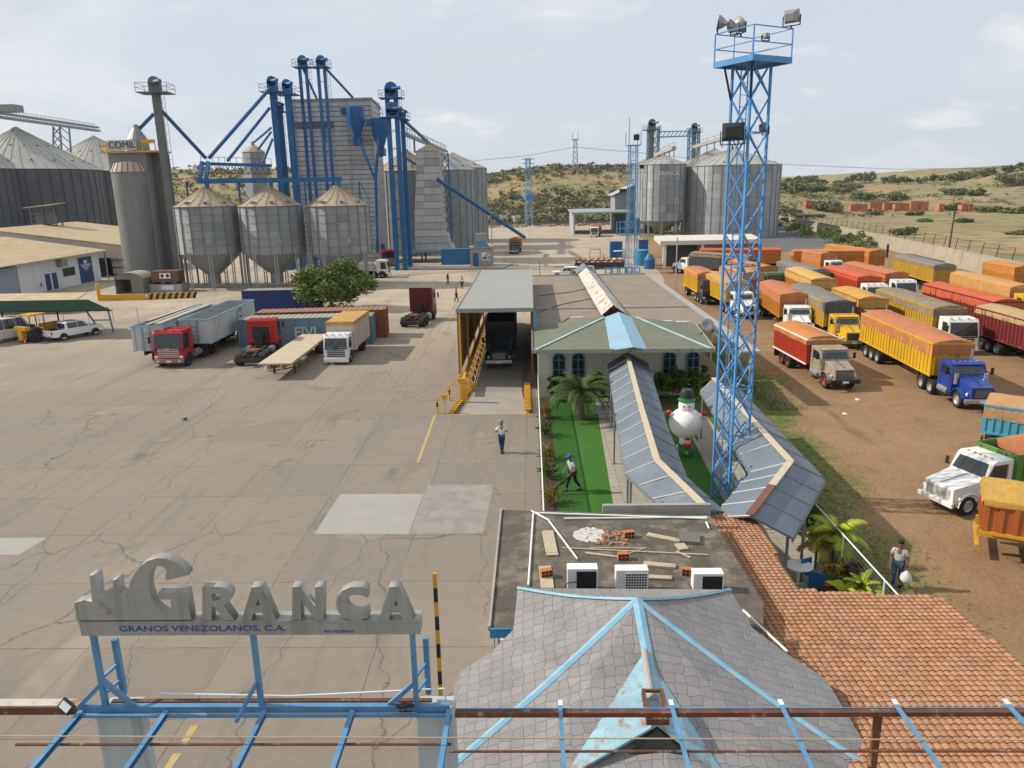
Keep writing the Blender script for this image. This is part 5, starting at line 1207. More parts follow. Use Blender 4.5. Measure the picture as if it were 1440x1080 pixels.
elevator('slimmer blue elevator standing between the close pair behind the middle hopper bin', 392, 142, 138, w=.75, twin=False, head=1.2, plat=1.0, group='blue bucket elevators')
elevator('round-headed blue elevator, right of the close pair behind the middle hopper bin', 402, 140, 102, w=1.0, twin=False, head=1.9, plat=2.0, group='blue bucket elevators')
elevator('tall twin-leg blue elevator before the corrugated mill tower, left of two tallest', 424, 143, 73.5, w=.5, gap=1.15, head=1.3, plat=1.4, group='blue bucket elevators')
elevator('tall twin-leg blue elevator before the corrugated mill tower, right of two tallest', 450, 143, 73.5, w=.5, gap=1.15, head=1.3, plat=1.4, group='blue bucket elevators')
elevator('tall blue elevator at the right of the mill tower, the highest there', 549, 139, 110, w=.75, gap=1.5, head=1.7, plat=1.8, group='blue bucket elevators')
elevator('lower blue elevator in front at the right of the mill tower', 551, 136, 140, w=.75, gap=1.5, head=1.5, plat=1.8, group='blue bucket elevators')
elevator('blue elevator with an arched head at far right of the mill tower group', 565, 141, 146, w=.7, twin=False, head=1.4, plat=1.2, group='blue bucket elevators')
def chute(label, pts, r=.22, m_=DBLUE, name='grain_chute'):
    q = MB(); q.path(pts, r, 10); return tag(center(q.build(name, m_, smooth=40)), label, 'chute', 'blue grain chutes')
Y_ = 138
chute('blue chute sloping down left from the grey elevator to the tank tower top', [A(216,160,120), A(187,190,118.5)], .3)
chute('long blue chute sloping right from the grey elevator to the bin gantry', [A(222,150,120), A(289,222,128)], .3)
chute('longest blue chute from the blue elevators down left to the bin gantry', [A(379,125,139), A(294,222,128)], .3)
chute('blue chute parallel below the longest one, down to the bin gantry', [A(379,152,139), A(320,226,130)], .26)
chute('short upper blue chute towards the small square bin', [A(381,180,139), A(356,201,148)], .2)
chute('second short blue chute towards the small square bin', [A(381,186,139), A(363,210,146)], .2)
chute('steep short blue chute at the right of the small square bin', [A(383,196,139), A(370,228,134)], .22)
chute('blue chute crossing between the twin tall elevators', [A(423,90,143), A(446,140,144)], .2)
chute('blue chute from the tallest elevator down to the mill tower roof', [A(457,95,143), A(496,137,148)], .22)
chute('blue chute from the left cyclone down to the mill pipe', [A(504,195,147), A(527,252,146)], .25)
chute('blue chute from the right cyclone down to the mill pipe', [A(533,195,147), A(528,252,146), A(531,355,146)], .28)
chute('upper of two blue chutes running right from the elevators over the silos', [A(571,172,141), A(608,205,176)], .3)
chute('lower of two blue chutes running right from the elevators over the silos', [A(568,168,141), A(607,206,172)], .25)
chute('long blue chute reaching down to the dump truck in the yard', [A(615,252,150), A(738,334,166)], .36)
chute('dark blue chute hooked beside the white drying column', [A(568,220,141), A(584,231,150)], .25)
# gantry over the hopper bins
ga = thing('conveyor_gantry', 'blue trussed conveyor gantry running over the hopper bins', 'conveyor', (-40, 118, 0)); YG = 116
q = MB(); a, b = A(277, 255, YG), A(480, 252, YG); q.bar(a, b, .7, .7); q.build('lower_conveyor', DBLUE, ga, world=True)
q = MB(); a, b = A(283, 230, 128), A(382, 233, 130); q.bar(a, b, .5, .5); q.bar(a+Vector((0,0,1.1)), b+Vector((0,0,1.1)), .07); 
for i in range(13): q.bar(a.lerp(b, i/12), a.lerp(b, i/12)+Vector((0,0,1.1)), .06)
a2, b2_ = A(283, 243, 128), A(382, 245, 130)
q.build('upper_walkway', DBLUE, ga, world=True)
q = MB(); q.bar(a2, b2_, .12)
for i in range(12): q.bar(a.lerp(b, i/12), a2.lerp(b2_, (i+1)/12), .09); q.bar(a2.lerp(b2_, i/12), a.lerp(b, (i+1)/12), .09)
q.build('truss', RUST, ga, world=True)
q = MB()
for px_ in (284, 293): q.bar(A(px_, 228, YG+4), A(px_-3, 252, YG+2), .5)
for px_, ym in ((291, 264), (381, 263), (476, 262)): q.bar(A(px_, 254, Yb), A(px_, ym+2, Yb), .5)
for px_ in (262, 335, 428, 505):
    v = A(px_, 255, YG+5); q.bar((v.x, YG+5, 0), (v.x, YG+5, v.z), .22); q.bar((v.x, YG+5, v.z), (v.x+1.5, YG+5, v.z-3), .1)
q.build('support', DBLUE, ga, world=True)
# small square bin behind
sqb = A(358, 230, 150); sq = thing('square_bin', 'small grey bin with a rusty cone top behind the gantry', 'bin', (sqb.x, 150, 0)); zt_ = zat(358, 214, 150)
q = MB(); q.lathe([(2.2, 0), (2.2, zt_)], 8); q.build('wall', GALV, sq); q = MB(); q.lathe([(2.3, zt_), (.4, zt_+1.3), (.3, zt_+2)], 8); q.build('cone_roof', CONER, sq)
# corrugated mill tower
MILLM = mat('old_corrugated_sheet', (.46,.455,.44), .65, .1, var=.14, scale=.4, col2=(.30,.275,.24), lo=.55, hi=.75, streak=.3)
ml = thing('mill_tower', 'tall grey corrugated mill tower behind the blue elevators', 'building'); YM = 152
v0, v1 = A(411, 140, YM), A(521, 138, YM); zt_ = v1.z; ml.location = ((v0.x+v1.x)/2, YM, 0); xr_ = A(531, 145, YM+9).x
q = MB(); RW = .9; z = 0.0; R_ = random.Random(9)
pm = [MILLM, mat('old_corrugated_sheet_dark', (.39,.385,.37), .65, .1, var=.15, scale=.4, streak=.35), mat('old_corrugated_sheet_pale', (.50,.495,.48), .6, .1, var=.12, scale=.4, streak=.25), mat('sheet_lap_shadow_gap', (.10,.095,.09), .8)]
while z < zt_-.1:
    z1 = min(zt_, z+RW)
    for (xa, xb) in ((v0.x, v0.x+5), (v0.x+5, v0.x+10), (v0.x+10, v1.x)):
        q.mi = R_.choice((0,0,0,1,2)); q.add([(xa, YM-.10, z+.1), (xb, YM-.10, z+.1), (xb, YM, z1), (xa, YM, z1)], [(0,1,2,3)]); q.mi = 3; q.add([(xa, YM, z), (xb, YM, z), (xb, YM-.10, z+.1), (xa, YM-.10, z+.1)], [(0,1,2,3)])
    for (ya, yb_) in ((YM, YM+4.5), (YM+4.5, YM+9)):
        q.mi = R_.choice((0,0,1,2)); q.add([(v1.x+.08, ya, z), (v1.x+.08, yb_, z), (v1.x, yb_, z1), (v1.x, ya, z1)], [(0,1,2,3)])
    q.mi = 0; q.add([(v0.x, YM+9, z), (v0.x, YM, z), (v0.x, YM, z1), (v0.x, YM+9, z1)], [(0,1,2,3)]); q.add([(v1.x, YM+9, z), (v0.x, YM+9, z), (v0.x, YM+9, z1), (v1.x, YM+9, z1)], [(0,1,2,3)])
    z = z1
q.build('wall', pm, ml, world=True, norm=False)
q = MB(); q.slab([(v0.x-.3, YM-.4, zt_+.1), (v1.x+.3, YM-.4, zt_+.1), (v1.x+.3, YM+9.4, zt_-.8), (v0.x-.3, YM+9.4, zt_-.8)], .15); q.build('roof', MILLM, ml, world=True)
q = MB(); q.b2(v1.x-.05, v1.x+.15, YM-.2, YM-.1, 0, zt_); xk = A(491, 200, YM).x; q.b2(xk-.1, xk+.1, YM-.2, YM-.1, 0, zt_); q.b2(v0.x-.1, v0.x+.1, YM-.2, YM-.1, 0, zt_); q.build('corner_trim', GALV3, ml, world=True)
q = MB(); a = A(414, 172, YM); b = A(470, 180, YM); q.b2(a.x, b.x, YM-.25, YM-.14, b.z, a.z); q.build('dark_band', mat('blue_brown_band', (.10,.10,.13), .7), ml, world=True)
q = MB(); a = A(452, 178, YM); b = A(459, 200, YM); q.b2(a.x, b.x, YM-.35, YM-.26, b.z, a.z); q.build('window', DBLUE, ml, world=True)
for lab, px_, yt_, Yq, r_ in (('blue cyclone with a pointed cone hung on the mill tower face', 499, 150, 149, 1.65), ('blue cyclone with a pointed cone at the right edge of the mill tower', 533, 166, 149, 1.5)):
    v = A(px_, yt_, Yq); cy = thing('cyclone', lab, 'cyclone', (v.x, Yq, v.z-7), 0, 'blue cyclones')
    q = MB(); q.lathe([(.3,0),(.35,.8),(r_,4.3),(r_,6.9),(r_*.9,7.0)], 20); q.build('cyclone_body', DBLUE, cy, smooth=30); q = MB(); q.b2(-r_-.9, 0, -.6, .6, 5.6, 6.8); q.b2(-.7,.7,-.5,1.5,.2,1.6); q.build('inlet_duct', DBLUE, cy)
q = MB(); v = G(536, 372); q.lathe([(1.3,0),(1.3,3.4),(1.1,3.6)], 20, (v.x-1.5, v.y+6, 0)); tag(center(q.build('blue_tank', DBLUE, smooth=30)), 'upright blue tank at the foot of the mill tower', 'tank')
# white drying column
YD = 152; a, b = A(584, 213, YD), A(618, 213, YD); dc = thing('drying_column', 'pale panelled grain drying column flaring towards its base', 'dryer', ((a.x+b.x)/2, YD, 0))
zt_ = a.z; zb_ = zat(600, 352, YD); xs_ = [(a.x, b.x, zt_), (a.x+.1, b.x, zat(600,240,YD)), (a.x-.6, b.x+.1, zat(600,285,YD)), (a.x-.9, b.x+.3, zat(600,325,YD)), (a.x-1.0, b.x+1.8, zb_)]
PALEP = [mat('pale_panel', (.50,.49,.46), .6, .1, var=.08, scale=.5, streak=.35), mat('pale_panel_dull', (.43,.42,.395), .6, .1, var=.1, scale=.5, streak=.4), mat('pale_panel_grey', (.36,.36,.35), .6, .1, var=.1, scale=.5, streak=.4)]
q = MB(); rows = 14; R_ = random.Random(4)
def lerp_w(z):
    for (l0, r0, z0_), (l1, r1, z1_) in zip(xs_, xs_[1:]):
        if z <= z0_+1e-6 and z >= z1_-1e-6: f = (z0_-z)/(z0_-z1_); return l0+(l1-l0)*f, r0+(r1-r0)*f
    return xs_[-1][:2]
for i in range(rows):
    za, zb2 = zt_+(zb_-zt_)*i/rows, zt_+(zb_-zt_)*(i+1)/rows; (la_, ra_), (lb_, rb_) = lerp_w(za), lerp_w(zb2); ma, mb_ = la_*.68+ra_*.32, lb_*.68+rb_*.32
    for (x0a, x1a, x0b, x1b) in ((la_, ma, lb_, mb_), (ma, ra_, mb_, rb_)): q.mi = R_.choice((0,0,1,2)); q.add([(x0b, YD, zb2+.03), (x1b, YD, zb2+.03), (x1a, YD, za), (x0a, YD, za)], [(0,1,2,3)])
    q.mi = 1; q.add([(rb_, YD, zb2), (rb_, YD+6, zb2), (ra_, YD+6, za), (ra_, YD, za)], [(0,1,2,3)]); q.add([(lb_, YD+6, zb2), (lb_, YD, zb2), (la_, YD, za), (la_, YD+6, za)], [(0,1,2,3)])
q.build('wall', PALEP, dc, world=True, norm=False)
q = MB()
for i in range(rows+1): z = zt_+(zb_-zt_)*i/rows; l_, r_ = lerp_w(z); q.bar((l_, YD-.03, z), (r_, YD-.03, z), .07)
q.build('panel_joint', RIBM, dc, world=True)
q = MB(); zc = zat(601, 206, YD); q.add([(a.x,YD,zt_),(b.x,YD,zt_),(b.x,YD+6,zt_),(a.x,YD+6,zt_),((a.x+b.x)/2,YD+3,zt_+1.6)], [(0,1,4),(1,2,4),(2,3,4),(3,0,4)]); q.build('roof', CONER, dc, world=True)
q = MB(); l_, r_ = xs_[-1][:2]; q.slab([(l_-3, YD-2, zb_-.1), (r_, YD-2, zb_), (r_, YD+5, zb_), (l_-3, YD+5, zb_-.1)], .2)
q.build('skirt_roof', GALV2, dc, world=True)
q = MB(); [q.bar((x_, y_, 0), (x_, y_, zb_-.2), .3) for x_ in (l_-2, l_+1.5, r_-.4) for y_ in (YD-1.5, YD+4)]; q.bar((l_-2, YD-1.5, 1.2), (l_+1.5, YD-1.5, zb_-.4), .15); q.build('leg', DBLUE, dc, world=True)
q = MB(); v = A(625, 215, YD+3); 
for s_ in (-.7, .7): q.bar((v.x+s_, YD+3, 3), (v.x+s_, YD+3, v.z), .2)
for i in range(9): q.bar((v.x-.7, YD+3, 3+i*2), (v.x+.7, YD+3, 5+i*2), .14); q.bar((v.x+.7, YD+3, 3+i*2), (v.x-.7, YD+3, 5+i*2), .14)
q.build('stair_tower', DBLUE, dc, world=True)
# silos behind the mill (right of the tower)
for i, (px_, Yq, r_, ye, yp, lab) in enumerate(((575, 172, 6.6, 240, 212, 'shaded grey silo with a tan cone top behind the blue elevators'), (622, 188, 8.4, 239, 213, 'grey silo just right of the pale drying column'), (640, 214, 9.0, 236, 216, 'grey silo at the far right end of the row behind the drying column'))):
    c = A(px_, 300, Yq); silo(lab, c.x, Yq, r_, 0, zat(px_, ye, Yq-r_), zat(px_, yp, Yq), [GALV2, GALV2, GALV], CONER if i == 0 else CONEM, 26, None, 15+i, 'silos behind the mill', rings=9, hatch=[(-1.2,.8),(-.6,.8)])
cv = thing('roof_conveyor', 'trussed conveyor bridge sloping over the silos behind the drying column', 'conveyor', (A(600,200,180).x, 180, 0)); a, b = A(568,188,168), A(627,213,212)
q = MB(); q.bar(a, b, 1.2, .5); q.bar(a+Vector((0,0,1.5)), b+Vector((0,0,1.5)), .12); 
for i in range(15): q.bar(a.lerp(b, i/14), a.lerp(b, i/14)+Vector((0,0,1.5)), .1); q.bar(a.lerp(b, i/15), a.lerp(b, (i+1)/15)+Vector((0,0,1.5)), .09)
q.build('truss', STEEL, cv, world=True); q = MB()
for f in (.2,.5,.85): q = MB(); p_ = a.lerp(b, f); q.bar(p_, p_-Vector((0,0,3.2)), .4); q.build('support', STEEL, cv, world=True)
# left big silos
BIG = [mat('dark_corrugated_sheet', (.14,.15,.165), .55, .2, var=.1, scale=.4, streak=.4, wave=('Z', 5), bump=.03), mat('dark_corrugated_sheet_b', (.13,.14,.155), .55, .2, var=.1, scale=.4, wave=('Z', 5), bump=.03), mat('dark_corrugated_sheet_c', (.15,.16,.172), .55, .2, var=.1, scale=.4, wave=('Z', 5), bump=.03)]
for i, (px_, Yq, r_, ye, yp, lab) in enumerate(((-70, 165, 12.3, 236, 178, 'dark corrugated silo cut by the left edge of the view'), (22, 180, 16.5, 237, 180, 'huge dark corrugated silo with a dusty cone roof at far left'), (131, 228, 18.2, 240, 192, 'huge dark silo behind the COMIL tank tower'))):
    c = A(px_, yp, Yq); silo(lab, c.x, Yq, r_, 0, zat(px_, ye, Yq-r_), zat(px_, yp, Yq), BIG, CONEM, 44, None, 25+i, 'big dark silos', rings=8, hatch=[(-1.9+.35*k, f) for k in range(7) for f in (.8, .45)], port=(-1.35, 14, .8), ribm=mat('dark_silo_rib', (.05,.055,.06), .6))
cv = thing('silo_conveyor', 'long roof conveyor bridge joining the huge dark silos at left', 'conveyor', (A(60,170,190).x, 190, 0)); a, b = A(-20,162,174), A(138,184,226)
q = MB(); q.bar(a, b, 1.6, .5); q.bar(a+Vector((0,0,.9)), b+Vector((0,0,.9)), .9, .5); q.build('conveyor_deck', STEEL, cv, world=True)
q = MB()
for i in range(40): q.bar(a.lerp(b, i/40)+Vector((0,-.8,0)), a.lerp(b, i/40)+Vector((0,-.8,1.8)), .08)
q.bar(a+Vector((0,-.8,1.8)), b+Vector((0,-.8,1.8)), .08); q.build('railing', STEEL, cv, world=True)
q = MB(); v = A(10, 156, 177); q.b2(v.x-3.4, v.x+2.9, 175, 178.5, v.z-.3, v.z+1.2); q.build('drive_house', STEEL, cv, world=True)
q = MB()
for x_, yl in ((75, 0), (84, 0), (97, 0)):
    pa = A(x_-3+3, 178, 202); pb = A(x_+ (3 if x_ > 80 else 0), 215, 202); q.bar(pa, pb, .35)
for i in range(3):
    za, zb2 = 179+i*11, 179+(i+1)*11; q.bar(A(75+i, za, 202), A(85+i, zb2, 202), .2); q.bar(A(85+i, za, 202), A(75+i, zb2, 202), .2); q.bar(A(85+i, za, 202), A(99, zb2, 202), .2)
q.build('trestle', STEEL, cv, world=True)
# ================================================================== LEFT SHEDS
ls = thing('maintenance_building', 'white maintenance building with blue doors and a tan tin roof', 'building', (-78, 112, 0)); xw = -73.9
q = MB(); q.b2(-100, xw, 107.5, 128.5, 0, 5.0); q.build('wall', mat('bluish_white_wall', (.70,.73,.76), .8, var=.05, scale=.7, streak=.2, col2=(.35,.30,.22), lo=.66, hi=.8), ls, world=True)
q = MB(); q.slab([(xw+1.2, 100, 4.75), (xw+1.2, 129.5, 5.0), (-90, 129.5, 7.6), (-90, 100, 7.4)], .15); q.slab([(-90, 100, 7.4), (-90, 129.5, 7.6), (-110, 129.5, 5), (-110, 100, 5)], .15); q.build('roof', TANROOF, ls, world=True)
q = MB(); q.b2(-104, xw-.1, 101.5, 107.4, 0, 4.3); q.build('porch_wall', mat('shaded_blue_wall', (.30,.35,.42), .8, var=.1), ls, world=True)
def onwall(name, m_, y0, y1, z0, z1, d=.04, par=None): q = MB(); q.b2(xw+.003, xw+d, y0, y1, z0, z1); return q.build(name, m_, par or ls, world=True)
d1 = onwall('blue_door', mat('royal_blue_door', (.01,.05,.16), .5), 122.4, 126.3, .1, 4.3)
for z_, w_, h_ in ((3.5,.45,.5),(2.95,1.2,.16),(2.65,1.3,.16),(2.3,.7,.18)):
    q = MB(); q.b2(xw+.045, xw+.055, 124.4-w_, 124.4+w_, z_-h_/2, z_+h_/2)
    if h_ > .3: q.build('emblem', WHITE, d1, world=True)
    else:
        bpy.data.meshes; 
for z_, tx in ((2.98, 'MANTENIMIENTO'), (2.66, 'MECANICO Y'), (2.33, 'TALLER')):
    curve_mesh('lettering', None, .01, WHITE, d1, Matrix.Translation(Vector((xw+.043, 124.4, z_))-ls.location) @ frame((0,0,0), (0,1,0), (0,0,1)), text=tx, size=.36, offset=.01)
onwall('small_door', MATS['royal_blue_door'], 113.4, 114.6, .1, 2.6); onwall('small_door', MATS['royal_blue_door'], 115.1, 116.3, .1, 2.6)
wn = onwall('window', WINDARK, 118.0, 121.2, 1.7, 3.0)
q = MB(); q.b2(xw, xw+.9, 116.6, 118.2, 3.4, 4.4); q.build('air_conditioner_cage', STEEL, ls, world=True, bevel=.03)
q = MB(); q.lathe([(.02,0),(.09,.02),(.09,.5),(.03,.6)], 10, (xw+.15, 112, .9)); tag(center(q.build('fire_extinguisher', INR)), 'red fire extinguisher on the white maintenance building wall', 'extinguisher')
q = MB(); q.b2(xw-13, xw-.8, 101.3, 101.48, 1.3, 3.0); q.build('porch_window', WINDARK, ls, world=True)
for y_ in (101, 129): q = MB(); q.tube((xw+.9, y_, 0), (xw+.9, y_, 4.8), .12, 8); q.build('porch_post', STEEL, ls, world=True)
os_ = thing('open_shed', 'wide open-fronted shed with a dusty tin roof behind the maintenance building', 'shed', (-90, 140, 0))
SIDEP = mat('pinkish_side_sheet', (.50,.43,.38), .75, var=.1, scale=.5, wave=('X', 3), bump=.02)
q = MB(); q.slab([(-72,133,5.6), (-72,161,5.9), (-96,161,9.0), (-96,133,8.8)], .18); q.slab([(-96,133,8.8), (-96,161,9.0), (-128,161,5), (-128,133,5)], .18); q.build('roof', TANROOF, os_, world=True)
q = MB(); q.prism([(-72,3.4),(-72,5.5),(-96,8.7),(-128,4.9),(-128,3.0)], (0,133.1,0), (1,0,0), (0,0,1), (0,.12,0)); q.build('gable_sheet', SIDEP, os_, world=True)
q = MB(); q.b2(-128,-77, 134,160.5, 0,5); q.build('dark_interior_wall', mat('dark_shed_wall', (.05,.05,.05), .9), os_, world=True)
for y_ in (135, 142, 149, 155, 160.5): q = MB(); q.b2(-72.4,-72.1,y_-.15,y_+.15,0,5.5); q.build('post', STEEL, os_, world=True)
SACK = mat('pale_sack', (.62,.61,.58), .9, var=.2, scale=2)
R_ = random.Random(2)
for k in range(8):
    y_ = 137+3.1*k
    th = thing('sack_stack', 'stack of pale sacks inside the open shed, bay %s from the front' % ('one','two','three','four','five','six','seven','eight')[k], 'sacks', (-75, y_, 0), 0, 'sack stacks in the open shed')
    for j in range(3): q = MB(); q.box((R_.uniform(-.1,.1), 0, .75+1.3*j), (2.0, 2.4, 1.2)); q.build('sack_layer', SACK, th, bevel=.25)
hp = thing('roof_hopper', 'tan-topped machinery hopper sticking up behind the shed roof', 'hopper', A(67, 316, 150))
q = MB(); [q.bar((x_,y_,-3),(x_,y_,3.4),.2) for x_ in (-2.4,0,2.4) for y_ in (-1,1)]; [q.bar((-2.4,-1,z_),(2.4,-1,z_),.15) for z_ in (.2,1.3,2.2)]; q.b2(-1.8,1.8,-.8,.8,.2,1.9); q.build('frame', GREYL, hp); q = MB(); q.slab([(-3.4,-1.6,3.4),(2.6,-1.6,3.9),(3.4,1.6,4.2),(-3.0,1.6,3.6)], .15); q.build('hood', TANROOF, hp)
# low canopy and fence at left
ct_ = thing('green_carport', 'dark green sheet carport over the parked cars at left', 'carport', (-50, 76, 0))
GRS = mat('dark_green_sheet', (.012,.03,.02), 1.0, 0, var=.2, col2=(.05,.05,.035), lo=.6, hi=.75, spec=.03)
q = MB(); q.slab([(-75,73.6,2.85),(-41.4,72.9,2.85),(-47.5,79.4,3.1),(-75,79.8,3.1)], .08); q.build('roof', GRS, ct_, world=True)
for x_ in (-70,-63,-56.5,-50.5): q = MB(); q.tube((x_, 78.5, 0), (x_, 78.5, 3.1), .08, 8); q.build('post', DARK, ct_, world=True)
q = MB(); [q.bar((x_, 76.5, 0), (x_+dx, 75.5, 2.8), .14) for x_, dx in ((-44.9,-.8),(-43.6,.3))]; q.bar((-45.3,76,1.4),(-43.5,76,1.4),.1); q.build('blue_end_frame', BLUE, ct_, world=True)
pipe_fence('grey pipe fence behind the carport', [(-75,82.5),(-44,82.5),(-36.5,80.5)], 1.7, GALV3)
q = MB(); q.slab([(-76,90,.9),(-56.5,90,1.0),(-56.8,95,2.0),(-76,95,2.0)], .1); q.b2(-76,-57,91,95,0,.9); tag(center(q.build('low_tin_roof', TANROOF)), 'low crooked tin-roofed lean-to behind the carport', 'lean-to')
# shed near kerb island: guard house + blue container
isl = sheet('raised_kerb', [(-26,137.5),(-12,135.2),(-5.8,135.0),(-4.6,137),(-3.4,143),(-26,147)], .12, mat('kerb_pavement', (.33,.29,.25), .85))
q = MB(); 
for a, b in zip([(-26,137.5),(-12,135.2),(-5.8,135.0),(-4.6,137),(-3.4,143)], [(-12,135.2),(-5.8,135.0),(-4.6,137),(-3.4,143)]): q.bar((a[0], a[1], .06), (b[0], b[1], .06), .15, .125)
kind(q.build('kerb_edge', mat('dark_kerb', (.13,.10,.08), .9)), 'structure')
gu = thing('guard_hut', 'small beige guard hut with blue trim, door and logo board', 'hut', (-9.1, 139.2, .12)); BEI = mat('beige_wall', (.34,.30,.255), .8, var=.06)
q = MB(); q.b2(-2.0,2.1,0,3.6,0,3.3); q.build('wall', BEI, gu); q = MB(); q.b2(-2.2,2.3,-.2,3.8,3.3,3.5); q.build('roof', CONC, gu)
q = MB(); q.prism([(-1.4,3.5),(1.6,3.5),(.9,4.6),(-.6,4.6)], (0,-.22,0), (1,0,0), (0,0,1), (0,.3,0)); q.build('blue_gable', BLUE, gu); q = MB(); q.b2(-.9,1.1,0,2,4.6,5.9); q.build('roof_tank', CONC, gu)
q = MB(); q.b2(-1.5,-.5,-.05,0,0,2.4); q.build('door', DBLUE, gu); q = MB(); q.b2(.05,1.7,-.05,0,1.1,2.5); lb = q.build('logo_board', WHITE, gu)
q = MB(); q.prism([(.2,1.3),(.2,1.55),(.4,1.65),(.4,1.9),(.5,1.9),(.5,1.6),(.75,1.75),(.8,2.0),(.9,2.0),(.9,1.3)], (0,-.06,0), (1,0,0), (0,0,1), (0,-.01,0)); q.build('factory_mark', DBLUE, lb)
curve_mesh('letter', None, .01, DBLUE, lb, Matrix.Translation((1.22,-.075,1.78)) @ frame((0,0,0), (1,0,0), (0,0,1)), text='G', size=1.35, offset=.02)
# right cluster
rsil = [(931, 214, 6.1, 231, 219, 8.5, 'front galvanised silo of the slim row by the blue light tower'), (922, 234, 6.1, 231, 220, 8.5, 'second galvanised silo in the slim row, mostly hidden by the front one'), (914, 254, 6.1, 232, 221, 8.5, 'third and farthest galvanised silo in the slim row')]
for i, (px_, Yq, r_, ye, yp, z0, lab) in enumerate(rsil):
    c = A(px_, 300, Yq); th = silo(lab, c.x, Yq, r_, z0*.55, zat(px_, ye, Yq-r_), zat(px_, yp, Yq), GSET, CONEM, 20, (1.8, 1.0), 40+i, 'slim galvanised silos', rings=7, ladder_a=-2.6, hatch=[(-1.3,.8)])
    if i == 0: curve_mesh('lettering', None, .05, WHITE, th, Matrix.Translation((.4, -6.25, zat(931, 244, Yq-r_))) @ frame((0,0,0), (1,0,0), (0,0,1)), text='GRANCA', size=1.5, sx=.9)
for i, (px_, Yq, r_, ye, yp, lab) in enumerate(((1026, 216, 12.9, 232, 209, 'huge pale galvanised silo behind the lattice tower'), (1001, 248, 12.9, 233, 210, 'second huge galvanised silo half hidden behind the one by the lattice tower'))):
    c = A(px_, 300, Yq); silo(lab, c.x, Yq, r_, 0, zat(px_, ye, Yq-r_), zat(px_, yp, Yq), GSET, CONEM, 34, None, 50+i, 'huge galvanised silos', rings=9, hatch=[(-1.0,.85),(-2.0,.85),(-.4,.85)], ladder_a=-.1)
for lab, a, b, hgt in (('silver roof conveyor over the slim silo row', A(913,222,250), A(948,208,212), 1.6), ('silver roof conveyor over the two huge silos', A(975,207,250), A(1040,188,214), 1.6)):
    cv = thing('roof_conveyor', lab, 'conveyor', ((a.x+b.x)/2, (a.y+b.y)/2, 0)); q = MB(); q.bar(a, b, 1.2, .9); q.build('conveyor_trough', mat('tan_silver_trough', (.45,.41,.35), .5, .3), cv, world=True); q = MB()
    for i in range(7): p_ = a.lerp(b, i/6); q.bar(p_, p_-Vector((0,0,hgt*1.6)), .25); q.bar(p_, p_+Vector((0,0,1.4)), .1)
    q.bar(a+Vector((0,0,1.4)), b+Vector((0,0,1.4)), .1); q.build('stand', STEEL, cv, world=True)
e2, _c = elevator('grey elevator head on blue truss legs behind the slim silos', 917, 240, 162, w=1.4, twin=False, m_=GREYL, head=2.2, plat=3); e3, _c = elevator('second grey elevator head right of the first behind the huge silos', 977, 262, 167, w=1.2, twin=False, m_=GREYL, head=2.2, plat=3)
for lab, px_, Yq, yt in (('blue truss mast around the grey elevator behind the slim silos', 919, 242, 178), ('blue truss mast around the grey elevator behind the huge silos', 976, 264, 180)):
    v = A(px_, yt, Yq); lattice('elevator_mast', lab, 'mast', v.x, Yq, 3.2, v.z, 0, BLUE, 12, .3, .18, False)
br_ = thing('blue_bridge', 'blue truss bridge linking the two grey elevators at right', 'bridge', (A(950,190,250).x, 250, 0)); a, b = A(925,193,243), A(980,191,262)
q = MB(); q.bar(a, b, .4); q.bar(a+Vector((0,0,1.6)), b+Vector((0,0,1.6)), .3)
for i in range(10): q.bar(a.lerp(b, i/10), a.lerp(b, (i+1)/10)+Vector((0,0,1.6)), .2)
q.build('truss', BLUE, br_, world=True)
# far canopy shed, tall shed, low white roof
fc = thing('loading_canopy', 'far loading canopy with a grey flat roof beside the slim silos', 'canopy', (20, 240, 0)); a, b = G(806, 296, 6.5), G(884, 298, 6.5)
x0, x1 = 13.2, 31; q = MB(); q.slab([(x0-.5,236,6.6),(x1,236,6.6),(x1,262,7.0),(x0-.5,262,7.0)], .5); q.build('roof', mat('grey_canopy_roof', (.30,.32,.33), .6), fc, world=True)
q = MB(); q.b2(x0, x0+.5, 236.5, 261, 0, 6.1); q.build('side_wall', GALV3, fc, world=True)
for y_ in (237, 249, 261): q = MB(); q.b2(x1-1.5, x1-1, y_, y_+.4, 0, 6.2); q.build('post', STEEL, fc, world=True)
a = A(865, 274, 250); b = A(897, 256, 250); sh_ = thing('slant_roof_shed', 'tall grey shed with a slanted roof left of the slim silos', 'shed', ((a.x+b.x)/2, 250, 0))
q = MB(); q.prism([(a.x,0),(b.x+1,0),(b.x+1,b.z-.3),(a.x,a.z-.3)], (0,250,0), (1,0,0), (0,0,1), (0,14,0)); q.build('wall', mat('blue_grey_wall_sheet', (.26,.29,.31), .6, var=.1, wave=('X', 2), bump=.03), sh_, world=True)
q = MB(); q.slab([(a.x-.8,249,a.z),(b.x+1,249,b.z+.2),(b.x+1,265,b.z+.2),(a.x-.8,265,a.z)], .3); q.build('roof', GALV3, sh_, world=True)
lw_ = thing('low_white_canopy', 'long low white canopy in front of the huge galvanised silos', 'canopy', (38, 160, 0)); a, b = G(922, 334, 5.0), G(1046, 334, 5.0)
yy = a.y; q = MB(); q.slab([(a.x, yy-5, 4.7),(b.x+3, yy-5, 4.7),(b.x+3, yy+2, 5.2),(a.x, yy+2, 5.2)], .7); q.build('roof', mat('cream_roof_sheet', (.60,.56,.49), .6, var=.06), lw_, world=True)
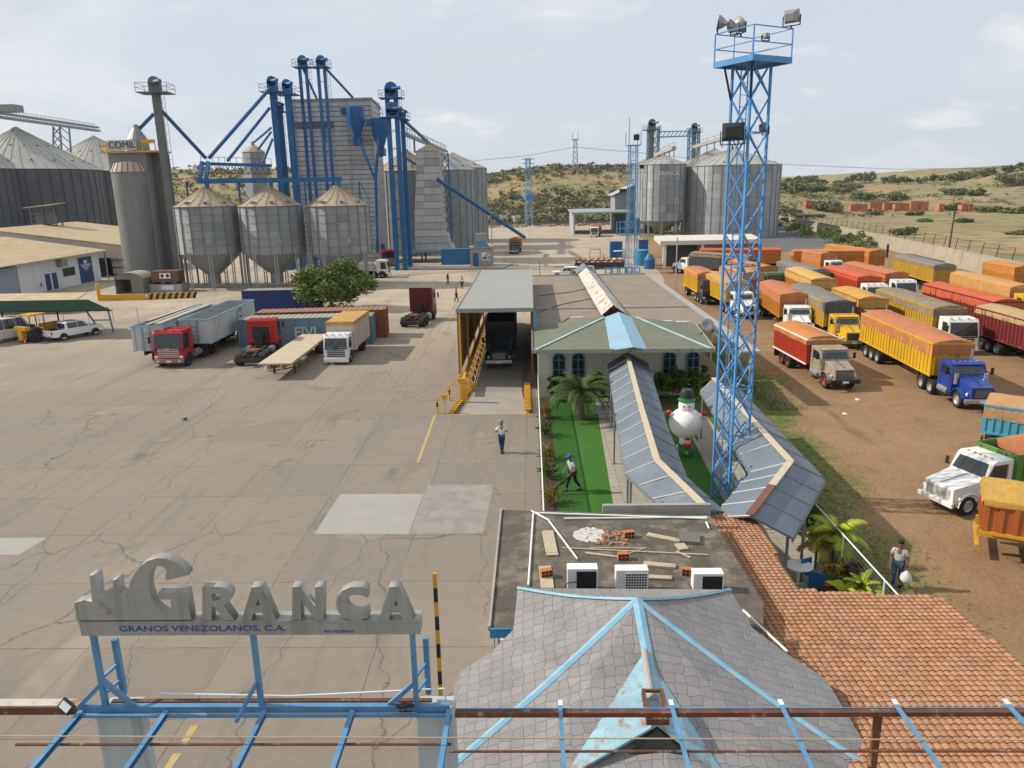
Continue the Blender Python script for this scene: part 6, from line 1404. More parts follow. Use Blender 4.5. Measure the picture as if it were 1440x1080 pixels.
q = MB(); q.b2(a.x+7, b.x+3, yy-3.5, yy+1.5, 0, 4.4); q.build('wall', CONC, lw_, world=True); q = MB(); q.b2(a.x+1.8, a.x+7, yy-1, yy+1, 0, 4.2); q.build('shaded_wall', mat('shaded_block_wall', (.10,.10,.10), .9), lw_, world=True); 
for x_ in (a.x+.6, a.x+7): q = MB(); q.b2(x_, x_+.5, yy-4.6, yy-4.1, 0, 4.2); q.build('post', WHITE, lw_, world=True)
# other blue towers
v = A(891, 205, 124); vb = G(882, 384); t2, _ = lattice('light_mast', 'blue lattice light mast rising before the slim silos', 'mast', vb.x+.6, vb.y, 1.5, zat(891, 205, vb.y), .15, mat('mast_blue', (.14,.32,.52), .6), 9, .10, .05, True, .8)
q = MB(); zt2 = zat(891, 205, vb.y); q.b2(-1.0,1.0,-1.0,1.0,zt2,zt2+.12); [q.bar((sx*.95, sy*.95, zt2), (sx*.95, sy*.95, zt2+2.0), .09) for sx in (-1,1) for sy in (-1,1)]; q.bar((-.95,-.95,zt2+2),(-.95,-.95,zt2+4.2),.08); q.build('top_frame', BLUE, t2)
q = MB(); q.box((.2,-1.05,zt2+1.2), (.9,.25,.9)); q.box((-1.7,-.5,zt2-6.8), (1.1,.3,.55)); q.box((1.3,-.5,zt2-3.2), (.7,.3,.6)); q.build('lamp_heads', BLACK, t2, bevel=.05)
q = MB(); za_, zb3 = zat(880,330,vb.y), zat(880,312,vb.y); [q.bar((x_,y_,za_),(x_,y_,zb3),.12) for x_ in (-2.2,-.8,1.0) for y_ in (-1,1)]; [q.bar((-2.2,y_,z_),(1.0,y_,z_),.12) for y_ in (-1,1) for z_ in (za_,(za_+zb3)/2,zb3)]; q.b2(-2.2,1.0,-1,1,za_-.08,za_+.02); q.build('blue_cage', TWB, t2)
v = G(744, 311); t3, _ = lattice('light_mast', 'distant pale blue lattice light mast in front of the hill', 'mast', v.x, min(v.y, 300), 2.4, zat(744, 222, min(v.y, 300)), .3, mat('far_mast_blue', (.22,.36,.48), .6), 11, .17, .08, False, .6)
q = MB(); zt3 = zat(744, 224, min(v.y,300)); [q.b2(-2.2,2.2,-1.2,1.2,zt3-k,zt3-k+.2) for k in (0,1.6,4.6)]; q.b2(-1.6,1.6,-1.2,1.2,zt3-15,zt3-13); q.build('platforms', TWB, t3)
yp = 420; v = A(809, 195, yp); t4, _ = lattice('power_pylon', 'slim pale transmission pylon on top of the hill', 'pylon', v.x, yp, 3.6, v.z-14, 0, mat('pale_pylon_steel', (.40,.42,.44), .5, .2), 9, .32, .18, False, .4, 14)
q = MB(); h_ = v.z-14; q.bar((-1.8,0,h_-.5),(1.8,0,h_-.5),.6); q.bar((-1.4,0,h_),(-1.4,0,h_+3),.3); q.bar((1.4,0,h_),(1.4,0,h_+3),.3); q.build('cross_arm', MATS['pale_pylon_steel'], t4)
for lab, pts in (('thin power line sagging left from the hill pylon', [(809,207),(740,219),(650,228),(560,232)]), ('thin power line sagging right from the hill pylon', [(811,207),(850,211),(885,213),(1000,226),(1095,231),(1260,238),(1440,236)])):
    q = MB(); q.path([A(x_, y_, yp) for x_, y_ in pts], .09, 4); tag(center(q.build('power_line', DARK)), lab, 'power line')
# ================================================================== VEHICLES   (local +x forward, +y left, z up)
def mesh_of(mb, ms, smooth=False, bevel=0):
    o = mb.build('tmp', ms, None, smooth, bevel); me = o.data; bpy.data.objects.remove(o); return me
def wheel_meshes(r, wd):
    q = MB(); q.lathe([(r*.60,-wd/2),(r*.93,-wd/2),(r,-wd/2+.05),(r,wd/2-.05),(r*.93,wd/2),(r*.60,wd/2),(r*.55,0)], 24, (0,0,0), 'y', caps=False); T_ = mesh_of(q, RUBBER, 35)
    q = MB(); q.lathe([(.01,-wd*.28),(r*.16,-wd*.42),(r*.2,-wd*.28),(r*.48,-wd*.22),(r*.60,-wd*.48),(r*.62,-wd*.40),(r*.62,wd*.4),(r*.60,wd*.48),(r*.48,wd*.22),(r*.2,wd*.28),(r*.16,wd*.42),(.01,wd*.28)], 20, (0,0,0), 'y', caps=False)
    return T_, q
WT, _q = wheel_meshes(.52, .30); WR = {}
for k, m_ in (('pale', mat('pale_rim', (.42,.42,.41), .45, .4, var=.1)), ('red', mat('red_rim', (.35,.03,.02), .5)), ('dark', DARK), ('white', WHITE)):
    WR[k] = mesh_of(_q, m_, 35)
ST, _q2 = wheel_meshes(.36, .24); SRim = mesh_of(_q2, CHROME, 35)
def wheel(parent, x, y, r=.52, rim='pale', dual=False, small=False):
    o = bpy.data.objects.new('wheel', ST if small else WT); COL.objects.link(o); o.parent = parent; k = r/(.36 if small else .52)
    o.location = (x, y, r); o.scale = (k, k*(1.9 if dual else 1), k)
    c = bpy.data.objects.new('rim', SRim if small else WR[rim]); COL.objects.link(c); c.parent = o
    return o
def part(fn, name, m_, par, **k):
    q = MB(); fn(q); return q.build(name, m_, par, **k)
def plate_poly(q, pts, off):     # thin slab proud of a face
    pts = [Vector(p) for p in pts]; n = (pts[1]-pts[0]).cross(pts[2]-pts[0]).normalized()*off
    m_ = len(pts); q.add([p+n for p in pts]+[p for p in pts], [tuple(range(m_)), tuple(range(2*m_-1, m_-1, -1))]+[(i, m_+i, m_+(i+1) % m_, (i+1) % m_) for i in range(m_)])
def cab_bonnet(t, x0, paint, hood=1.7, w=2.15, hw=1.5, rim='pale', big=False, visor=True, stack=True, grille=BLACK, bump=None):
    h = 2.75 if big else 2.55
    c = part(lambda q: (q.prism([(-hood,.72),(-hood,1.78),(-hood-.42,h-.12),(-hood-.62,h),(-hood-1.75,h),(-hood-1.8,.72)], (x0,-w/2,0), (1,0,0), (0,0,1), (0,w,0)), q.add([(x0,-hw*.44,.70),(x0,hw*.44,.70),(x0-hood,hw/2,.70),(x0-hood,-hw/2,.70),(x0-.04,-hw*.42,1.48),(x0-.04,hw*.42,1.48),(x0-hood,hw/2,1.80),(x0-hood,-hw/2,1.80)], [(3,2,1,0),(4,5,6,7),(0,1,5,4),(1,2,6,5),(2,3,7,6),(3,0,4,7)])), 'cab', paint, t, bevel=.05)
    for s_ in (-1, 1):
        arc = [(x0-.95+.68*cos(a), .58+.66*sin(a)) for a in [pi*k/9 for k in range(10)]]
        q = MB()
        for a, b in zip(arc, arc[1:]): q.slab([(a[0], s_*hw*.40, a[1]), (b[0], s_*hw*.40, b[1]), (b[0], s_*w*.5, b[1]-.03), (a[0], s_*w*.5, a[1]-.03)], .05)
        q.build('fender', paint, t)
        part(lambda q: ell(q, (x0-.26, s_*hw*.52, 1.0), (.08,.14,.12), 10, 8), 'headlight', HEADLAMP, t, smooth=True)
        wheel(t, x0-.95, s_*(w/2-.20), .52, rim)
        part(lambda q: plate_poly(q, [(x0-hood-.16, s_*w/2, 1.85), (x0-hood-.46, s_*w/2, h-.22), (x0-hood-1.35, s_*w/2, h-.22), (x0-hood-1.35, s_*w/2, 1.75)][::-s_], .012), 'side_window', GLASS, t)
        part(lambda q: (q.box((x0-hood-.1, s_*(w/2+.26), 2.1), (.06,.18,.42)), q.bar((x0-hood-.25, s_*w/2, 1.9), (x0-hood-.1, s_*(w/2+.26), 1.95), .03)), 'mirror', DARK, t)
        if stack and s_ > 0: part(lambda q: q.tube((x0-hood-1.98, s_*(w/2-.1), .9), (x0-hood-1.98, s_*(w/2-.1), h+.55), .07, 8), 'exhaust_stack', CHROME, t, smooth=40)
        part(lambda q: q.tube((x0-hood-1.5, s_*(w/2-.1), .75), (x0-hood-.3, s_*(w/2-.1), .75), .24, 12), 'fuel_tank', STEEL, t, smooth=40)
    nx, nz_ = -hood-.015, 1.84
    part(lambda q: plate_poly(q, [(x0-hood-.05, -w*.44, 1.90), (x0-hood-.05, w*.44, 1.90), (x0-hood-.40, w*.40, h-.20), (x0-hood-.40, -w*.40, h-.20)], .02), 'windshield', GLASS, t)
    part(lambda q: q.box((x0+.005, 0, 1.12), (.04, hw*.66, .55)), 'grille', grille, t, bevel=.01)
    part(lambda q: q.box((x0+.12, 0, .68), (.16, w*1.0, .26)), 'bumper', bump or (CHROME if rim != 'red' else DARK), t, bevel=.04)
    part(lambda q: q.box((x0+.21, 0, .66), (.012, .42, .16)), 'number_plate', WHITE, t)
    part(lambda q: [q.box((x0-hood-.72, y, h+.03), (.10,.09,.06)) for y in (-.7,-.3,0,.3,.7)], 'marker_lights', AMBER, t)
    part(lambda q: (q.bar((x0-hood-.05,0,1.93),(x0-hood-.41,0,h-.19),.03), [q.bar((x0-hood-.06,y,1.93),(x0-hood-.22,y+.3,2.2),.02) for y in (-.6,.25)]), 'windshield_divider', BLACK, t)
    part(lambda q: [q.box((x0+.03, 0, .92+.08*k), (.02, hw*.6, .025)) for k in range(6)], 'grille_bars', CHROME, t)
    part(lambda q: (q.bar((x0-.1,0,1.56),(x0-hood,0,1.83),.03,.02), [q.bar((x0-hood*.3,s_*hw*.38,1.02),(x0-hood*.9,s_*hw*.46,1.06),.03,.18) for s_ in (-1,1)]), 'hood_trim', DARK, t)
    for s_ in (-1, 1):
        part(lambda q: (q.bar((x0-hood-.22,s_*(w/2+.004),.8),(x0-hood-.22,s_*(w/2+.004),1.85),.018), q.bar((x0-hood-1.4,s_*(w/2+.004),.8),(x0-hood-1.4,s_*(w/2+.004),h-.2),.018), q.box((x0-hood-1.2,s_*(w/2+.02),1.62),(.16,.03,.04))), 'door_trim', BLACK, t)
        part(lambda q: (q.b2(x0-hood-1.3,x0-hood-.4,s_*w*.5-.12,s_*w*.5+.12,.42,.47)), 'step', DARK, t)
        if stack: part(lambda q: q.tube((x0-hood+.15, s_*(hw/2+.12), 1.35), (x0-hood+.15, s_*(hw/2+.12), 2.0), .14, 10), 'air_cleaner', CHROME, t, smooth=40)
    if visor: part(lambda q: plate_poly(q, [(x0-hood-.30, -w*.42, h-.10), (x0-hood-.30, w*.42, h-.10), (x0-hood-.62, w*.42, h+.02), (x0-hood-.62, -w*.42, h+.02)], .03), 'sun_visor', paint, t)
    return c
def cab_flat(t, x0, paint, h=2.9, w=2.35, L=1.9, z0=.75, rim='pale', lower=None, fairing=0.0, grille=BLACK, wr=.5):
    c = part(lambda q: q.prism([(0,z0-.15),(.02,z0+.75),(-.24,h-.25),(-.42,h),(-L,h+fairing),(-L,z0+.25),(-L+.35,z0),(-.95,z0)], (x0,-w/2,0), (1,0,0), (0,0,1), (0,w,0)), 'cab', paint, t, bevel=.07)
    yb = z0+.80
    part(lambda q: ([q.bar((x0+.03,y,yb+.04),(x0-.09,y+.55,yb+.5),.025) for y in (-w*.38,-w*.02)], q.b2(x0+.012,x0+.03,-w*.46,w*.46,yb-.14,yb-.03)), 'wipers', BLACK, t)
    part(lambda q: [q.box((x0-.36, y, h+.02), (.12,.1,.06)) for y in (-w*.4,-w*.15,w*.15,w*.4)], 'marker_lights', AMBER, t)
    part(lambda q: [q.box((x0+.16, s_*w*.36, z0-.22), (.03,.2,.12)) for s_ in (-1,1)], 'fog_lights', HEADLAMP, t)
    part(lambda q: [q.b2(x0-1.5,x0-.6,s_*w*.5-.1,s_*w*.5+.03,z0-.32,z0-.27) for s_ in (-1,1)], 'steps', DARK, t)
    part(lambda q: plate_poly(q, [(x0+.005, -w*.45, yb), (x0+.005, w*.45, yb), (x0-.225, w*.43, h-.30), (x0-.225, -w*.43, h-.30)], .02), 'windshield', GLASS, t)
    part(lambda q: [q.box((x0+.03, 0, z0+.10+.15*k), (.05, w*.72, .08)) for k in range(5)], 'grille', grille, t, bevel=.01)
    part(lambda q: q.box((x0+.06, 0, z0-.22), (.22, w*.99, .34)), 'bumper', lower or paint, t, bevel=.05)
    part(lambda q: q.box((x0+.175, 0, z0-.24), (.012, .42, .13)), 'number_plate', WHITE, t)
    for s_ in (-1, 1):
        part(lambda q: q.box((x0+.03, s_*w*.42, z0+.10), (.07, .26, .22)), 'headlight', HEADLAMP, t, bevel=.02)
        part(lambda q: plate_poly(q, [(x0-.18, s_*w/2, yb-.05), (x0-.36, s_*w/2, h-.32), (x0-1.15, s_*w/2, h-.32), (x0-1.15, s_*w/2, yb-.1)][::-s_], .012), 'side_window', GLASS, t)
        part(lambda q: q.bar((x0-1.2, s_*(w/2+.004), z0+.3), (x0-1.2, s_*(w/2+.004), h-.3), .02), 'door_seam', BLACK, t)
        part(lambda q: (q.box((x0+.08, s_*(w/2+.20), h-.75), (.08,.16,.5)), q.bar((x0-.2, s_*w/2, h-.5), (x0+.08, s_*(w/2+.2), h-.5), .03)), 'mirror', DARK, t)
        part(lambda q: q.prism([(x0-.95+.62*cos(pi*k/8), wr+.10+.58*sin(pi*k/8)) for k in range(9)], (0, s_*w/2-.02*s_-.0, 0), (1,0,0), (0,0,1), (0, s_*.05, 0)), 'wheel_arch', DARK, t)
        wheel(t, x0-.95, s_*(w/2-.16), wr, rim)
    return c
def tarp_mesh(q, L, W, zt, drop, seed, arch=.22, xo=0.0, front=True, rear=True, fd=None):
    R_ = random.Random(seed); ns = max(8, int(L/.42)); rows_ = []
    bow = [R_.uniform(-.008,.01) for _ in range(ns+1)]
    for i in range(ns+1):
        x = xo-L*i/ns; b = bow[i]; d0 = drop*(1+.13*noise.noise(Vector((x*.5, seed, 0)))+R_.uniform(-.02,.02)); d1 = drop*(1+.13*noise.noise(Vector((x*.5, seed, 9)))+R_.uniform(-.02,.02)); o = .035+R_.uniform(0,.025)
        rows_.append([(x,-W/2-o,zt-d0),(x,-W/2-o-.015,zt-drop*.45),(x,-W/2-.03,zt-.02+b*.4),(x,-W*.36,zt+arch*.45+b),(x,-W*.18,zt+arch*.8+b),(x,0,zt+arch+b),(x,W*.18,zt+arch*.8+b),(x,W*.36,zt+arch*.45+b),(x,W/2+.03,zt-.02+b*.4),(x,W/2+o+.015,zt-drop*.45),(x,W/2+o,zt-d1)])
    rows_ = [[(p[0], p[1]+.05*noise.noise(Vector((p[0]*1.1, p[2]*2, seed+5))), p[2]+(.09*noise.noise(Vector((p[0]*.45, p[1]*.9, seed)))+.02*noise.noise(Vector((p[0]*2.0, p[1]*.8, seed))) if 1 < j < 9 else 0)) for j, p in enumerate(r)] for r in rows_]
    V_ = [p for r in rows_ for p in r]; m_ = 11
    F_ = [(i*m_+j, i*m_+j+1, (i+1)*m_+j+1, (i+1)*m_+j) for i in range(ns) for j in range(m_-1)]
    q.add(V_, F_)
    for on, r, s_ in ((front, rows_[0], 1), (rear, rows_[-1], -1)):
        if not on: continue
        top = r[2:9]; fdv = (fd or drop)
        low = [(p[0]+s_*.05+R_.uniform(-.01,.04)*s_, p[1], zt-fdv*R_.uniform(.8,1.15)) for p in top]; mid_ = [(p[0]+s_*.06, p[1], (p[2]+l[2])/2) for p, l in zip(top, low)]
        q.add(list(top)+mid_+low, [(k, k+1, 8+k, 7+k) for k in range(6)]+[(7+k, 8+k, 15+k, 14+k) for k in range(6)])
def box_body(t, L, W, zb, zt, side, ribs=.55, xo=0.0, open_top=False, rail=None, ribw=.16, name='cargo_box'):
    b = part(lambda q: (q.b2(xo-L, xo, -W/2, -W/2+.06, zb, zt), q.b2(xo-L, xo, W/2-.06, W/2, zb, zt), q.b2(xo-.06, xo, -W/2+.06, W/2-.06, zb, zt), q.b2(xo-L, xo-L+.06, -W/2+.06, W/2-.06, zb, zt), q.b2(xo-L+.06, xo-.06, -W/2+.06, W/2-.06, zb, zb+.05)), name, side, t)
    q = MB(); n = int(L/ribs)
    for i in range(n+1):
        x = xo-.1-(L-.2)*i/n
        for s_ in (-1, 1): q.b2(x-ribw/2, x+ribw/2, s_*(W/2+.025)-.025, s_*(W/2+.025)+.025, zb+.06, zt-.04)
    for i in range(5):
        y = -W/2+.2+(W-.4)*i/4
        for x in (xo+.025, xo-L-.025): q.b2(x-.025, x+.025, y-.06, y+.06, zb+.06, zt-.04)
    q.build('side_ribs', side, t)
    q = MB()
    for s_ in (-1, 1): q.b2(xo-L-.05, xo+.05, s_*(W/2+.03)-.04, s_*(W/2+.03)+.04, zt-.05, zt+.05); q.b2(xo-L-.05, xo+.05, s_*(W/2+.03)-.04, s_*(W/2+.03)+.04, zb-.05, zb+.06)
    for x in (xo+.03, xo-L-.03): q.b2(x-.04, x+.04, -W/2, W/2, zt-.045, zt+.045)
    q.build('top_rail', rail or side, t)
    return b
CHAS = mat('dusty_chassis', (.045,.04,.035), .8, var=.35, scale=3, col2=(.14,.10,.07), lo=.55, hi=.7)
def tarpm(n, c, c2=None): return mat(n, c, .8, var=.13, scale=.8, col2=c2 or tuple(x*.62 for x in c), lo=.52, hi=.72, bump=.06, bscale=2.6, streak=.3)
TP = {'salmon': tarpm('salmon_tarp', (.46,.16,.065), (.36,.16,.09)), 'orange': tarpm('orange_tarp', (.50,.19,.04), (.38,.17,.06)), 'red': tarpm('red_orange_tarp', (.52,.095,.03), (.42,.12,.05)), 'grey': tarpm('grey_tarp', (.17,.165,.15), (.25,.235,.20)), 'brown': tarpm('grey_brown_tarp', (.225,.17,.11), (.30,.26,.2)), 'yellow': tarpm('faded_yellow_tarp', (.56,.34,.10), (.48,.32,.15)), 'tan': tarpm('tan_orange_tarp', (.48,.25,.10), (.40,.24,.13)), 'khaki': tarpm('khaki_tarp', (.42,.30,.13), (.33,.24,.12)), 'gold': tarpm('golden_tarp', (.50,.29,.055), (.40,.24,.08)), 'dark': tarpm('dark_grey_tarp', (.085,.085,.09), (.15,.145,.14))}
def bodym(n, c): return mat(n, c, .55, var=.14, scale=1.2, col2=tuple(x*.45+.02 for x in c), lo=.6, hi=.78, streak=.35)
BP = {'yellow': bodym('yellow_box_paint', (.62,.36,.012)), 'orange': bodym('orange_box_paint', (.50,.20,.02)), 'red': bodym('red_box_paint', (.45,.05,.02)), 'maroon': bodym('maroon_box_paint', (.16,.02,.025)), 'dull': bodym('dull_yellow_box_paint', (.48,.28,.03)), 'blue': bodym('sky_blue_box_paint', (.08,.34,.48)), 'green': bodym('green_box_paint', (.10,.23,.05)), 'grey': bodym('grey_box_paint', (.22,.24,.25)), 'white': bodym('white_box_paint', (.62,.63,.62)), 'rust': bodym('rust_orange_box_paint', (.45,.12,.025)), 'charcoal': bodym('charcoal_box_paint', (.05,.05,.06))}
CP = {'white': mat('white_cab_paint', (.74,.74,.72), .3, var=.05, scale=2), 'blue': mat('royal_blue_cab_paint', (.02,.05,.26), .3, var=.12), 'yellow': mat('yellow_cab_paint', (.62,.36,.015), .35, var=.1), 'dark': mat('dark_blue_cab_paint', (.02,.035,.06), .4), 'red': mat('red_cab_paint', (.40,.012,.018), .3, var=.1), 'tan': mat('faded_tan_cab_paint', (.36,.30,.235), .5, var=.18, scale=2, col2=(.2,.15,.11)), 'green': mat('green_cab_paint', (.06,.16,.08), .4), 'maroon': mat('maroon_cab_paint', (.10,.008,.012), .4)}
GRPT = 'tarped trucks parked on the dirt lot'
def semi(label, fl, rz, L, body, tarp, cab=None, cabkind='bonnet', W=2.5, zb=1.25, zt=3.35, drop=.8, axles=3, seed=0, rim='pale', gap=.0, group=GRPT, ribs=.5, name='semi_truck', arch=.22, drape=None):
    """fl = front-left (as seen from the camera: viewer's left) corner of the box on the ground plane"""
    hx = Vector((cos(rz), sin(rz), 0)); left = Vector((-sin(rz), cos(rz), 0))
    org = Vector((fl[0], fl[1], 0)) + left*(W/2)
    t = thing(name, label, 'truck' if cab else 'trailer', org, rz, group)
    box_body(t, L, W, zb, zt, body, ribs)
    if tarp: q = MB(); tarp_mesh(q, L+.04, W, zt+.06, drop, seed, arch, .02); q.build('tarp', tarp, t, smooth=35, norm=False)
    if drape: part(lambda q: (q.b2(.10,.13,-W/2-.06,W/2+.06,zt-1.0,zt+.1), q.b2(-.5,.1,-W/2-.09,-W/2-.065,zt-.8,zt+.08), q.b2(-.5,.1,W/2+.065,W/2+.09,zt-.8,zt+.08)), 'front_drape', drape, t, bevel=.01)
    part(lambda q: (q.b2(-L+.3,-.2,-.55,-.42,.85,1.2), q.b2(-L+.3,-.2,.42,.55,.85,1.2), [q.b2(-L+.4+k*1.3,-L+.5+k*1.3,-.42,.42,.95,1.15) for k in range(int((L-.8)/1.3))], q.b2(-L+.02,-L+.12,-1.1,1.1,.55,.7)), 'chassis', CHAS, t)
    part(lambda q: [q.b2(-L-.07,-L-.03,y-.14,y+.14,1.02,1.16) for y in (-.9,.9)], 'tail_lights', REDLAMP, t)
    part(lambda q: [q.b2(-L+.35,-L+.4,s_*.85-.3,s_*.85+.3,.28,1.1) for s_ in (-1,1)], 'mud_flaps', BLACK, t)
    part(lambda q: [q.box((-L*.2-k*L*.2, s_*(W/2+.075), zb+.06), (.18,.012,.06)) for k in range(4) for s_ in (-1,1)], 'reflectors', AMBER, t)
    for k in range(axles):
        x = -L+1.1+k*1.15
        for s_ in (-1, 1): wheel(t, x, s_*(W/2-.36), .50, rim, True)
        part(lambda q: q.tube((x,-W/2+.3,.5),(x,W/2-.3,.5),.09), 'axle', CHAS, t)
    for s_ in (-1, 1): part(lambda q: q.b2(-2.7,-2.55,s_*.8-.08,s_*.8+.08,.35,1.25), 'landing_leg', CHAS, t)
    part(lambda q: q.b2(-L*.55-.6,-L*.55+.6,W/2-.65,W/2-.1,.6,1.1), 'tool_box', body, t, bevel=.02)
    if cab:
        if cabkind == 'bonnet': x0 = 4.1+gap; cab_bonnet(t, x0, cab, rim=rim)
        else: x0 = 2.35+gap; cab_flat(t, x0, cab, rim=rim)
        part(lambda q: (q.b2(-1.9,x0-1.9,-.45,-.32,.65,.95), q.b2(-1.9,x0-1.9,.32,.45,.65,.95), q.b2(-1.4,-.2,-.5,.5,.96,1.1)), 'tractor_frame', CHAS, t)
        for x in (-1.35, -.05):
            for s_ in (-1, 1): wheel(t, x, s_*.93, .50, rim, True)
    return t
HD = radians(-93.0)
def spot(px, py, z=3.45): v = G(px, py, z); return (v.x, v.y)
def fr_from_rear(px, py, L, rz, z=3.45): v = G(px, py, z); return (v.x+cos(rz)*L, v.y+sin(rz)*L)
semi('yellow ribbed semi-trailer truck with salmon tarp and royal blue bonneted cab', fr_from_rear(1212.6, 439, 12.4, radians(-93)), radians(-93), 12.4, BP['yellow'], TP['salmon'], CP['blue'], drop=.85, seed=1, rim='pale')
semi('orange box truck with salmon tarp and white bonneted cab, behind the small red stake truck', fr_from_rear(1066.7, 395.5, 10.4, radians(-95)), radians(-95), 10.4, BP['orange'], TP['salmon'], CP['white'], drop=.9, seed=3, axles=2)
semi('yellow box truck with grey tarp, dark front drape and yellow bonneted cab', fr_from_rear(1110, 400.7, 12.2, radians(-94)), radians(-94), 12.2, BP['dull'], TP['grey'], CP['yellow'], drop=.75, seed=4, axles=2, drape=TP['dark'])
semi('long trailer under a faded yellow tarp, behind the one with the dark front drape', fr_from_rear(1105, 377, 12, radians(-95)), radians(-95), 12, BP['orange'], TP['yellow'], None, drop=.95, seed=5)
semi('shorter truck under a bright yellow tarp in front of the long faded yellow trailer', spot(1209, 419.8), radians(-94), 7.8, BP['rust'], TP['gold'], CP['tan'], drop=.8, seed=6, axles=1)
semi('yellow ribbed trailer truck with grey-brown tarp and white flat-nosed cab', fr_from_rear(1233, 406, 12.2, radians(-93)), radians(-93), 12.2, BP['dull'], TP['brown'], CP['white'], 'flat', drop=.7, seed=7, gap=.3)
semi('maroon trailer under a long red-orange tarp at the right edge', fr_from_rear(1299, 399, 12.4, radians(-91)), radians(-91), 12.4, BP['maroon'], TP['red'], CP['maroon'], 'flat', drop=.8, seed=8)
semi('maroon trailer with a short khaki tarp at the right edge', fr_from_rear(1372, 430, 11, radians(-91)), radians(-91), 11, BP['maroon'], TP['khaki'], CP['red'], 'flat', drop=.5, seed=9)
semi('bright red trailer truck with red tarp and white flat-nosed cab, middle of the lot', fr_from_rear(1155, 374.6, 12, radians(-92)), radians(-92), 12, BP['red'], TP['red'], CP['white'], 'flat', drop=.45, seed=10, gap=.2)
semi('orange-red tarped trailer truck with a tall white cab, beside the bright red one', fr_from_rear(1185, 369.4, 13, radians(-91)), radians(-91), 13, BP['rust'], TP['salmon'], CP['white'], 'flat', drop=.6, seed=11, gap=.3)
semi('yellow trailer under a smooth grey tarp near the boundary wall', fr_from_rear(1257.7, 359, 14, radians(-96)), radians(-96), 14, BP['dull'], TP['grey'], None, drop=.55, seed=12)
semi('orange trailer with a wavy orange tarp near the boundary wall, farthest back on the right', fr_from_rear(1160.5, 344.4, 14, radians(-84)), radians(-84), 14, BP['orange'], TP['orange'], None, drop=1.0, seed=13)
semi('yellow trailer with a wide tan tarp at the right edge near the wall', fr_from_rear(1337.6, 383, 13, radians(-95)), radians(-95), 13, BP['yellow'], TP['tan'], CP['yellow'], 'flat', drop=1.0, seed=14)
semi('small orange truck box seen from behind against the boundary wall', fr_from_rear(1383, 368, 7, radians(-92)), radians(-92), 7, BP['orange'], TP['orange'], None, drop=1.0, seed=15, axles=2)
semi('yellow trailer truck with a cream-orange tarp and white bonneted cab, behind the lattice tower', fr_from_rear(988.6, 383, 10, radians(-88)), radians(-88), 10, BP['yellow'], TP['tan'], CP['white'], drop=.6, seed=16, axles=2)
semi('yellow box truck with orange tarp and dark blue cab, leftmost of the parked trucks', fr_from_rear(962.6, 376, 7.5, radians(-89)), radians(-89), 7.5, BP['yellow'], TP['salmon'], CP['dark'], 'flat', drop=.7, seed=17, axles=1, name='box_truck')
semi('blue-grey trailer under a grey tarp behind the lattice tower', fr_from_rear(1092.8, 367.7, 12, radians(-90)), radians(-90), 12, BP['grey'], TP['grey'], None, drop=.5, seed=18)
semi('brown-grey tarped trailer with a white cab turned left beside the grass', spot(985, 356, 3.2), radians(128), 11, BP['charcoal'], TP['brown'], CP['white'], drop=.5, seed=19, axles=2)
semi('long trailer under orange tarp standing crosswise at the back of the lot, left one', (28.2, 128), radians(172), 12.5, BP['orange'], TP['red'], None, drop=.9, seed=20)
semi('long trailer under orange tarp standing crosswise at the back of the lot, right one', (41.5, 122.5), radians(172), 12.5, BP['orange'], TP['orange'], None, drop=.9, seed=21)
semi('truck with a glossy salmon hooded tarp in front of the crosswise trailers', fr_from_rear(1121, 352, 7, radians(-80)), radians(-80), 7, BP['orange'], TP['salmon'], CP['white'], drop=1.5, seed=22, axles=2)
semi('orange tarped truck with a dark green cab behind the lattice tower', fr_from_rear(1024, 366, 10, radians(-82)), radians(-82), 10, BP['rust'], TP['orange'], CP['green'], 'flat', drop=.9, seed=23, axles=2)
semi('brown trailer with a faded tan tarp behind the yellow one at the lattice tower', fr_from_rear(1012, 374, 9, radians(-86)), radians(-86), 9, BP['rust'], TP['tan'], None, drop=.8, seed=24, axles=2)
semi('dark flat trailer with a grey cover against the boundary wall', fr_from_rear(1265, 354, 10, radians(-97)), radians(-97), 10, BP['charcoal'], TP['dark'], None, zt=2.9, drop=.4, seed=25)
# stake truck
def rigid(label, fl, rz, L, body, tarp, cabp, ck='bonnet', seed=0, W=2.35, zb=1.1, zt=2.85, drop=.45, rim='red', axles=2, group=None, name='stake_truck', ribs=.33, rail=None):
    hx = Vector((cos(rz), sin(rz), 0)); left = Vector((-sin(rz), cos(rz), 0)); org = Vector((fl[0], fl[1], 0))+left*(W/2)
    t = thing(name, label, 'truck', org, rz, group)
    box_body(t, L, W, zb, zt, body, ribs, ribw=.08, rail=rail)
    if tarp: q = MB(); tarp_mesh(q, L+.05, W, zt+.06, drop, seed, .22, .025); q.build('tarp', tarp, t, smooth=35, norm=False)
    part(lambda q: (q.b2(-L+.1,2.6,-.5,-.36,.75,1.05), q.b2(-L+.1,2.6,.36,.5,.75,1.05)), 'chassis', CHAS, t)
    part(lambda q: [q.b2(-L-.02,-L+.03,s_*.8-.3,s_*.8+.3,.35,1.0) for s_ in (-1,1)], 'mud_flap', BLACK, t)
    for k in range(axles):
        for s_ in (-1, 1): wheel(t, -L+1.5+k*1.2, s_*(W/2-.35), .50, rim, True)
    if ck == 'bonnet': cab_bonnet(t, 3.55, cabp, hood=1.45, w=2.05, hw=1.55, rim=rim, stack=False)
    else: cab_flat(t, 2.2, cabp, rim=rim)
    return t
st = rigid('small red stake truck with tan-orange tarp and faded tan bonneted cab standing alone', spot(1136, 477, 2.9), radians(-87), 6.3, BP['red'], TP['orange'], CP['tan'], seed=31, rail=WHITE)
